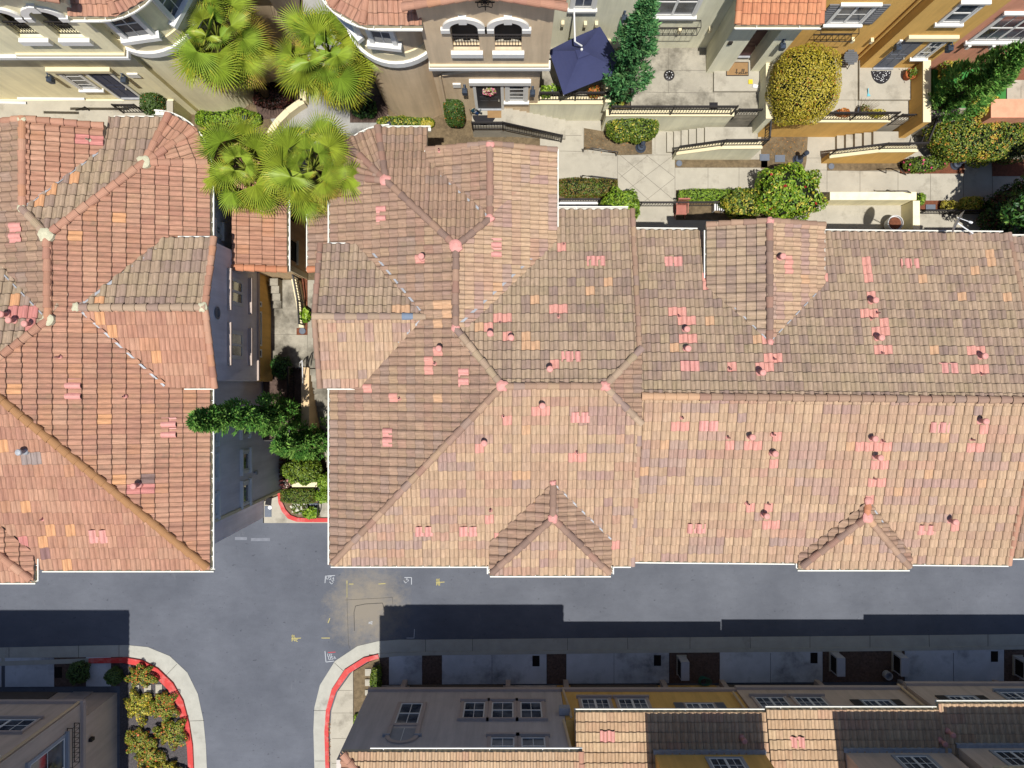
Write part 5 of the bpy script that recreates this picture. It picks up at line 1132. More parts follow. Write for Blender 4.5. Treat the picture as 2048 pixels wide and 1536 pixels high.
cap_part(TG, (8.1, 12.95, 10.42), (8.1, 15.4, 11.1), 'bright', 5, 'rake_tile', r=.11); cap_part(TG, (11.1, 12.95, 10.42), (11.1, 15.4, 11.1), 'bright', 6, 'rake_tile', r=.11)
lantern(TG, FP, 1561, 98); a0, a1, z0, z1 = FP.two((1453, 90), (1466, 82)); slab(TG, FP, a0, a1, z0 + .1, z1, .06, 'black_iron', 'number_plate')
for x, y in ((1101, 46), (1125, 46), (1170, 47), (1192, 47), (1358, 60), (1419, 58)):
    q = FG2.px(x, y); slab(TG, FG2, q[0] - .06, q[0] + .06, q[1], q[1] + .2, .16, 'trim_cream', 'downlight')
# ochre house
TO = thing('row_house', 'ochre row house with grey shutters and a slate-grey front door', 'house', (14, 14, ZP), GH); FO = Face('S', 13.96); FO2 = Face('S', 13.45)
body(TO, 10.91, 14.8, 13.96, 20, ZC, 15, 'stucco_ochre'); body(TO, 14.8, 17.5, 13.45, 20, ZC, 15, 'stucco_ochre')
window(TO, FO, (12.2, 13.4, 8.55, 9.8), 'trim_white', 2, (1, 2), True, .1, True, shutters='shutter_grey'); flower_rail(TO, FO, (1628, 68), (1718, 52)); door(TO, FO2, (15.33, 16.18, ZPo + .02, 8.2), 'door_slate', .04, None)
window(TO, FO2, (16.5, 17.02, 6.75, 8.1), 'trim_white', 1, (2, 3), True, .05, False); slab(TO, FO2, 15.3, 17.25, 8.35, 8.6, .14, 'trim_cream', 'door_head'); window(TO, FO2, (15.9, 16.65, 9.6, 10.9), 'trim_white', 1, None, True, .1, True, True); lantern(TO, FO2, 1790, 101); lantern(TO, FO2, 1893, 102)
a0, a1, z0, z1 = FO2.two((1793, 85), (1806, 79)); slab(TO, FO2, a0, a1, z0, z1, .06, 'trim_white', 'number_plate')
for x, y in ((1702, 79), (1740, 80)): q = FO.px(x, y); slab(TO, FO, q[0] - .06, q[0] + .06, q[1], q[1] + .2, .16, 'trim_cream', 'downlight')
downspout(TO, [(14.72, 13.85, 12), (14.72, 13.85, ZP)], 'stucco_ochre', .045)
# brick-red house
TB = thing('row_house', 'brick-red row house with wide white windows in the top right corner', 'house', (20, 14, ZP), GH); FB = Face('S', 13.46)
body(TB, 17.51, 26, 13.46, 20, ZC, 15, 'stucco_brick'); window(TB, FB, (17.98, 19.9, 8.2, 10.1), 'trim_white', 2, (2, 2), True, .14, True, True)
for x in (18.0, 18.95, 19.9): slab(TB, FB, x - .06, x + .06, 7.8, 8.05, .2, 'trim_white', 'window_bracket')

# ================================================================= houses along the bottom
GB = 'row houses along the alley'
FN = Face('N', -14.17)
def low_house(label, stc, x0, x1, yw, zc=3.1, zt=6.05, loc=None):
    h = thing('alley_house', label, 'house', ((x0 + x1) / 2, yw, 0), GB)
    body(h, x0, x1, -22, yw, zc - .05, zt, stc, 'upper_wall'); body(h, x0, x1, -22, -15.25, -.1, zc - .06, stc, 'ground_wall'); g = MB(); g.box(x0 - .02, x1 + .02, yw - .02, yw + .12, zc - .05, zc + .17); g.box(x0 - .02, x1 + .02, -15.2, yw + .06, zc - .12, zc - .051); g.build('cornice', M('trim_taupe'), h); return h
B1 = low_house('grey-brown alley house with a tall arched window in its wall', 'stucco_greystone', -6.62, 2.25, -14.17, zt=9.2)
window(B1, FN, (-4.9, -3.93, 4.5, 6.4), 'trim_taupe', 1, (2, 2), False, .16, False, True)
g = MB(); c, r, zs = -4.42, .49, 7.45; F = FN
arch_trim(B1, FN, c - r, c + r, 6.8, zs, .17, .07, 'trim_taupe', 'window_arch', False); slab(B1, FN, c - r - .17, c - r, 6.6, zs, .07, 'trim_taupe', 'window_jamb'); slab(B1, FN, c + r, c + r + .17, 6.6, zs, .07, 'trim_taupe', 'window_jamb')
g.face([FN.w(a, .012, z) for a, z in [(c - r, 6.75), (c + r, 6.75)] + [(c + r * math.cos(math.pi * i / 16), zs + r * .9 * math.sin(math.pi * i / 16)) for i in range(17)]]); g.build('arched_pane', M('blind'), B1); slab(B1, FN, c - .012, c + .012, 6.75, zs + .42, .03, 'trim_white', 'sash'); slab(B1, FN, c - r - .3, c - r - .0, zs - .1, zs, .1, 'trim_grey', 'arch_impost'); slab(B1, FN, c + r, c + r + .3, zs - .1, zs, .1, 'trim_grey', 'arch_impost')
for a, b in ((-2.11, -1.18), (-.89, .07), (.36, 1.3)): window(B1, FN, (a, b, 4.4, 5.9), 'trim_taupe', 1, (2, 2), True, .14, True, True)
for a, b in ((-.84, .1), (.36, 1.32)): window(B1, FN, (a, b, 7.55, 8.9), 'trim_taupe', 1, (2, 2), True, .14, True, True)
ze1 = 9.36; e1 = P(900, 1503, ze1); pN = Pl((0, 1), e1, .29); pW = Pl((-1, 0), (P(684, 1500, ze1 - .05).x, 0, ze1), .29); xr1 = P(1165, 1503, ze1).x
roof_part(B1, pN, facet(pN, rect(pW.p.x, xr1, -20, e1.y), [pW]), 'buff', .35, .23, .33, 11); roof_part(B1, pW, facet(pW, rect(pW.p.x, xr1, -20, e1.y), [pN]), 'terra', .3, .305, .39, 12); cap_part(B1, (pW.p.x + .08, e1.y - .08, ze1 + .03), (pW.p.x + 3, e1.y - 3, ze1 + .88), 'terra', 13, r=.14)
gut_part(B1, (xr1, e1.y, ze1), (P(740, 1503, ze1).x, e1.y, ze1), (0, 1)); cap_part(B1, (xr1 - .05, e1.y, ze1), (xr1 - .05, e1.y - 4, ze1 + 1.16), 'terra', 14, 'rake_tile', r=.11)
def low_roof(h, x0, x1, yeave_px, seed, pairs=(), ze=6.15, pal='buff', back=-19.5):
    e = P(1200, yeave_px, ze); pl = Pl((0, 1), e, .29); roof_part(h, pl, rect(x0, x1, back, e.y), pal, .35, .305, .385, seed); gut_part(h, (x1, e.y, ze), (x0, e.y, ze), (0, 1), strap=1.15); return pl, e
B2 = low_house('ochre alley house with a grey-shuttered window under a half-shaded roof', 'stucco_ochre', 2.27, 10.32, -14.17)
pl2, e2 = low_roof(B2, 2.62, 10.62, 1424, 21)
for a, b in ((3.08, 4.32), (4.72, 6.0)): window(B2, FN, (a, b, 4.05, 5.5), 'trim_taupe', 2, (2, 3), True, .12)
window(B2, FN, (7.64, 8.9, 4.5, 5.5), 'trim_taupe', 2, (2, 2), False, .06, True, shutters='shutter_grey')
FN3 = Face('N', -14.08); FN4 = Face('N', -13.9)
B3 = low_house('light brown alley house with brown shutters, third along the bottom', 'stucco_taupe', 10.34, 18.15, -14.08); pl3, e3 = low_roof(B3, 10.66, 18.3, 1419, 23)
for a, b in ((10.85, 12.18), (12.6, 13.88)): window(B3, FN3, (a, b, 4.1, 5.5), 'trim_taupe', 2, (2, 3), True, .12)
window(B3, FN3, (15.5, 16.75, 4.4, 5.5), 'trim_grey', 2, (2, 2), False, .06, True, shutters='shutter_brown')
B4 = low_house('light brown alley house with brown shutters in the bottom right corner', 'stucco_taupe', 18.17, 28, -13.9); pl4, e4 = low_roof(B4, 17.85, 28, 1407, 25)
window(B4, FN4, (19.3, 20.5, 4.4, 5.5), 'trim_grey', 2, (2, 2), False, .06, True, shutters='shutter_brown'); window(B4, FN4, (21.9, 23.2, 4.0, 5.5), 'trim_grey', 2, (2, 3), True, .12)
for h, x0, x1, yw, stc, wins, pl in ((B2, 5.9, 10.45, -15.28, 'stucco_ochre', ((8.0, 9.3),), pl2), (B3, 13.75, 18.1, -15.2, 'stucco_taupe', ((15.6, 16.9),), pl3), (B4, 18.4, 28, -15.0, 'stucco_taupe', ((19.6, 21.0), (22.6, 24.0)), pl4)):
    body(h, x0, x1, -21, yw, 6.2, 9.2, stc, 'top_wall'); q = Pl((0, 1), (0, yw + .62, 9.36), .29); roof_part(h, q, rect(x0 - .3, x1 + .05, -21, yw + .62), 'buff', .3, .305, .385, 31); g = MB(); g.box(x0 - .06, x1 + .03, yw, yw + .16, pl.z(0, yw) - .02, pl.z(0, yw) + .1); g.build('flashing', M('zinc'), h)
    for a, b in wins: window(h, Face('N', yw), (a, b, 7.0, 8.6), 'trim_grey', 2, (2, 3), False, .12)
class Hs(House):
    def __init__(s, root, seed): s.root = root; s.rng = random.Random(seed); s.tw, s.tl = .305, .385
Hs(B2, 3).vents(pl2, [(1490, 1484)], [], [(1215, 1472)]); Hs(B3, 4).vents(pl3, [(1892, 1490)], [], [(1595, 1484)]); Hs(B4, 5).vents(pl4, [(1908, 1472)], [])
for h, pts in ((B2, [(2.5, -14.05, 6.0), (2.5, -14.05, 5.4), (2.35, -14.1, 3.2)]), (B2, [PY(1466, 1384, -14.05), PY(1491, 1421, -14.05)]), (B3, [PY(1796, 1369, -13.98), PY(1852, 1416, -13.98)]), (B1, [PY(1127, 1440, -14.08), PY(1142, 1500, -14.08)])): downspout(h, pts, 'stucco_oldtan', .055)
for h, x0, x1, yy in ((B1, -5.4, -.2, -15.2), (B2, 2.7, 7.6, -15.2), (B3, 10.6, 15.4, -15.2), (B4, 19.6, 24.4, -15.2)):
    slab(h, Face('N', -15.25), x0 + .25, x1 - .25, 0, 2.2, .04, 'garage_door', 'garage_door')
    for x in (x0, x1): g = MB(); g.box(x - .12, x + .12, -15.25, -14.95, 0, 2.97); g.build('pier', M('trim_taupe'), h)
g = MB(); g.box(P(1123, 1436, 5.6).x - .1, P(1140, 0, 5.6).x, -14.15, -13.85, 5.3, 5.65); g.build('rainwater_head', M('zinc'), B2)
# corner house bottom left
BLc = thing('alley_house', 'brown corner house at the bottom left beside the flower bed', 'house', (-21, -16, 0), GB); FE2 = Face('E', -19.97); FN5 = Face('N', -14.81)
body(BLc, -30, -19.97, -26, -14.81, 2.9, 9.2, 'stucco_taupe', 'upper_wall'); body(BLc, -30, -19.99, -26, -15.62, -.1, 2.9, 'stucco_taupe', 'ground_wall'); g = MB(); g.box(-30, -19.85, -14.83, -14.68, 2.9, 3.1); g.box(-19.98, -19.83, -26, -14.83, 2.9, 3.1); g.box(-30, -19.9, -15.6, -14.85, 2.82, 2.899); g.build('cornice', M('trim_taupe'), BLc)
a0, a1, z0, z1 = FE2.two((118, 1462), (40, 1540)); window(BLc, FE2, (-18.4, -15.75, 4.3, 6.6), 'trim_grey', 2, (1, 2), True, .14); window(BLc, FN5, FN5.two((-30, 1440), (42, 1464)), 'trim_taupe', 2, (2, 2), True, .12); flower_rail(BLc, FE2, (148, 1446), (134, 1536), .25)
pe = Pl((1, 0), (-19.3, 0, 9.36), .29); pn = Pl((0, 1), (0, -14.05, 9.36), .29)
for p_, q_ in ((pe, pn), (pn, pe)): roof_part(BLc, p_, facet(p_, rect(-30, -19.3, -26, -14.05), [q_]), 'terra', .3, .305, .385, 41)
cap_part(BLc, (-19.38, -14.13, 9.4), (-23, -17.75, 10.45), 'terra', 42, r=.14); gut_part(BLc, (-19.3, -14.05, 9.36), (-30, -14.05, 9.36), (0, 1)); downspout(BLc, [(-20.05, -14.72, 3.1), (-20.05, -14.72, 9.0)], 'stucco_oldtan', .06)
slab(BLc, Face('N', -15.62), -28, -23, 0, 2.2, .04, 'garage_door', 'garage_door'); slab(BLc, Face('N', -15.62), -22.2, -21.2, 0, 2.3, .05, 'trim_taupe', 'side_door'); a, z = FE2.px(171, 1461); slab(BLc, Face('E', -19.99), -16.9, -16.75, 2.2, 2.45, .16, 'black_iron', 'wall_lamp')
# ================================================================= plants
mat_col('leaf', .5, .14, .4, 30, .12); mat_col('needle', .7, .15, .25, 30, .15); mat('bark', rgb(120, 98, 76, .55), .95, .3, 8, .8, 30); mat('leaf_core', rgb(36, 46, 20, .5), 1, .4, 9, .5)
mat('palm_bark', rgb(112, 90, 66, .5), .95, .35, 12, 1, 30); mat('dead_frond', rgb(190, 160, 110, .55), .9, .3, 9, .3)
def lc(c, k=.62): return tuple(lin(x) * k for x in c)
GRN = {'hedge': [(116, 140, 36), (96, 122, 32), (136, 154, 50), (78, 104, 26)], 'olive': [(204, 184, 48), (214, 194, 64), (186, 170, 40), (222, 200, 84), (172, 164, 42)], 'bright': [(142, 176, 40), (120, 156, 34), (166, 196, 66), (96, 136, 30)],
       'dark': [(44, 92, 36), (34, 76, 30), (60, 110, 44), (84, 128, 52)], 'conifer': [(98, 150, 62), (78, 130, 54), (120, 168, 74), (144, 184, 88)], 'blueconifer': [(84, 140, 84), (70, 122, 70), (106, 160, 98), (130, 178, 110)], 'redtip': [(106, 118, 40), (132, 104, 46), (92, 110, 36), (150, 120, 60)], 'orange': [(206, 120, 50), (214, 140, 60), (190, 110, 40)],
       'yellow': [(206, 192, 70), (190, 180, 50), (222, 206, 100)], 'topiary': [(74, 106, 38), (92, 120, 46), (60, 90, 30)], 'mixo': [(206, 192, 70), (190, 180, 50), (222, 160, 66), (200, 186, 80)], 'maroon': [(84, 50, 46), (66, 44, 40), (110, 60, 50)], 'lantana': [(150, 168, 54), (176, 180, 64), (128, 150, 48), (190, 178, 70), (200, 150, 70)]}
def leaf(mb, p, n, size, col, rng, asp=.5, droop=0.0):
    n = (n + Vector((rng.uniform(-1, 1), rng.uniform(-1, 1), rng.uniform(-1, 1))) * .75).normalized()
    t = n.orthogonal().normalized(); a = rng.uniform(0, 6.283); b = n.cross(t); u = t * math.cos(a) + b * math.sin(a); v = n.cross(u)
    l = size * rng.uniform(.7, 1.3); w = l * asp; k = rng.uniform(.8, 1.2); c = (col[0] * k, col[1] * k, col[2] * k, 1)
    mb.face([p - u * l * .5, p + v * w * .5 + n * w * .12, p + u * l * .5 - n * l * droop, p - v * w * .5 + n * w * .12], 0, c)
def shell(name, label, cat, c, r, kind, n, size, seed, pal2=None, p2=0, asp=.5, power=2.6, lumpy=.12, core=True, squash_bottom=-.75, group=None, gaps=0.0, flower=None, stem=None):
    """a clipped or loose bush: many leaves over the surface of a lumpy rounded block, with a dark leafy heart"""
    rng = random.Random(seed); c = Vector(c); root = thing(name, label, cat, (c.x, c.y, c.z - r[2]), group); mb = MB(); ph = [rng.uniform(0, 6.28) for _ in range(6)]
    def surf(d):
        s = sum(abs(d[i] / r[i]) ** power for i in range(3)) ** (-1 / power)
        lump = 1 + lumpy * (math.sin(3.1 * d.x * 2 + ph[0]) * math.sin(2.7 * d.y * 2 + ph[1]) + .6 * math.sin(7 * d.x + ph[2]) * math.sin(6 * d.y + ph[3]) * math.sin(5 * d.z + ph[4])); return d * s * lump
    k = 0
    holes = [Vector((rng.gauss(0, 1), rng.gauss(0, 1), rng.gauss(0, 1))).normalized() for _ in range(int(gaps * 20))]
    pat = [Vector((rng.gauss(0, 1), rng.gauss(0, 1), abs(rng.gauss(0, 1)))).normalized() for _ in range(7)]
    while k < n:
        d = Vector((rng.gauss(0, 1) * r[0], rng.gauss(0, 1) * r[1], rng.gauss(0, 1) * r[2])).normalized()
        if d.z * 1 < squash_bottom: continue
        k += 1
        if any(d.dot(h) > .985 for h in holes) and rng.random() < .8: continue
        p = surf(d); dep = rng.random() ** 2.2 * .22; q = c + p * (1 - dep)
        pl_ = pal2 if pal2 and (rng.random() < p2 * .22 or (any(d.dot(h) > .985 for h in pat) and rng.random() < p2 * 1.2)) else kind
        nn = Vector((d.x / r[0] ** 1.3, d.y / r[1] ** 1.3, d.z / r[2] ** 1.3)).normalized(); leaf(mb, q, nn + Vector((0, 0, .35)), size, lc(rng.choice(GRN[pl_])), rng, asp)
        if flower and rng.random() < flower[1]: leaf(mb, q + nn * .03, nn, size * 1.2, lc(flower[0], .62), rng, .9)
    mb.build('foliage', M('leaf'), root)
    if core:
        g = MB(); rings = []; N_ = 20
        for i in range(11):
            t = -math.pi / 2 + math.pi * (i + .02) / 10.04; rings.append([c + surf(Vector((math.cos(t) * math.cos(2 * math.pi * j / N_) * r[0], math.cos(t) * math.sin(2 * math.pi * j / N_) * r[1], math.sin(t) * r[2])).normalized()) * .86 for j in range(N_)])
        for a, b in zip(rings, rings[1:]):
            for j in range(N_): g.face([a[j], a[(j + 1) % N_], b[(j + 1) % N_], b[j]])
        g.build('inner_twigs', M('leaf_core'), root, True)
    if stem: g = MB(); g.tube([(c.x, c.y, stem), (c.x, c.y, c.z - r[2] * .5)], .06, 7); g.build('stem', M('bark'), root)
    return root
def conifer(label, base, tip, r, kind, seed, n=5200, low=.03, lean=0, fat=.38, size=.19):
    """narrow cypress: upswept sprays packed round a straight trunk"""
    rng = random.Random(seed); b = Vector(base); t = Vector(tip); root = thing('cypress', label, 'tree', b, 'cypresses between the houses'); mb = MB(); ax = (t - b); Hh = ax.length; ax.normalize()
    lob = [(rng.uniform(0, 6.28), rng.uniform(.08, .95), rng.uniform(.15, .5)) for _ in range(30)]
    tips = [(rng.uniform(.05, .97) ** .9, rng.uniform(0, 6.283), rng.uniform(1.02, 1.42), rng.uniform(.10, .2)) for _ in range(60)]
    env = lambda h: ((h / fat) ** .45 if h < fat else (max(0, 1 - h) / (1 - fat)) ** .72)
    for i in range(n // 4):
        bright = 1.0
        if rng.random() < .45:      # ragged branch ends standing out of the outline
            h0_, a0_, k_, sp_ = rng.choice(tips); h = min(.995, max(.01, h0_ + rng.gauss(0, .022))); a = a0_ + rng.gauss(0, .22); rr = max(.03, r * (.12 + env(h) * .88) * k_ * (1 - abs(rng.gauss(0, .16)))); bright = 1.25
        else:
            h = low + (1 - low) * rng.random() ** .85; a = rng.uniform(0, 6.283); k = .92
            for la, lh, lw in lob:
                da = abs((a - la + math.pi) % (2 * math.pi) - math.pi); k += lw * math.exp(-(da / .5) ** 2 - ((h - lh) / .07) ** 2) - .045
            rr = r * env(h) * min(1.3, max(.45, k)) * (1 - rng.random() ** 2 * .5)
        o = Vector((math.cos(a), math.sin(a), 0)); p = b + ax * (Hh * h) + o * rr; up = (o * .6 + Vector((0, 0, 1)) * rng.uniform(.4, 1.3)).normalized(); base_c = lc(rng.choice(GRN[kind]), .62 * bright)
        sd = up.cross(o).normalized()
        for j in range(6):
            f = (up + sd * rng.uniform(-.8, .8) + o * rng.uniform(-.3, .6)).normalized(); l = size * rng.uniform(.5, 1.3); w = l * .2; kk = rng.uniform(.7, 1.3); c = (base_c[0] * kk, base_c[1] * kk, base_c[2] * kk, 1)
            s2 = f.cross(Vector((rng.uniform(-1, 1), rng.uniform(-1, 1), rng.uniform(-1, 1)))).normalized() * w; q = p + Vector((rng.uniform(-.07, .07), rng.uniform(-.07, .07), rng.uniform(-.09, .09)))
            mb.face([q - s2 * .5, q + s2 * .5, q + f * l * .6 + s2 * .6, q + f * l, q + f * l * .6 - s2 * .6], 0, c)
    mb.build('crown', M('needle'), root); g = MB(); g.tube([b, b + ax * Hh * .5, b + ax * Hh * .93], [.13, .09, .02], 8); g.build('trunk', M('bark'), root)
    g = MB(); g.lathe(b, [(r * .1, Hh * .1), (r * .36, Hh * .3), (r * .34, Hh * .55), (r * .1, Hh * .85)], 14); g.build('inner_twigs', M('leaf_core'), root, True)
    return root
def palm(label, px, py, zc, seed, n=34, Rb=.98, pet=(.55, 1.05), zb=ZC, yel=.35):
    """fan palm: every leaf a pleated fan on its own stalk"""
    rng = random.Random(seed); c = P(px, py, zc); root = thing('fan_palm', label, 'palm', (c.x, c.y, zb), 'fan palms between the turrets'); g = MB()
    g.tube([(c.x + .12, c.y, zb), (c.x + .06, c.y + .03, (zb + zc) / 2), (c.x, c.y, zc - .1)], [.19, .16, .17], 12)
    for i in range(60):
        a = i * 2.4; z = zb + .3 + (zc - zb - .3) * i / 60; o = Vector((math.cos(a), math.sin(a), 0)); p = Vector((c.x + .06, c.y, z)) + o * .15; g.bar(p, p + o * .09 + Vector((0, 0, .12)), .07, .03)
    g.build('trunk', M('palm_bark'), root); U3 = Vector((0, 0, 1))
    for i in range(n):
        f = i / (n - 1); az = i * 2.39996 + rng.uniform(-.45, .45); el = rad(74 - 132 * f ** .85 + rng.uniform(-13, 13)); o = Vector((math.cos(az), math.sin(az), 0)); d = o * math.cos(el) + U3 * math.sin(el)
        pl = rng.uniform(.75, 1.45) * (.62 if f < .12 else 1) * (.85 if f > .85 else 1); hub = c + d * pl + U3 * (.1 - .22 * f); mb = MB(); st = MB(); st.tube([c + d * .08, c + d * pl * .5 + U3 * .06, hub], [.024, .018, .013], 5)
        st.build('leaf_stalk', M('palm_bark' if f > .9 else 'stalk'), root)
        dm = (d + Vector((0, 0, -.3 - .5 * f + rng.uniform(-.2, .2) - .5 * max(0, .3 - f)))).normalized(); sd = dm.cross(U3); sd = sd.normalized() if sd.length > .05 else Vector((-o.y, o.x, 0)); nm = sd.cross(dm).normalized()
        tw = rng.uniform(-.55, .55); sd, nm = sd * math.cos(tw) + nm * math.sin(tw), nm * math.cos(tw) - sd * math.sin(tw)
        S = 32; sp = rad(rng.uniform(190, 265)); R_ = Rb * rng.uniform(.82, 1.12) * (1 if f > .12 else .66); cup = rng.uniform(-.05, .38)
        old = max(0, f - .4) / .6; g0 = Vector(lc((136, 176, 62))); g1 = Vector(lc((228, 212, 72))); g2 = Vector(lc((188, 202, 64))); base_c = g0.lerp(g2, min(1, .5 * rng.random() + f * .8)).lerp(g1, min(1, max(0, old * rng.uniform(.1, 1.0) + rng.uniform(-.15, .2))))
        if rng.random() < .12 and f > .5: base_c = Vector(lc((204, 170, 84)))
        for k in range(S):
            th = -sp / 2 + sp * (k + .5) / S; dt = sp / S * .5; fold = .035
            def ray(t, rr, lift=0.0):
                v = dm * math.cos(t) + sd * math.sin(t); return hub + v * rr + nm * (cup * rr * (abs(t) / (sp / 2)) ** 2 + lift)
            l = R_ * (.78 + .22 * math.cos(th * .75)) * rng.uniform(.9, 1.06); hang = U3 * -(.05 + .3 * old * rng.uniform(.4, 1) + rng.uniform(0, .07)) * R_
            A = ray(th - dt, l * .36, -fold * .4); B = ray(th + dt, l * .36, -fold * .4); Mi = ray(th, l * .36, fold); T = ray(th, l) + hang; A2 = ray(th - dt * .42, l * .7) + hang * .35; B2_ = ray(th + dt * .42, l * .7) + hang * .35; M2 = ray(th, l * .7, .024) + hang * .35
            kk = rng.uniform(.8, 1.2); cc = base_c * kk; ct = cc.lerp(g1, .3 * rng.random() + (.5 if rng.random() < .2 else 0)); ca = (*cc, 1); cb = (*ct, 1)
            mb.face([hub, A, Mi], 0, ca); mb.face([hub, Mi, B], 0, ca); mb.face([A, A2, M2, Mi], 0, ca); mb.face([Mi, M2, B2_, B], 0, ca); mb.face([A2, T, M2], 0, cb); mb.face([M2, T, B2_], 0, cb)
        mb.build('fan_leaf', M('leaf'), root)
    return root
mat('stalk', rgb(150, 160, 60, .55), .6, .1)
palm('tall fan palm in front of the cream turret at the left', 437, 82, 9.5, 1, 50, 1.05); palm('tall fan palm in front of the tan turret', 658, 106, 9.4, 2, 50, 1.03)
palm('fan palm beside the corner turret of the left terracotta roof', 492, 338, 9.1, 4, 44, .98); palm('fan palm beside the corner turret of the centre roof', 627, 336, 9.8, 5, 46, 1.0)
conifer('tall blue-green cypress standing between the umbrella patio and the pale concrete patio', P(1232, 196, ZP), P(1298, -2, 13.2), .76, 'blueconifer', 11, 10000); conifer('dark cypress leaning over the strip of artificial turf in the top right corner', P(1882, 214, ZP), P(2060, 92, 12), .84, 'conifer', 12, 10000, fat=.25)
conifer('tall bright-tipped cypress in the passage reaching over the left gutter', P(588, 825, 3.3), P(384, 842, 13.8), .68, 'conifer', 13, 9500, fat=.25); conifer('shorter dark cypress in the passage against the west gutter of the centre house', P(655, 866, .1), P(556, 893, 8.3), .8, 'conifer', 14, 8000, fat=.4)
CB = 'clipped bushes in front of the houses'
def col_bush(label, pxb, pyb, pxt, pyt, zt, r, seed, kind='topiary', zb=ZC):
    a = P(pxb, pyb, zb); h = (zt - zb) / 2; return shell('clipped_bush', label, 'bush', (a.x, a.y, zb + h), (r, r, h), kind, 5200, .07, seed, 'orange', .12, .5, 4.0, .05)
col_bush('clipped green column bush beside the dark door with the wreath', 914, 248, 914, 208, 6.3, .42, 21); col_bush('clipped leaning column bush beside the navy door of the cream house', 350, 240, 306, 194, 6.3, .5, 22)
shell('clipped_bush', 'round glossy clipped bush below the pale green retaining wall', 'bush', P(1264, 251, 4.7), (1.12, .66, .72), 'hedge', 5200, .1, 23, 'yellow', .25, .55, 3.0, .06, group=CB); shell('clipped_bush', 'very large yellow-green clipped bush on the ochre patio', 'bush', P(1606, 172, 7.2), (1.28, 1.42, 1.5), 'olive', 15000, .08, 24, 'orange', .12, .5, 2.7, .05, group=CB)
shell('hedge', 'large glossy hedge with orange tips along the brick-red wall', 'hedge', P(1976, 273, 5.0), (2.5, 1.12, 1.0), 'hedge', 16000, .095, 25, 'mixo', .8, .55, 3.2, .12, gaps=.3); shell('leafy_bush', 'bright green leafy bush with red flowers north of the gable on the right roof', 'bush', P(1577, 384, 5.0), (1.42, 1.18, 1.0), 'bright', 5600, .15, 26, 'yellow', .3, .48, 2.4, .18, gaps=.5, flower=((190, 40, 50), .004))
shell('leafy_bush', 'loose yellow-green bush between the box hedge and the bright leafy bush', 'bush', P(1484, 407, 4.6), (.85, .62, .7), 'hedge', 2600, .13, 27, 'yellow', .9, .45, 2.2, .2, gaps=.5); shell('leafy_bush', 'bright leafy bush at the corner of the centre roof gutter', 'bush', P(1241, 414, 4.7), (.8, .72, .9), 'bright', 3000, .14, 28, 'hedge', .5, .45, 2.3, .18)
shell('hedge', 'flat box hedge with reddish tips beside the north eaves of the centre house', 'hedge', P(1175, 376, 4.2), (1.32, .38, .42), 'redtip', 5200, .08, 29, 'hedge', .8, .5, 6, .05); shell('hedge', 'flat bright green box hedge along the courtyard path', 'hedge', P(1417, 392, 4.2), (1.35, .25, .4), 'bright', 5000, .07, 30, None, 0, .5, 7, .04)
shell('hedge', 'low leafy hedge strip beneath the cream turret', 'hedge', P(455, 238, 4.1), (1.5, .42, .35), 'bright', 4200, .11, 31, 'hedge', .5, .5, 3, .14); shell('hedge', 'low curved hedge strip beneath the tan turret', 'hedge', P(812, 246, 4.1), (1.2, .3, .3), 'hedge', 3400, .1, 32, 'yellow', .8, .5, 3, .14); shell('hedge', 'small hedge at the left edge beside the walkway', 'hedge', P(15, 226, 4.1), (.95, .36, .35), 'hedge', 2400, .1, 33, 'yellow', .8, .5, 3, .14)
shell('leafy_bush', 'round yellow-green bush below the two passage cypresses', 'bush', P(605, 942, .9), (.95, .62, .8), 'hedge', 3400, .13, 34, 'bright', .8, .45, 2.4, .15); shell('hedge', 'square box hedge behind the red kerb in the passage', 'hedge', P(598, 991, .5), (.86, .36, .4), 'hedge', 3600, .075, 35, 'redtip', .5, .5, 7, .04)
shell('leafy_bush', 'shaded bush under the west gutter of the centre house, upper one', 'bush', P(650, 962, .6), (.3, .42, .55), 'bright', 1100, .11, 36); shell('leafy_bush', 'shaded bush under the west gutter of the centre house, lower one', 'bush', P(648, 991, .6), (.36, .36, .5), 'bright', 1100, .11, 37); shell('leafy_bush', 'dark shaded bush beside the ochre wall of the left house in the passage', 'bush', P(563, 735, 4.3), (.42, .5, .5), 'dark', 1300, .1, 38)
shell('leafy_bush', 'small white-flowering plant in the kerbed passage bed', 'plant', P(598, 1014, .4), (.35, .3, .3), 'hedge', 500, .12, 39, core=False, flower=((235, 232, 210), .15)); shell('leafy_bush', 'broad-leaved plant hanging over the red kerb of the passage', 'plant', P(622, 1026, .4), (.36, .26, .28), 'bright', 260, .22, 40, core=False)
shell('leafy_bush', 'rose bush with pink blooms beside the iron handrail on the right path', 'plant', P(1848, 330, 4.3), (.85, .32, .42), 'hedge', 1500, .1, 41, flower=((226, 90, 130), .012), gaps=.4); shell('hedge', 'yellow-green clipped block hedge beside the satellite dish', 'hedge', P(1941, 408, 4.1), (.42, .28, .35), 'yellow', 1500, .1, 42, 'bright', 1.2, .5, 5, .06)
shell('leafy_bush', 'yellowing plant in the red mulch bed near the satellite dish', 'plant', P(1898, 411, 4.1), (.36, .2, .25), 'yellow', 500, .1, 43); shell('leafy_bush', 'small green plant at the end of the cream path wall', 'plant', P(1841, 398, 4.1), (.16, .25, .25), 'bright', 350, .1, 44)
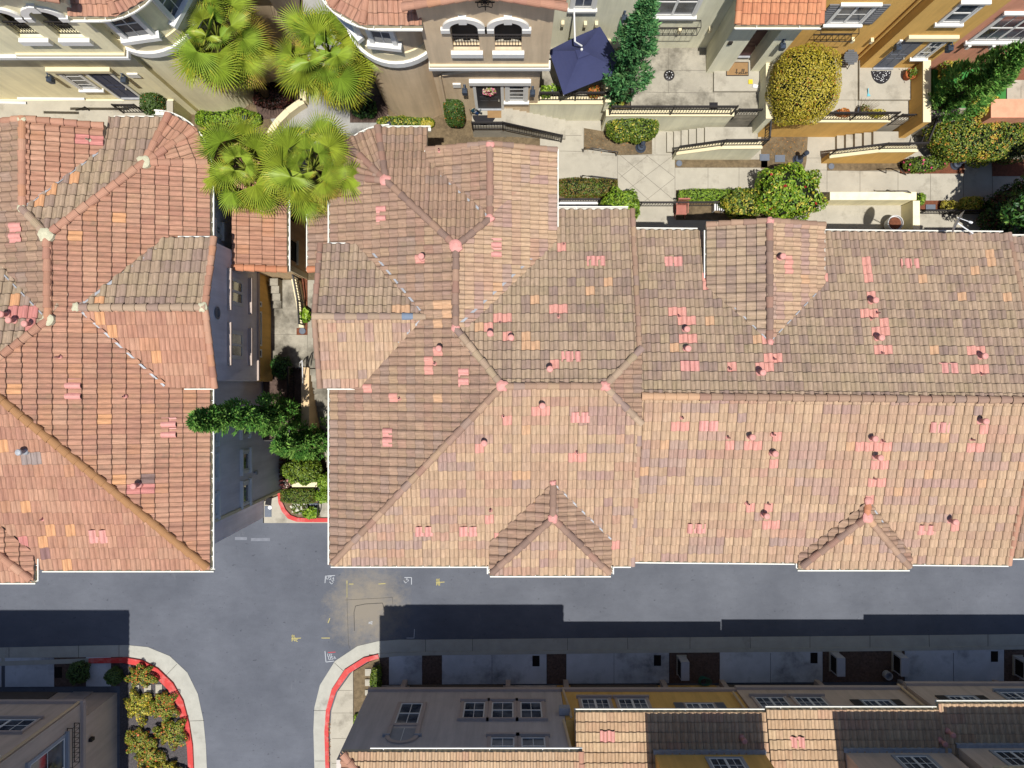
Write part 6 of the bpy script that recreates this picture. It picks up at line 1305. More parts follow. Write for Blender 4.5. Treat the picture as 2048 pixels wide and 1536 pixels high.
shell('leafy_bush', 'dark maroon and green bush in the shade at the right edge', 'bush', P(2025, 425, 4.7), (1.25, 1.15, .9), 'dark', 4200, .14, 45, 'maroon', 1.0, .5, 2.3, .2, gaps=.6); shell('leafy_bush', 'variegated yellow plant at the foot of the dark cypress on the turf', 'plant', P(1968, 212, 6.0), (.5, .42, .4), 'yellow', 420, .2, 46, 'hedge', .5, .5, core=False); shell('leafy_bush', 'yellow plant in a pot beside the house wall on the turf', 'plant', P(1898, 136, 6.1), (.4, .45, .35), 'yellow', 420, .16, 47, 'hedge', .9, core=False)
shell('leafy_bush', 'purple-leaved shrub in the dark bed between the palms', 'bush', P(545, 192, 4.3), (.85, .5, .45), 'maroon', 1500, .13, 48, gaps=.5); shell('leafy_bush', 'dark shaded shrub under the tan turret palm', 'bush', P(728, 216, 4.2), (.55, .4, .4), 'dark', 900, .12, 49, gaps=.5)
shell('leafy_bush', 'yellow-green patio plant behind the navy umbrella', 'plant', P(1158, 66, 6.2), (.6, .4, .5), 'hedge', 900, .13, 50, 'yellow', 1.0); shell('leafy_bush', 'small bright plant behind the railing left of the navy umbrella', 'plant', P(1092, 184, 6.0), (.22, .22, .35), 'bright', 320, .12, 51); shell('leafy_bush', 'orange-leaved plant behind the railing right of the navy umbrella', 'plant', P(1188, 184, 6.0), (.26, .22, .3), 'orange', 320, .12, 52, 'hedge', .9); shell('leafy_bush', 'low green plant at the foot of the tall blue-green cypress', 'plant', P(1231, 205, 5.8), (.34, .2, .25), 'hedge', 420, .1, 53, 'yellow', .9)
shell('leafy_bush', 'rusty orange succulent behind the ochre patio railing', 'plant', P(1686, 226, 5.85), (.28, .16, .2), 'orange', 260, .12, 54, core=False); shell('leafy_bush', 'dry yellow plant behind the ochre patio railing', 'plant', P(1754, 227, 5.85), (.36, .16, .2), 'yellow', 220, .12, 55, core=False)
FB_ = 'flowering shrubs in the corner bed'
for i, (x, y, rx, ry, lb) in enumerate(((281, 1350, .62, .42, 'orange-flowered shrub at the top of the corner flower bed'), (276, 1412, .52, .62, 'yellow-flowered shrub beside the brown corner house'), (324, 1412, .62, .56, 'orange-flowered shrub in the middle of the corner bed beside the red kerb'), (281, 1484, .62, .5, 'dark green shrub with few flowers in the lower corner bed'), (340, 1466, .72, .55, 'spreading orange-flowered shrub in the lower corner bed beside the red kerb'), (300, 1510, .55, .45, 'leggy green shrub below the middle of the corner bed'), (325, 1540, .9, .4, 'yellow shrub at the bottom edge of the corner bed'))):
    shell('flowering_shrub', lb, 'shrub', P(x, y, .35), (rx * 1.12, ry * 1.15, .24), 'lantana', 4200, .085, 60 + i, 'yellow' if i in (1, 6) else 'hedge', .8, .5, 2.0, .45, core=False, gaps=.8, group=FB_, flower=((232, 120, 60), .022) if i not in (1, 6) else ((236, 214, 70), .05))
for i, (x, y, rx, ry, lb) in enumerate(((157, 1345, .5, .55, 'shaded shrub between the two driveways at the bottom left'), (228, 1352, .38, .4, 'shaded shrub beside the end of the red kerb'), (752, 1358, .24, .55, 'clipped half-shaded hedge beside the grey-brown alley house'))): shell('leafy_bush', lb, 'bush', P(x, y, .4), (rx, ry, .42), 'hedge' if i == 2 else 'topiary', 1500, .1, 70 + i, None, 0, .5, 2.4 if i < 2 else 6, .14)
shell('leafy_bush', 'tiny green plant at the foot of the grey-brown alley house', 'plant', P(714, 1440, .25), (.16, .3, .18), 'bright', 220, .1, 74, core=False); shell('leafy_bush', 'cactus-like plant in the rocky strip beside the sloping cream wall', 'plant', P(610, 630, 4.1), (.16, .3, .28), 'bright', 60, .3, 75, core=False, asp=.8)
shell('leafy_tree', 'dark leafy tree at the right edge shading the courtyard path', 'tree', P(2150, 388, 8.2), (2.2, 1.9, 1.5), 'dark', 5200, .2, 80, 'conifer', .8, .5, 2.2, .22, gaps=.7, stem=ZC)
# fallen leaves
g = MB(); rr = random.Random(5)
for x0, y0, x1, y1, z, n in ((1525, 272, 1612, 318, ZC + .04, 150), (1170, 262, 1300, 306, ZC + .04, 90), (655, 1440, 661, 1530, .14, 70)):
    for _ in range(n): leaf(g, P(rr.uniform(x0, x1), rr.uniform(y0, y1), z), Vector((0, 0, 3)), .06, lc(rr.choice([(196, 140, 60), (170, 120, 70), (150, 110, 60)])), rr)
o = g.build('fallen_leaves', M('leaf')); tag(o, 'scattered brown and orange fallen leaves on the beds and kerb', 'leaves', kind='stuff')
# ================================================================= furniture, railings, fittings, markings
mat('navy_canvas', rgb(66, 72, 114, .55), .85, .1, 2, .1, 90); mat('white_metal', rgb(226, 226, 226, .8), .4, .05, 3, .02); mat('cast_grey', rgb(84, 94, 112, .55), .5, .15, 6, .1, 40, .2); mat('mat_coir', rgb(188, 150, 104, .55), .95, .15, 5, .5, 120); mat('mat_black', rgb(50, 48, 52, .55), .9, .2, 8, .5, 90)
mat('terracotta', rgb(204, 112, 62, .6), .8, .15, 5, .1); mat('blue_floral', rgb(40, 84, 150, .6), .8, .1); mat('teal', rgb(120, 205, 222, .65), .5); mat('yellow_plastic', rgb(240, 214, 60, .7), .4, .1); mat('ac_grey', rgb(196, 198, 206, .6), .55, .1, 4, .05); mat('hose_green', rgb(60, 130, 110, .5), .5, .1); mat('lid_grey', rgb(128, 136, 150, .55), .8, .15, 8, .2); mat('stool_grey', rgb(120, 124, 130, .5), .6)
RG = 'iron railings of the patios and stairs'
def rl(pts, z, h, label, **k): return railing([P(x, y, z if not isinstance(z, list) else z[i]) for i, (x, y) in enumerate(pts)], h, label, RG, **k)
rl([(1078, 201), (1150, 201), (1216, 201)], ZP + .2, .85, 'iron railing along the front of the umbrella patio'); rl([(1219, 229), (1340, 229), (1462, 229)], ZP + .13, .9, 'long iron railing on the pale green retaining wall'); rl([(1462, 239), (1516, 239)], 5.0, 1.15, 'iron gate panel at the top of the pale green steps')
rl([(1640, 240), (1700, 240), (1778, 240)], ZP + .13, .85, 'iron railing on the ochre retaining wall'); rl([(1775, 250), (1822, 250)], 5.0, 1.2, 'iron gate panel at the top of the ochre steps')
railing([p + Vector((0, 0, .06)) for p in sw1], .75, 'sloping iron railing on the pale green stair wall', RG); railing([p + Vector((0, 0, .06)) for p in sw2], .75, 'sloping iron railing on the ochre stair wall', RG)
railing([sw1[-1] + Vector((.05, .1, .06)), P(1531, 240, ZP)], .75, 'iron railing along the right side of the pale green stairs', RG); railing([sw2[-1] + Vector((.05, .1, .06)), P(1856, 247, ZP)], .75, 'iron railing along the right side of the ochre stairs', RG)
railing([P(946, 259, ZD), P(1006, 259, ZD), P(1122, 284, ZC + .1)], .85, 'dark iron railing along the porch and steps of the tan house', RG)
railing([P(1118, 404, 4.4), P(1196, 404, 4.4)], .5, 'short iron railing on the bright white low wall', RG); railing([P(1279, 413, ZC), P(1350, 413, ZC), P(1440, 412, ZC)], .75, 'iron railing beside the wicker chair in the narrow yard', RG); railing([P(1834, 428, ZC), P(1900, 428, ZC), P(1990, 428, ZC)], .7, 'brown iron railing beside the satellite dish', RG)
railing([P(589, 735, 3.9), P(589, 800, 3.4), P(592, 876, 3.35)], .95, 'dark iron railing along the shaded planter in the passage', RG); railing([P(545, 878, 3.35), P(592, 878, 3.35)], .95, 'short iron railing across the south end of the passage planter', RG); railing([P(597, 556, ZC + .75), P(606, 605, ZC + .5), P(609, 650, ZC + .1)], .85, 'white-lit iron railing on the sloping cream wall', RG)
railing([P(248, 226, 5.6), P(290, 226, 5.6)], .9, 'iron railing in front of the navy door of the cream house', RG); railing([P(150, 244, 4.2), P(195, 231, 5.0)], .9, 'iron stair railing behind the left terracotta roof', RG)
def handrail(label, pts, r=.024, m='black_iron'):
    g = MB(); g.tube(pts, r, 7); return solo('handrail', g, M(m), label, 'handrail', 'bent pipe handrails on the courtyard paths', True)
handrail('upper bent pipe handrail at the pale steps near the round bush', [P(1166, 304, ZC), P(1168, 296, ZC + .85), P(1184, 296, ZC + .85), P(1228, 303, ZC + .8), P(1236, 304, ZC + .8), P(1232, 312, ZC)]); handrail('lower bent pipe handrail at the pale steps next to the flat reddish hedge', [P(1163, 357, ZC), P(1165, 351, ZC + .85), P(1184, 352, ZC + .85), P(1234, 358, ZC + .8), P(1230, 367, ZC)])
handrail('bent pipe handrail beside the rose bush', [P(1772, 346, ZC), P(1772, 337, ZC + .8), P(1800, 336, ZC + .8), P(1812, 350, ZC)]); handrail('bent pipe handrail on top of the cream path wall', [P(1772, 382, 4.75), P(1774, 380, 4.9), P(1790, 382, 5.3), P(1815, 382, 5.3), P(1822, 386, 4.75)]); handrail('tall pipe handrail in front of the kerbed passage bed', [P(632, 985, .1), P(631, 972, .95), P(637, 968, .95), P(637, 1000, .9), P(634, 1032, .9), P(635, 1036, .1)])
handrail('curved white-lit handrail at the head of the passage steps', [P(598, 737, ZC - .2), P(600, 725, ZC + .8), P(604, 721, ZC + .85), P(605, 735, ZC + .85), P(606, 800, 3.4)], m='white_metal'); handrail('dark loop handrail at the head of the passage steps', [P(613, 735, ZC), P(613, 715, ZC + .85), P(616, 712, ZC + .85), P(617, 735, ZC + .4)])
# umbrella
c = P(1163, 101, 8.35); u = thing('patio_umbrella', 'large navy square cantilever umbrella with a white pole over the patio', 'umbrella', (c.x, c.y, ZP)); g = MB()
cor = [P(1097, 101, 7.75), P(1127, 190, 7.75), P(1251, 142, 7.75), P(1200, 53, 7.75)]
for i in range(4):
    a, b = cor[i], cor[(i + 1) % 4]; n = 8; rows = []
    for j in range(n + 1):
        t = j / n; row = []
        for k in range(n + 1):
            s = k / n; e = a.lerp(b, s); mid = (a + b) / 2; e = e.lerp(mid, .12 * (1 - abs(2 * s - 1))); e.z += .08 * math.sin(math.pi * s); p = c.lerp(e, t); p.z -= .1 * math.sin(math.pi * t) * (.4 + .6 * math.sin(math.pi * s)); row.append(p)
        rows.append(row)
    for j in range(n):
        for k in range(n):
            if j == 0: g.face([rows[0][0], rows[1][k], rows[1][k + 1]])
            else: g.face([rows[j][k], rows[j + 1][k], rows[j + 1][k + 1], rows[j][k + 1]])
g.build('canopy', M('navy_canvas'), u, True); g = MB()
for i in range(4): a = c + (cor[i] - c) * .2; b = c + (cor[(i + 1) % 4] - c) * .2; g.face([c + Vector((0, 0, .06)), a + Vector((0, 0, .05)), b + Vector((0, 0, .05))])
g.build('vent_flap', M('navy_canvas'), u); g = MB(); g.lathe(c + Vector((0, 0, .05)), [(.05, 0), (.05, .06), (.03, .09)], 12); g.build('finial', M('white_metal'), u); g = MB()
for i in range(4): g.bar(c - Vector((0, 0, .09)), cor[i] - Vector((0, 0, .05)), .025)
g.build('ribs', M('white_metal'), u); g = MB(); pb = P(1134, 76, ZP); pt = Vector((pb.x, pb.y, 8.9)); g.tube([pb, pt], .045, 10); g.build('pole', M('white_metal'), u, True); g = MB(); g.tube([pt, P(1150, 83, 8.75), c + Vector((0, .12, .12))], .035, 8); g.build('arm', M('white_metal'), u, True); g = MB(); g.lathe(pb, [(.3, 0), (.3, .06), (.06, .1)], 16); g.build('base', M('cast_grey'), u)
# path lamps (dark bollards with a flared foot)
def bollard(label, px, py, z=ZC, h=1.05):
    p = P(px, py, z); r = thing('bollard_lamp', label, 'lamp', p, 'dark bollard lamps along the paths'); g = MB(); g.lathe(p, [(.24, 0), (.24, .05), (.19, .1), (.17, .22), (.11, .26)], 18); g.build('foot', M('cast_grey'), r, True); g = MB(); g.lathe(p, [(.1, .24), (.085, .35), (.075, h - .25), (.1, h - .22)], 14); g.build('shaft', M('cast_grey'), r, True); g = MB(); g.lathe(p, [(.08, h - .22), (.1, h - .1), (.11, h - .02), (.06, h + .05), (.02, h + .09)], 14); g.build('lamp_head', M('cast_grey'), r, True)
bollard('dark bollard lamp beside the hedge strip under the cream turret', 506, 252); bollard('dark bollard lamp in the leaf-strewn bed between the two stair flights', 1595, 320); bollard('dark bollard lamp under the round clipped bush', 1281, 296, h=.7); bollard('dark bollard lamp under the large hedge near the brick-red wall', 1910, 330, h=.7); bollard('dark bollard lamp behind the corner turret of the centre roof', 783, 256, h=.6)
def lid(label, px, py, r, z=ZC + .01, m='lid_grey'):
    p = P(px, py, z); g = MB(); g.lathe(p, [(r, 0), (r, .04), (r * .9, .055), (r * .86, .045), (.01, .05)], 24); solo('access_lid', g, M(m), label, 'lid', 'utility lids')
lid('round grey lid by the foot of the pale green stair wall', 1358, 327, .14); lid('round grey lid by the foot of the ochre stair wall', 1662, 333, .14); lid('round grey lid in the mulch square in the passage', 605, 662, .15, ZC + .05)
def box_lid(label, x0, y0, x1, y1, z, m='lid_grey'): g = MB(); a = P(x0, y0, z); b = P(x1, y1, z); g.box(a.x, b.x, b.y, a.y, z - .08, z); g.box(a.x + .05, b.x - .05, b.y + .05, a.y - .05, z, z + .012); solo('utility_box', g, M(m), label, 'utility box', 'flush utility boxes')
box_lid('dark grey utility box in the leaf-strewn bed', 1550, 310, 1570, 324, ZC + .07); box_lid('dark grey utility box at the corner of the pale green stair wall', 1520, 308, 1539, 321, ZC + .07); box_lid('grey utility box in the kerbed passage bed', 619, 1007, 637, 1019, .2); box_lid('blue-grey meter box lid on the concrete apron', 529, 1012, 543, 1034, .06); box_lid('left one of the three pale stone slabs in the flower bed', 265, 1370, 278, 1383, .14, 'concrete'); box_lid('middle one of the three pale stone slabs in the flower bed', 288, 1370, 302, 1384, .14, 'concrete'); box_lid('right one of the three pale stone slabs in the flower bed', 311, 1369, 324, 1386, .14, 'concrete')
box_lid('grey utility box in the red mulch near the satellite dish', 1852, 409, 1871, 419, ZC + .08); box_lid('upper round-edged stone beside the half-shaded hedge', 730, 1338, 742, 1352, .16, 'concrete'); box_lid('middle round-edged stone beside the half-shaded hedge', 730, 1359, 742, 1372, .16, 'concrete'); box_lid('lower round-edged stone beside the half-shaded hedge', 730, 1380, 742, 1391, .16, 'concrete')
g = MB(); a = P(540, 1007, .06); g.lathe((a.x, a.y - .2, .072), [(.1, 0), (.1, .01), (.06, .012), (.05, .03), (.01, .03)], 20); solo('meter_dial', g, M('white_metal'), 'white round cover on the blue-grey meter box', 'cover')
# doormats, pots, small things
a = P(1452, 124, ZPo); b = P(1497, 152, ZPo); r = thing('doormat', 'coir doormat reading hello in front of the maroon door', 'doormat', ((a.x + b.x) / 2, (a.y + b.y) / 2, ZPo)); g = MB(); g.box(a.x, b.x, b.y, a.y, ZPo, ZPo + .014); g.build('border', M('mat_black'), r); g = MB(); g.box(a.x + .03, b.x - .03, b.y + .03, a.y - .03, ZPo + .0145, ZPo + .02); g.build('coir_field', M('mat_coir'), r)
def stroke(mb, pts, w, z):
    for p, q in zip(pts, pts[1:]):
        if (Vector(q) - Vector(p)).length > 1e-5: mb.bar((p[0], p[1], z), (q[0], q[1], z), w, .004)
def curve(pts, n=6):
    out = []
    for i in range(len(pts) - 1):
        p0 = pts[max(i - 1, 0)]; p1 = pts[i]; p2 = pts[i + 1]; p3_ = pts[min(i + 2, len(pts) - 1)]
        for k in range(n):
            t = k / n; out.append(tuple(.5 * (2 * p1[j] + (p2[j] - p0[j]) * t + (2 * p0[j] - 5 * p1[j] + 4 * p2[j] - p3_[j]) * t * t + (3 * p1[j] - p0[j] - 3 * p2[j] + p3_[j]) * t ** 3) for j in (0, 1)))
    return out + [pts[-1]]
hello = [(0, .35), (.25, .55), (.4, 1.05), (.3, 1.15), (.25, .9), (.25, 0), (.3, .3), (.45, .45), (.55, .3), (.55, .05), (.65, 0), (.8, .2), (.98, .38), (.9, .48), (.8, .3), (.85, .05), (1.0, .05), (1.2, .4), (1.33, 1.05), (1.22, 1.15), (1.18, .8), (1.2, .1), (1.32, .05), (1.5, .45), (1.62, 1.05), (1.52, 1.15), (1.48, .8), (1.5, .1), (1.62, .05), (1.78, .25), (1.95, .45), (1.8, .4), (1.78, .1), (1.95, .02), (2.08, .2), (2.02, .42), (2.1, .36), (2.2, .4)]
g = MB(); k = (b.x - a.x) * .26; stroke(g, [(b.x - .04 - k * 2.2 + x * k, b.y + .07 + y * k * .75) for x, y in curve(hello)], .022, ZPo + .022); g.build('lettering', M('mat_black'), r)
c = P(1762, 141, ZPo); g = MB(); n = 24; pts = [(c.x + .43 * math.cos(math.pi + math.pi * i / n), c.y - .02 + .55 * math.sin(math.pi + math.pi * i / n)) for i in range(n + 1)]; g.prism(pts, ZPo, ZPo + .015); r = thing('doormat', 'dark half-round doormat with pale specks at the slate-grey door', 'doormat', (c.x, c.y, ZPo)); g.build('field', M('mat_black'), r); g = MB(); rr = random.Random(3)
for _ in range(46):
    t = rr.uniform(math.pi, 2 * math.pi); q = math.sqrt(rr.random()) * .9; x, y = c.x + .43 * q * math.cos(t), c.y - .02 + .55 * q * math.sin(t); s = rr.uniform(.012, .028); g.prism([(x - s, y), (x, y - s * .7), (x + s, y), (x, y + s * .7)], ZPo + .0152, ZPo + .018)
g.build('speckle_pattern', M('white_metal'), r)
a = P(968, 226, ZD); g = MB(); n = 20; g.prism([(a.x + .5 * math.cos(t * math.pi / n) , a.y - .1 + .42 * math.sin(t * math.pi / n) * -1) for t in range(n + 1)], ZD, ZD + .014); solo('doormat', g, M('mat_black'), 'plain dark half-round doormat behind the porch railing of the tan house', 'doormat')
g = MB(); a = P(975, 222, ZD); g.box(a.x, a.x + .6, a.y - .3, a.y + .1, ZD + .002, ZD + .016); solo('doormat', g, M('mat_coir'), 'pale woven doormat at the dark door with the wreath', 'doormat')
# wreath
q = PY(979, 181, 11.86); r = thing('door_wreath', 'pink and cream flower wreath hanging on the dark door', 'wreath', q); g = MB(); rr = random.Random(9)
for i in range(170):
    t = rr.uniform(0, 6.283); rad_ = .2 + rr.uniform(-.06, .06); p = Vector((q.x + rad_ * math.cos(t), 11.86 - rr.uniform(0, .1), q.z + rad_ * math.sin(t))); leaf(g, p, Vector((0, -1, .4)), .1, lc(rr.choice([(230, 130, 160), (240, 226, 200), (222, 90, 120), (150, 160, 80), (240, 200, 180)]), .65), rr, .9)
g.build('flowers', M('leaf'), r); g = MB(); g.bar((q.x, 11.9, q.z + .2), (q.x, 11.9, q.z + .5), .02); g.build('ribbon', M('mat_coir'), r)
a = P(955, 244, ZD); r = thing('garden_flag', 'blue and white floral garden flag standing by the porch railing', 'flag', (a.x, a.y, ZD)); g = MB(); rr = random.Random(4); p0 = PY(947, 204, a.y + .35); 
fl = []
for j in range(9):
    row = []
    for i in range(6): row.append(Vector((a.x - .26 + .09 * i + .03 * math.sin(j * 1.1), a.y + .3 + .06 * math.sin(i * 1.7 + j * .6) - .03 * j, ZD + .15 + .14 * j)))
    fl.append(row)
for j in range(8):
    for i in range(5): g.face([fl[j][i], fl[j][i + 1], fl[j + 1][i + 1], fl[j + 1][i]], 0, (*lc(rr.choice([(40, 90, 160), (60, 130, 150), (230, 234, 238), (36, 70, 130), (70, 150, 160)]), .65), 1))
g.build('cloth', M('leaf'), r); g = MB(); g.tube([(a.x - .27, a.y + .3, ZD), (a.x - .27, a.y + .05, ZD + 1.3)], .012, 6); g.build('staff', M('black_iron'), r)
def pot(label, px, py, z, r=.17, h=.32, m='terracotta', plant='hedge', seed=1):
    p = P(px, py, z); t = thing('flower_pot', label, 'flower pot', p, 'potted plants'); g = MB(); g.lathe(p, [(r * .68, 0), (r * .95, h * .85), (r * 1.1, h * .85), (r * 1.1, h), (r * .92, h), (r * .9, h * .82), (.01, h * .8)], 22); g.build('pot', M(m), t, True); g = MB(); rr = random.Random(seed)
    for _ in range(70): leaf(g, p + Vector((rr.gauss(0, r * .5), rr.gauss(0, r * .5), h + rr.uniform(0, .22))), Vector((rr.uniform(-1, 1), rr.uniform(-1, 1), 1)), .13, lc(rr.choice(GRN[plant])), rr, .4)
    g.build('plant', M('leaf'), t)
pot('terracotta pot with a green plant on the porch slab by the slate-grey door', 1812, 155, ZPo, .21, .4, seed=2); pot('terracotta pot beside the brick-red house wall on the turf', 1884, 133, ZP, .16, .34, plant='yellow', seed=3); pot('grey pot with bare twigs behind the ochre patio railing', 1718, 226, ZP, .18, .3, 'cast_grey', 'redtip', 4); pot('grey planter behind the railing under the navy umbrella', 1110, 186, ZP, .2, .35, 'lid_grey', 'bright', 6)
g = MB(); p = P(1718, 226, ZP + .3)
for i in range(9): t = -.4 + i * .25; g.tube([p, p + Vector((math.cos(t) * .35, .1 + math.sin(t) * .12, .15)), p + Vector((math.cos(t) * .75, .3 + math.sin(t) * .25, .28))], [.012, .008, .004], 5)
solo('bare_twigs', g, M('bark'), 'bare dry twigs sticking out of the grey pot on the ochre patio', 'twigs')
a = P(1338, 151, ZP); r = thing('parasol_base', 'round black parasol base with holes standing on the pale concrete patio', 'parasol base', a); g = MB(); g.lathe(a, [(.23, 0), (.23, .04), (.19, .06), (.05, .07)], 26); g.build('plate', M('black_iron'), r, True); g = MB(); g.lathe(a, [(.035, .06), (.03, .3)], 12); g.build('tube', M('black_iron'), r); g = MB()
for i in range(8): t = i * math.pi / 4; g.lathe(a + Vector((.14 * math.cos(t), .14 * math.sin(t), .064)), [(.022, 0), (.018, .006)], 8)
g.build('studs', M('white_metal'), r)
g = MB(); a = P(1428, 211, ZP); g.box(a.x - .2, a.x + .15, a.y - .2, a.y + .12, ZP, ZP + .04); g.box(a.x - .14, a.x + .09, a.y - .14, a.y + .06, ZP + .04, ZP + .07); solo('boot_tray', g, M('mat_black'), 'small dark tray on the patio behind the long iron railing', 'tray')
g = MB(); a = P(1500, 166, ZPo); g.box(a.x - .08, a.x + .1, a.y - .05, a.y + .13, ZPo, ZPo + .05); solo('parcel', g, M('yellow_plastic'), 'small yellow bag on the porch slab by the doormat reading hello', 'bag'); g = MB(); a = P(1509, 173, ZPo); g.prism([(a.x - .1, a.y - .06), (a.x + .1, a.y - .09), (a.x + .14, a.y + .04), (a.x - .06, a.y + .09)], ZPo, ZPo + .06); solo('parcel', g, M('white_metal'), 'crumpled white bag beside the small yellow bag', 'bag')
g = MB(); a = P(1735, 190, ZPo); g.prism([(a.x - .03, a.y - .07), (a.x + .12, a.y - .05), (a.x + .06, a.y + .05), (a.x - .01, a.y + .05)], ZPo, ZPo + .03); g.bar((a.x + .01, a.y + .05, ZPo + .03), (a.x - .02, a.y + .25, ZPo + .1), .03); solo('dustpan', g, M('teal'), 'pale blue hand dustpan on the porch slab of the ochre house', 'dustpan')
a = P(1686, 130, ZP); r = thing('garden_table', 'round grey slatted table at the top of the ochre patio', 'table', a); g = MB(); zt = ZP + .72
for i in range(7): y = -.27 + .09 * i; w = math.sqrt(.3 ** 2 - y * y); g.box(a.x - w, a.x + w, a.y + y - .04, a.y + y + .04, zt, zt + .02)
g.build('table_top', M('stool_grey'), r)
for t in (.8, 2.4, 3.9, 5.5): g = MB(); g.bar((a.x + .25 * math.cos(t), a.y + .25 * math.sin(t), ZP), (a.x + .12 * math.cos(t), a.y + .12 * math.sin(t), zt), .025); g.build('leg', M('black_iron'), r)
a = P(1690, 110, ZP); r = thing('patio_chair', 'dark patio chair between the wall and the round slatted table', 'chair', a); g = MB(); g.box(a.x - .22, a.x + .24, a.y - .2, a.y + .2, ZP + .42, ZP + .46); g.build('seat', M('mat_black'), r); g = MB(); g.prism([(a.x - .22, a.y + .2), (a.x + .24, a.y + .2), (a.x + .24, a.y + .25), (a.x - .22, a.y + .25)], ZP + .46, ZP + .95); g.build('backrest', M('mat_black'), r)
for sx_, sy_ in ((-.2, -.18), (.22, -.18), (-.2, .22), (.22, .22)): g = MB(); g.bar((a.x + sx_, a.y + sy_, ZP), (a.x + sx_, a.y + sy_, ZP + .42), .03); g.build('leg', M('black_iron'), r)
a = P(1358, 424, ZC); r = thing('wicker_chair', 'reddish rocking chair in the narrow yard by the gable of the right roof', 'chair', a); g = MB(); g.box(a.x - .24, a.x + .24, a.y - .22, a.y + .22, ZC + .4, ZC + .45); g.build('seat', M('rust'), r) if 'rust' in MATS else g.build('seat', mat('rust', rgb(196, 124, 108, .6), .7, .2), r); g = MB()
for i in range(8): x = a.x - .22 + .44 * i / 7; g.bar((x, a.y + .2, ZC + .45), (x, a.y + .34, ZC + 1.0), .025)
g.bar((a.x - .26, a.y + .34, ZC + 1.0), (a.x + .26, a.y + .34, ZC + 1.0), .06); g.build('backrest', M('rust'), r)
for s in (-1, 1):
    g = MB(); g.bar((a.x + s * .25, a.y - .2, ZC + .62), (a.x + s * .25, a.y + .24, ZC + .66), .04); g.build('armrest', M('rust'), r); g = MB(); g.tube([(a.x + s * .22, a.y - .35 + .1 * i, ZC + .04 + .012 * (i - 3.5) ** 2) for i in range(8)], .02, 6); g.build('rocker', M('rust'), r)
    for q_ in (-.2, .2): g = MB(); g.bar((a.x + s * .22, a.y + q_, ZC + .06), (a.x + s * .22, a.y + q_, ZC + .42), .03); g.build('leg', M('rust'), r)
a = P(1432, 420, ZC); r = thing('slatted_crate', 'small white slatted stand between the yellow-green bush and the railing', 'stand', a); g = MB()
for i in range(5): g.box(a.x - .2 + .09 * i, a.x - .15 + .09 * i, a.y - .15, a.y + .15, ZC + .5, ZC + .52)
g.build('slats', M('white_metal'), r)
for s in (-1, 1): g = MB(); g.box(a.x + s * .2 - .02, a.x + s * .2 + .02, a.y - .15, a.y + .15, ZC, ZC + .5); g.build('side_frame', M('white_metal'), r)
# satellite dishes
def dish(label, foot, c, aim, r, group='satellite dishes'):
    c = Vector(c); aim = Vector(aim).normalized(); root = thing('satellite_dish', label, 'satellite dish', foot, group); g = MB(); g.lathe(c, [(.02, -.09), (r * .5, -.06), (r * .8, -.02), (r, .03), (r + .012, .03), (r * .8, .0), (r * .5, -.045), (.01, -.07)], 28, axis=aim); g.build('reflector', M('white_metal'), root, True)
    g = MB(); g.tube([Vector(foot), Vector(foot) + Vector((0, 0, .25)), c - aim * .1], .022, 8); g.build('mast', M('white_metal'), root, True); dn = aim.cross(Vector((0, 0, 1))).cross(aim).normalized(); f = c + aim * .45 + dn * .3; g = MB(); g.tube([c - aim * .08 + dn * r * .8, f], .014, 6); g.build('feed_arm', M('white_metal'), root, True); g = MB(); g.lathe(f, [(.03, 0), (.045, .04), (.04, .12)], 10, axis=-aim); g.build('feed_horn', M('white_metal'), root, True)
e = rN.hit(1936, 470); dish('white satellite dish seen edge-on at the north gutter of the right house', (e.x, e.y, ZR + .05), P(1915, 444, ZR + .75), (lambda v: v.cross(Vector((.47, .88, 0))))(P(1915, 444, ZR + .75) - Vector((0, 0, H))), .44); dish('white satellite dish on the raised patio at the left edge', P(52, 140, 5.6), P(40, 131, 6.1), (.2, -.5, .9), .3)
g = MB(); a = P(68, 140, 5.6); g.prism([(a.x - .1, a.y - .14), (a.x + .16, a.y - .14), (a.x + .16, a.y + .14), (a.x - .1, a.y + .14)], 5.6, 6.5); solo('cabinet', g, M('white_metal'), 'slim white cabinet beside the dish on the raised patio', 'cabinet')
g = MB(); a = P(1776, 452, ZC)
for k, rr_ in ((0, .34), (1, .31), (2, .28)): g.lathe(a + Vector((0, 0, .5 - k * .17)), [(rr_, 0), (rr_ + .012, .08), (rr_, .16), (rr_ - .02, .16), (rr_ - .02, .02), (.01, .02)], 26)
r = thing('round_tub', 'white ribbed round tub half hidden under the north gutter of the right house', 'tub', a); g.build('tub', M('white_metal'), r, True); g = MB(); g.lathe(a, [(.27, .1), (.27, .6), (.01, .6)], 26); g.build('soil_fill', M('red_mulch'), r)
# alley equipment
def ac(label, px, py):
    p = P(px, py, .05); r = thing('air_conditioner', label, 'air conditioner', p, 'outdoor air conditioners in the alley beds'); hw, hd, h = .2, .46, .85; g = MB(); g.box(p.x - hw, p.x + hw, p.y - hd, p.y + hd, .1, h); g.build('casing', M('ac_grey'), r); g = MB(); g.box(p.x - hw - .02, p.x - hw - .001, p.y - hd + .08, p.y + hd - .08, .2, h - .1)
    for i in range(8): g.box(p.x - hw - .035, p.x - hw - .021, p.y - hd + .1 + .1 * i, p.y - hd + .12 + .1 * i, .2, h - .1)
    g.build('fan_grille', M('dark_hole'), r); g = MB(); g.box(p.x - hw - .05, p.x + hw + .05, p.y - hd - .05, p.y + hd + .05, 0, .09); g.build('plinth', M('concrete'), r); g = MB(); g.tube([(p.x + .1, p.y - hd, .3), (p.x + .1, p.y - hd - .15, .3), (p.x + .1, p.y - hd - .25, .05)], .02, 6); g.build('pipe', M('ac_grey'), r)
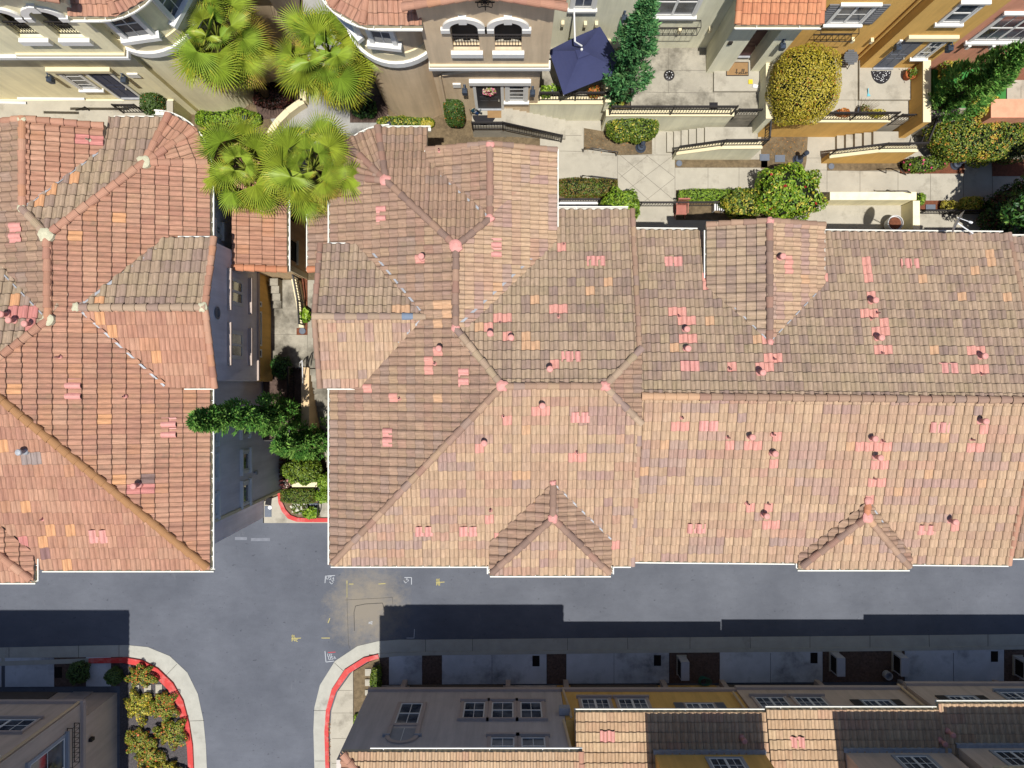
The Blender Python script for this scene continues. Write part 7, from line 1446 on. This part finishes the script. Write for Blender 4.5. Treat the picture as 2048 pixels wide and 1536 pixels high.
ac('grey air conditioner in the first large dark bed along the alley', 1363, 1330); ac('left one of the two grey air conditioners sharing a bed in the alley', 1668, 1322); ac('right one of the two grey air conditioners sharing a bed in the alley', 1793, 1322); ac('grey air conditioner at the right end of the alley', 2035, 1330)
for i, (x, y) in enumerate(((1072, 1322), (1315, 1321), (1628, 1316), (1989, 1313), (116, 1345))):
    z = .056; p = P(x, y, z); g = MB(); g.box(p.x - .18, p.x + .18, p.y - .27, p.y + .27, z - .05, z); 
    for k in range(7): g.box(p.x - .16 + .05 * k, p.x - .14 + .05 * k, p.y - .25, p.y + .25, z, z + .008)
    solo('drain_grate', g, M('dark_hole'), ['dark drain grate on the driveway beside the narrow dark bed', 'dark drain grate left of the first air conditioner', 'dark drain grate left of the pair of air conditioners', 'dark drain grate left of the air conditioner at the right end', 'dark drain grate on the driveway at the bottom left'][i], 'drain', 'drain grates on the driveways')
p = P(1405, 1362, .1); g = MB()
for k in range(6): g.tube([(p.x + (.2 + .02 * k) * math.cos(t * .42) + .03 * k, p.y + (.24 - .01 * k) * math.sin(t * .42), .08 + .025 * k) for t in range(16)], .014, 6)
solo('garden_hose', g, M('hose_green'), 'coiled green garden hose by the ochre alley house', 'hose', smooth=True)
p = P(1772, 1348, .1); g = MB(); g.lathe(p, [(.2, 0), (.2, .3), (.16, .3), (.15, .05)], 20); solo('bucket', g, M('ac_grey'), 'grey tub lying in the shared dark bed', 'bucket')
def sandwich():
    p = P(514, 1016, .05); r = thing('sandwich_sign', 'small white folding sign with a dark arrow by the wall of the left house', 'sign', p); g = MB(); g.prism([(p.x - .16, p.y - .1), (p.x + .2, p.y - .2), (p.x + .24, p.y + .1), (p.x - .12, p.y + .2)], .5, .53); g.build('board', M('white_metal'), r); g = MB(); g.bar((p.x - .06, p.y + .02, .535), (p.x + .14, p.y - .04, .535), .05, .006); g.bar((p.x + .0, p.y + .1, .535), (p.x - .08, p.y + .02, .535), .05, .006); g.build('arrow', M('mat_black'), r)
    for s in (-1, 1): g = MB(); g.bar((p.x + s * .12, p.y, 0), (p.x + s * .06, p.y, .5), .03); g.build('leg', M('ac_grey'), r)
sandwich(); g = MB(); p = P(536, 1003, .05); g.prism([(p.x - .15, p.y - .16), (p.x + .16, p.y - .2), (p.x + .2, p.y + .16), (p.x - .08, p.y + .2)], .05, .07); solo('rubber_pad', g, M('mat_black'), 'black rubber pad on the concrete apron next to the folding sign', 'pad')
p = P(549, 940, .1); r = thing('tile_stack', 'stack of dark red clay roof tiles in the shade of the left house', 'tile stack', (p.x, p.y, .05)); mat('dark_red', rgb(118, 58, 52, .5), .8, .2, 5, .2)
for j in range(8):
    y = P(0, 914 + j * 8.2, .6).y; x0 = P(534, 0, .8).x; x1 = P(568, 0, .8).x; g = MB()
    for k in range(10): xa = x0 + (x1 - x0) * k / 10; xb = x0 + (x1 - x0) * (k + 1) / 10; g.face([(xa, y + .03 * math.sin(k * 1.3), .05), (xb, y + .03 * math.sin(k * 1.3 + 1.3), .05), (xb, y + .08 + .03 * math.sin(k * 1.3 + 1.3), .95), (xa, y + .08 + .03 * math.sin(k * 1.3), .95)]); g.face([(xa, y + .08 + .03 * math.sin(k * 1.3), .95), (xb, y + .08 + .03 * math.sin(k * 1.3 + 1.3), .95), (xb, y + .13 + .03 * math.sin(k * 1.3 + 1.3), .93), (xa, y + .13 + .03 * math.sin(k * 1.3), .93)])
    g.build('clay_tile', M('dark_red'), r)
p = P(543, 980, .6); g = MB(); g.lathe(p - Vector((0, 0, .5)), [(.1, 0), (.07, .1), (.07, .45), (.1, .5), (.06, .62)], 14); g.bar(p + Vector((-.25, 0, 0)), p + Vector((.25, 0, 0)), .12); solo('fire_hydrant', g, M('red_kerb'), 'small red standpipe against the wall of the left house', 'standpipe')
p = P(573, 966, .1); r = thing('flower_pot', 'pink pot of pale flowers at the red kerb in the passage', 'flower pot', p, 'potted plants'); g = MB(); g.lathe(p, [(.2, 0), (.26, .3), (.22, .3)], 20); g.build('pot', M('pink_paint'), r); g = MB(); rr = random.Random(2)
for _ in range(120): leaf(g, p + Vector((rr.gauss(-.05, .17), rr.gauss(.05, .17), .35 + rr.uniform(0, .2))), Vector((0, 0, 1)), .1, lc(rr.choice([(236, 226, 210), (210, 150, 150), (120, 90, 70), (90, 70, 60)]), .6), rr, .8)
g.build('plant', M('leaf'), r)
g = MB(); a = P(584, 962, .9); b = P(634, 974, .9); g.box(a.x, b.x, b.y, a.y, -.1, .9); solo('garden_wall', g, M('trim_cream'), 'short cream wall behind the square box hedge', 'wall')
# ---------------------------------------------------------------- spray-paint marks on the alley
mat('spray_white', rgb(206, 210, 216, .58), .8, .1, 8); mat('spray_yellow', rgb(222, 208, 130, .55), .8, .12, 8); mat('spray_red', rgb(214, 76, 84, .6), .8, .12, 8); mat('old_paint', rgb(138, 142, 152, .62), .9, .2, 5)
LET = {'U': [[(0, 1), (0, .2), (.3, 0), (.6, .2), (.6, 1)]], 'S': [[(.6, .9), (.2, 1), (0, .75), (.3, .5), (.6, .3), (.3, 0), (0, .1)]], 'A': [[(0, 0), (.3, 1), (.6, 0)], [(.12, .4), (.48, .4)]], 'L': [[(0, 1), (0, 0), (.5, 0)]], 'F': [[(0, 0), (0, 1), (.5, 1)], [(0, .55), (.4, .55)]], 'T': [[(0, 1), (.6, 1)], [(.3, 1), (.3, 0)]], 'P': [[(0, 0), (0, 1), (.5, .9), (.5, .55), (0, .5)]], 'V': [[(0, 1), (.3, 0), (.6, 1)]], 'C': [[(.6, .9), (.2, 1), (0, .5), (.2, 0), (.6, .1)]], 'R': [[(0, 0), (0, 1), (.5, .9), (.5, .55), (0, .5), (.55, 0)]], 'E': [[(.5, 1), (0, 1), (0, 0), (.5, 0)], [(0, .5), (.4, .5)]], 'B': [[(0, 0), (0, 1), (.45, .88), (.4, .55), (0, .5), (.5, .35), (.45, .05), (0, 0)]], 'X': [[(0, 0), (.6, 1)], [(0, 1), (.6, 0)]], 'N': [[(0, 0), (0, 1), (.55, 0), (.55, 1)]], 'Z': [[(0, 1), (.6, 1), (0, 0), (.6, 0)]]}
def marking(mat_, lines=(), words=()):
    """lines = pixel polylines; words = (text, px, py, height in pixels, angle)"""
    g = MB()
    for l in lines: stroke(g, [P(x, y, 0)[:2] for x, y in l], .035, .004)
    for s, x, y, h, ang in words:
        o = P(x, y, 0); k = h * H / FL; ca, sa = math.cos(rad(ang)), math.sin(rad(ang)); adv = 0
        for ch in s:
            for pl_ in LET.get(ch, []): stroke(g, [(o.x + ((px + adv) * ca - py * sa) * k, o.y + ((px + adv) * sa + py * ca) * k) for px, py in pl_], .028, .004)
            adv += .85
    struct('road_marking', g, M(mat_))
marking('spray_white', [[(650, 1166), (651, 1152), (670, 1151)], [(809, 1155), (823, 1155), (823, 1169)], [(650, 1302), (652, 1324), (668, 1322)], [(829, 1258), (828, 1276), (813, 1276)]], [('USA', 652, 1158, 7, -12), ('LF', 663, 1168, 6, 40), ('LS', 811, 1166, 6, 35), ('UT', 655, 1313, 6, -8), ('USA', 658, 1320, 6, 10), ('ZN', 745, 1243, 5, 180)])
marking('spray_yellow', [[(583, 1277), (602, 1276)], [(643, 1276), (660, 1276)], [(872, 1165), (889, 1164)], [(757, 1168), (771, 1167)], [(698, 1168), (707, 1168)], [(694, 1161), (694, 1195)]], [('BL', 584, 1275, 5, 0), ('PVC', 584, 1283, 5, 0), ('RE', 873, 1163, 5, 0), ('PR', 873, 1171, 5, 0)])
marking('spray_red', [[(656, 1305), (671, 1304)]]); marking('spray_yellow', [[(656, 1246), (660, 1236)]])
g = MB()
for x0, x1, y in ((470, 494, 1077), (502, 540, 1079)): a = P(x0, y - 3, 0); b = P(x1, y + 3, 0); g.box(a.x, b.x, b.y, a.y, .002, .005)
struct('road_marking', g, M('old_paint'))
# ---------------------------------------------------------------- camera and light
cam = bpy.data.cameras.new('camera'); co = bpy.data.objects.new('camera', cam); COL.objects.link(co)
co.location = (0, 0, H); co.rotation_euler = (0, 0, 0); cam.sensor_fit = 'HORIZONTAL'; cam.sensor_width = 36; cam.lens = 36 * FL / 2048
cam.clip_end = 400; cam.clip_start = .1; SC.camera = co
EL, AZ = rad(75), rad(2.0)          # sun height; bearing east of south
sun = bpy.data.lights.new('sun', 'SUN'); sun.energy = 4.6; sun.angle = rad(.5); sun.color = (1, .965, .90)
so = bpy.data.objects.new('sun', sun); COL.objects.link(so)
dv = Vector((-math.sin(AZ) * math.cos(EL), math.cos(AZ) * math.cos(EL), -math.sin(EL)))
so.rotation_euler = dv.to_track_quat('-Z', 'Y').to_euler(); so.location = (0, -10, 60)
w = bpy.data.worlds.new('World'); SC.world = w; w.use_nodes = True
sky = w.node_tree.nodes.new('ShaderNodeTexSky'); sky.sky_type = 'NISHITA'; sky.sun_disc = False
sky.sun_elevation = EL; sky.ozone_density = 6.0; sky.sun_rotation = math.pi - AZ
bg = w.node_tree.nodes['Background']; bg.inputs[1].default_value = .085
w.node_tree.links.new(sky.outputs[0], bg.inputs[0])
SC.view_settings.view_transform = 'Standard'; SC.view_settings.look = 'None'; SC.view_settings.gamma = 1; SC.view_settings.exposure = .4
try: SC.view_settings.use_curve_mapping = False
except Exception: pass
SC.cycles.max_bounces = 8; SC.cycles.diffuse_bounces = 4; SC.cycles.transmission_bounces = 4; SC.cycles.caustics_reflective = False
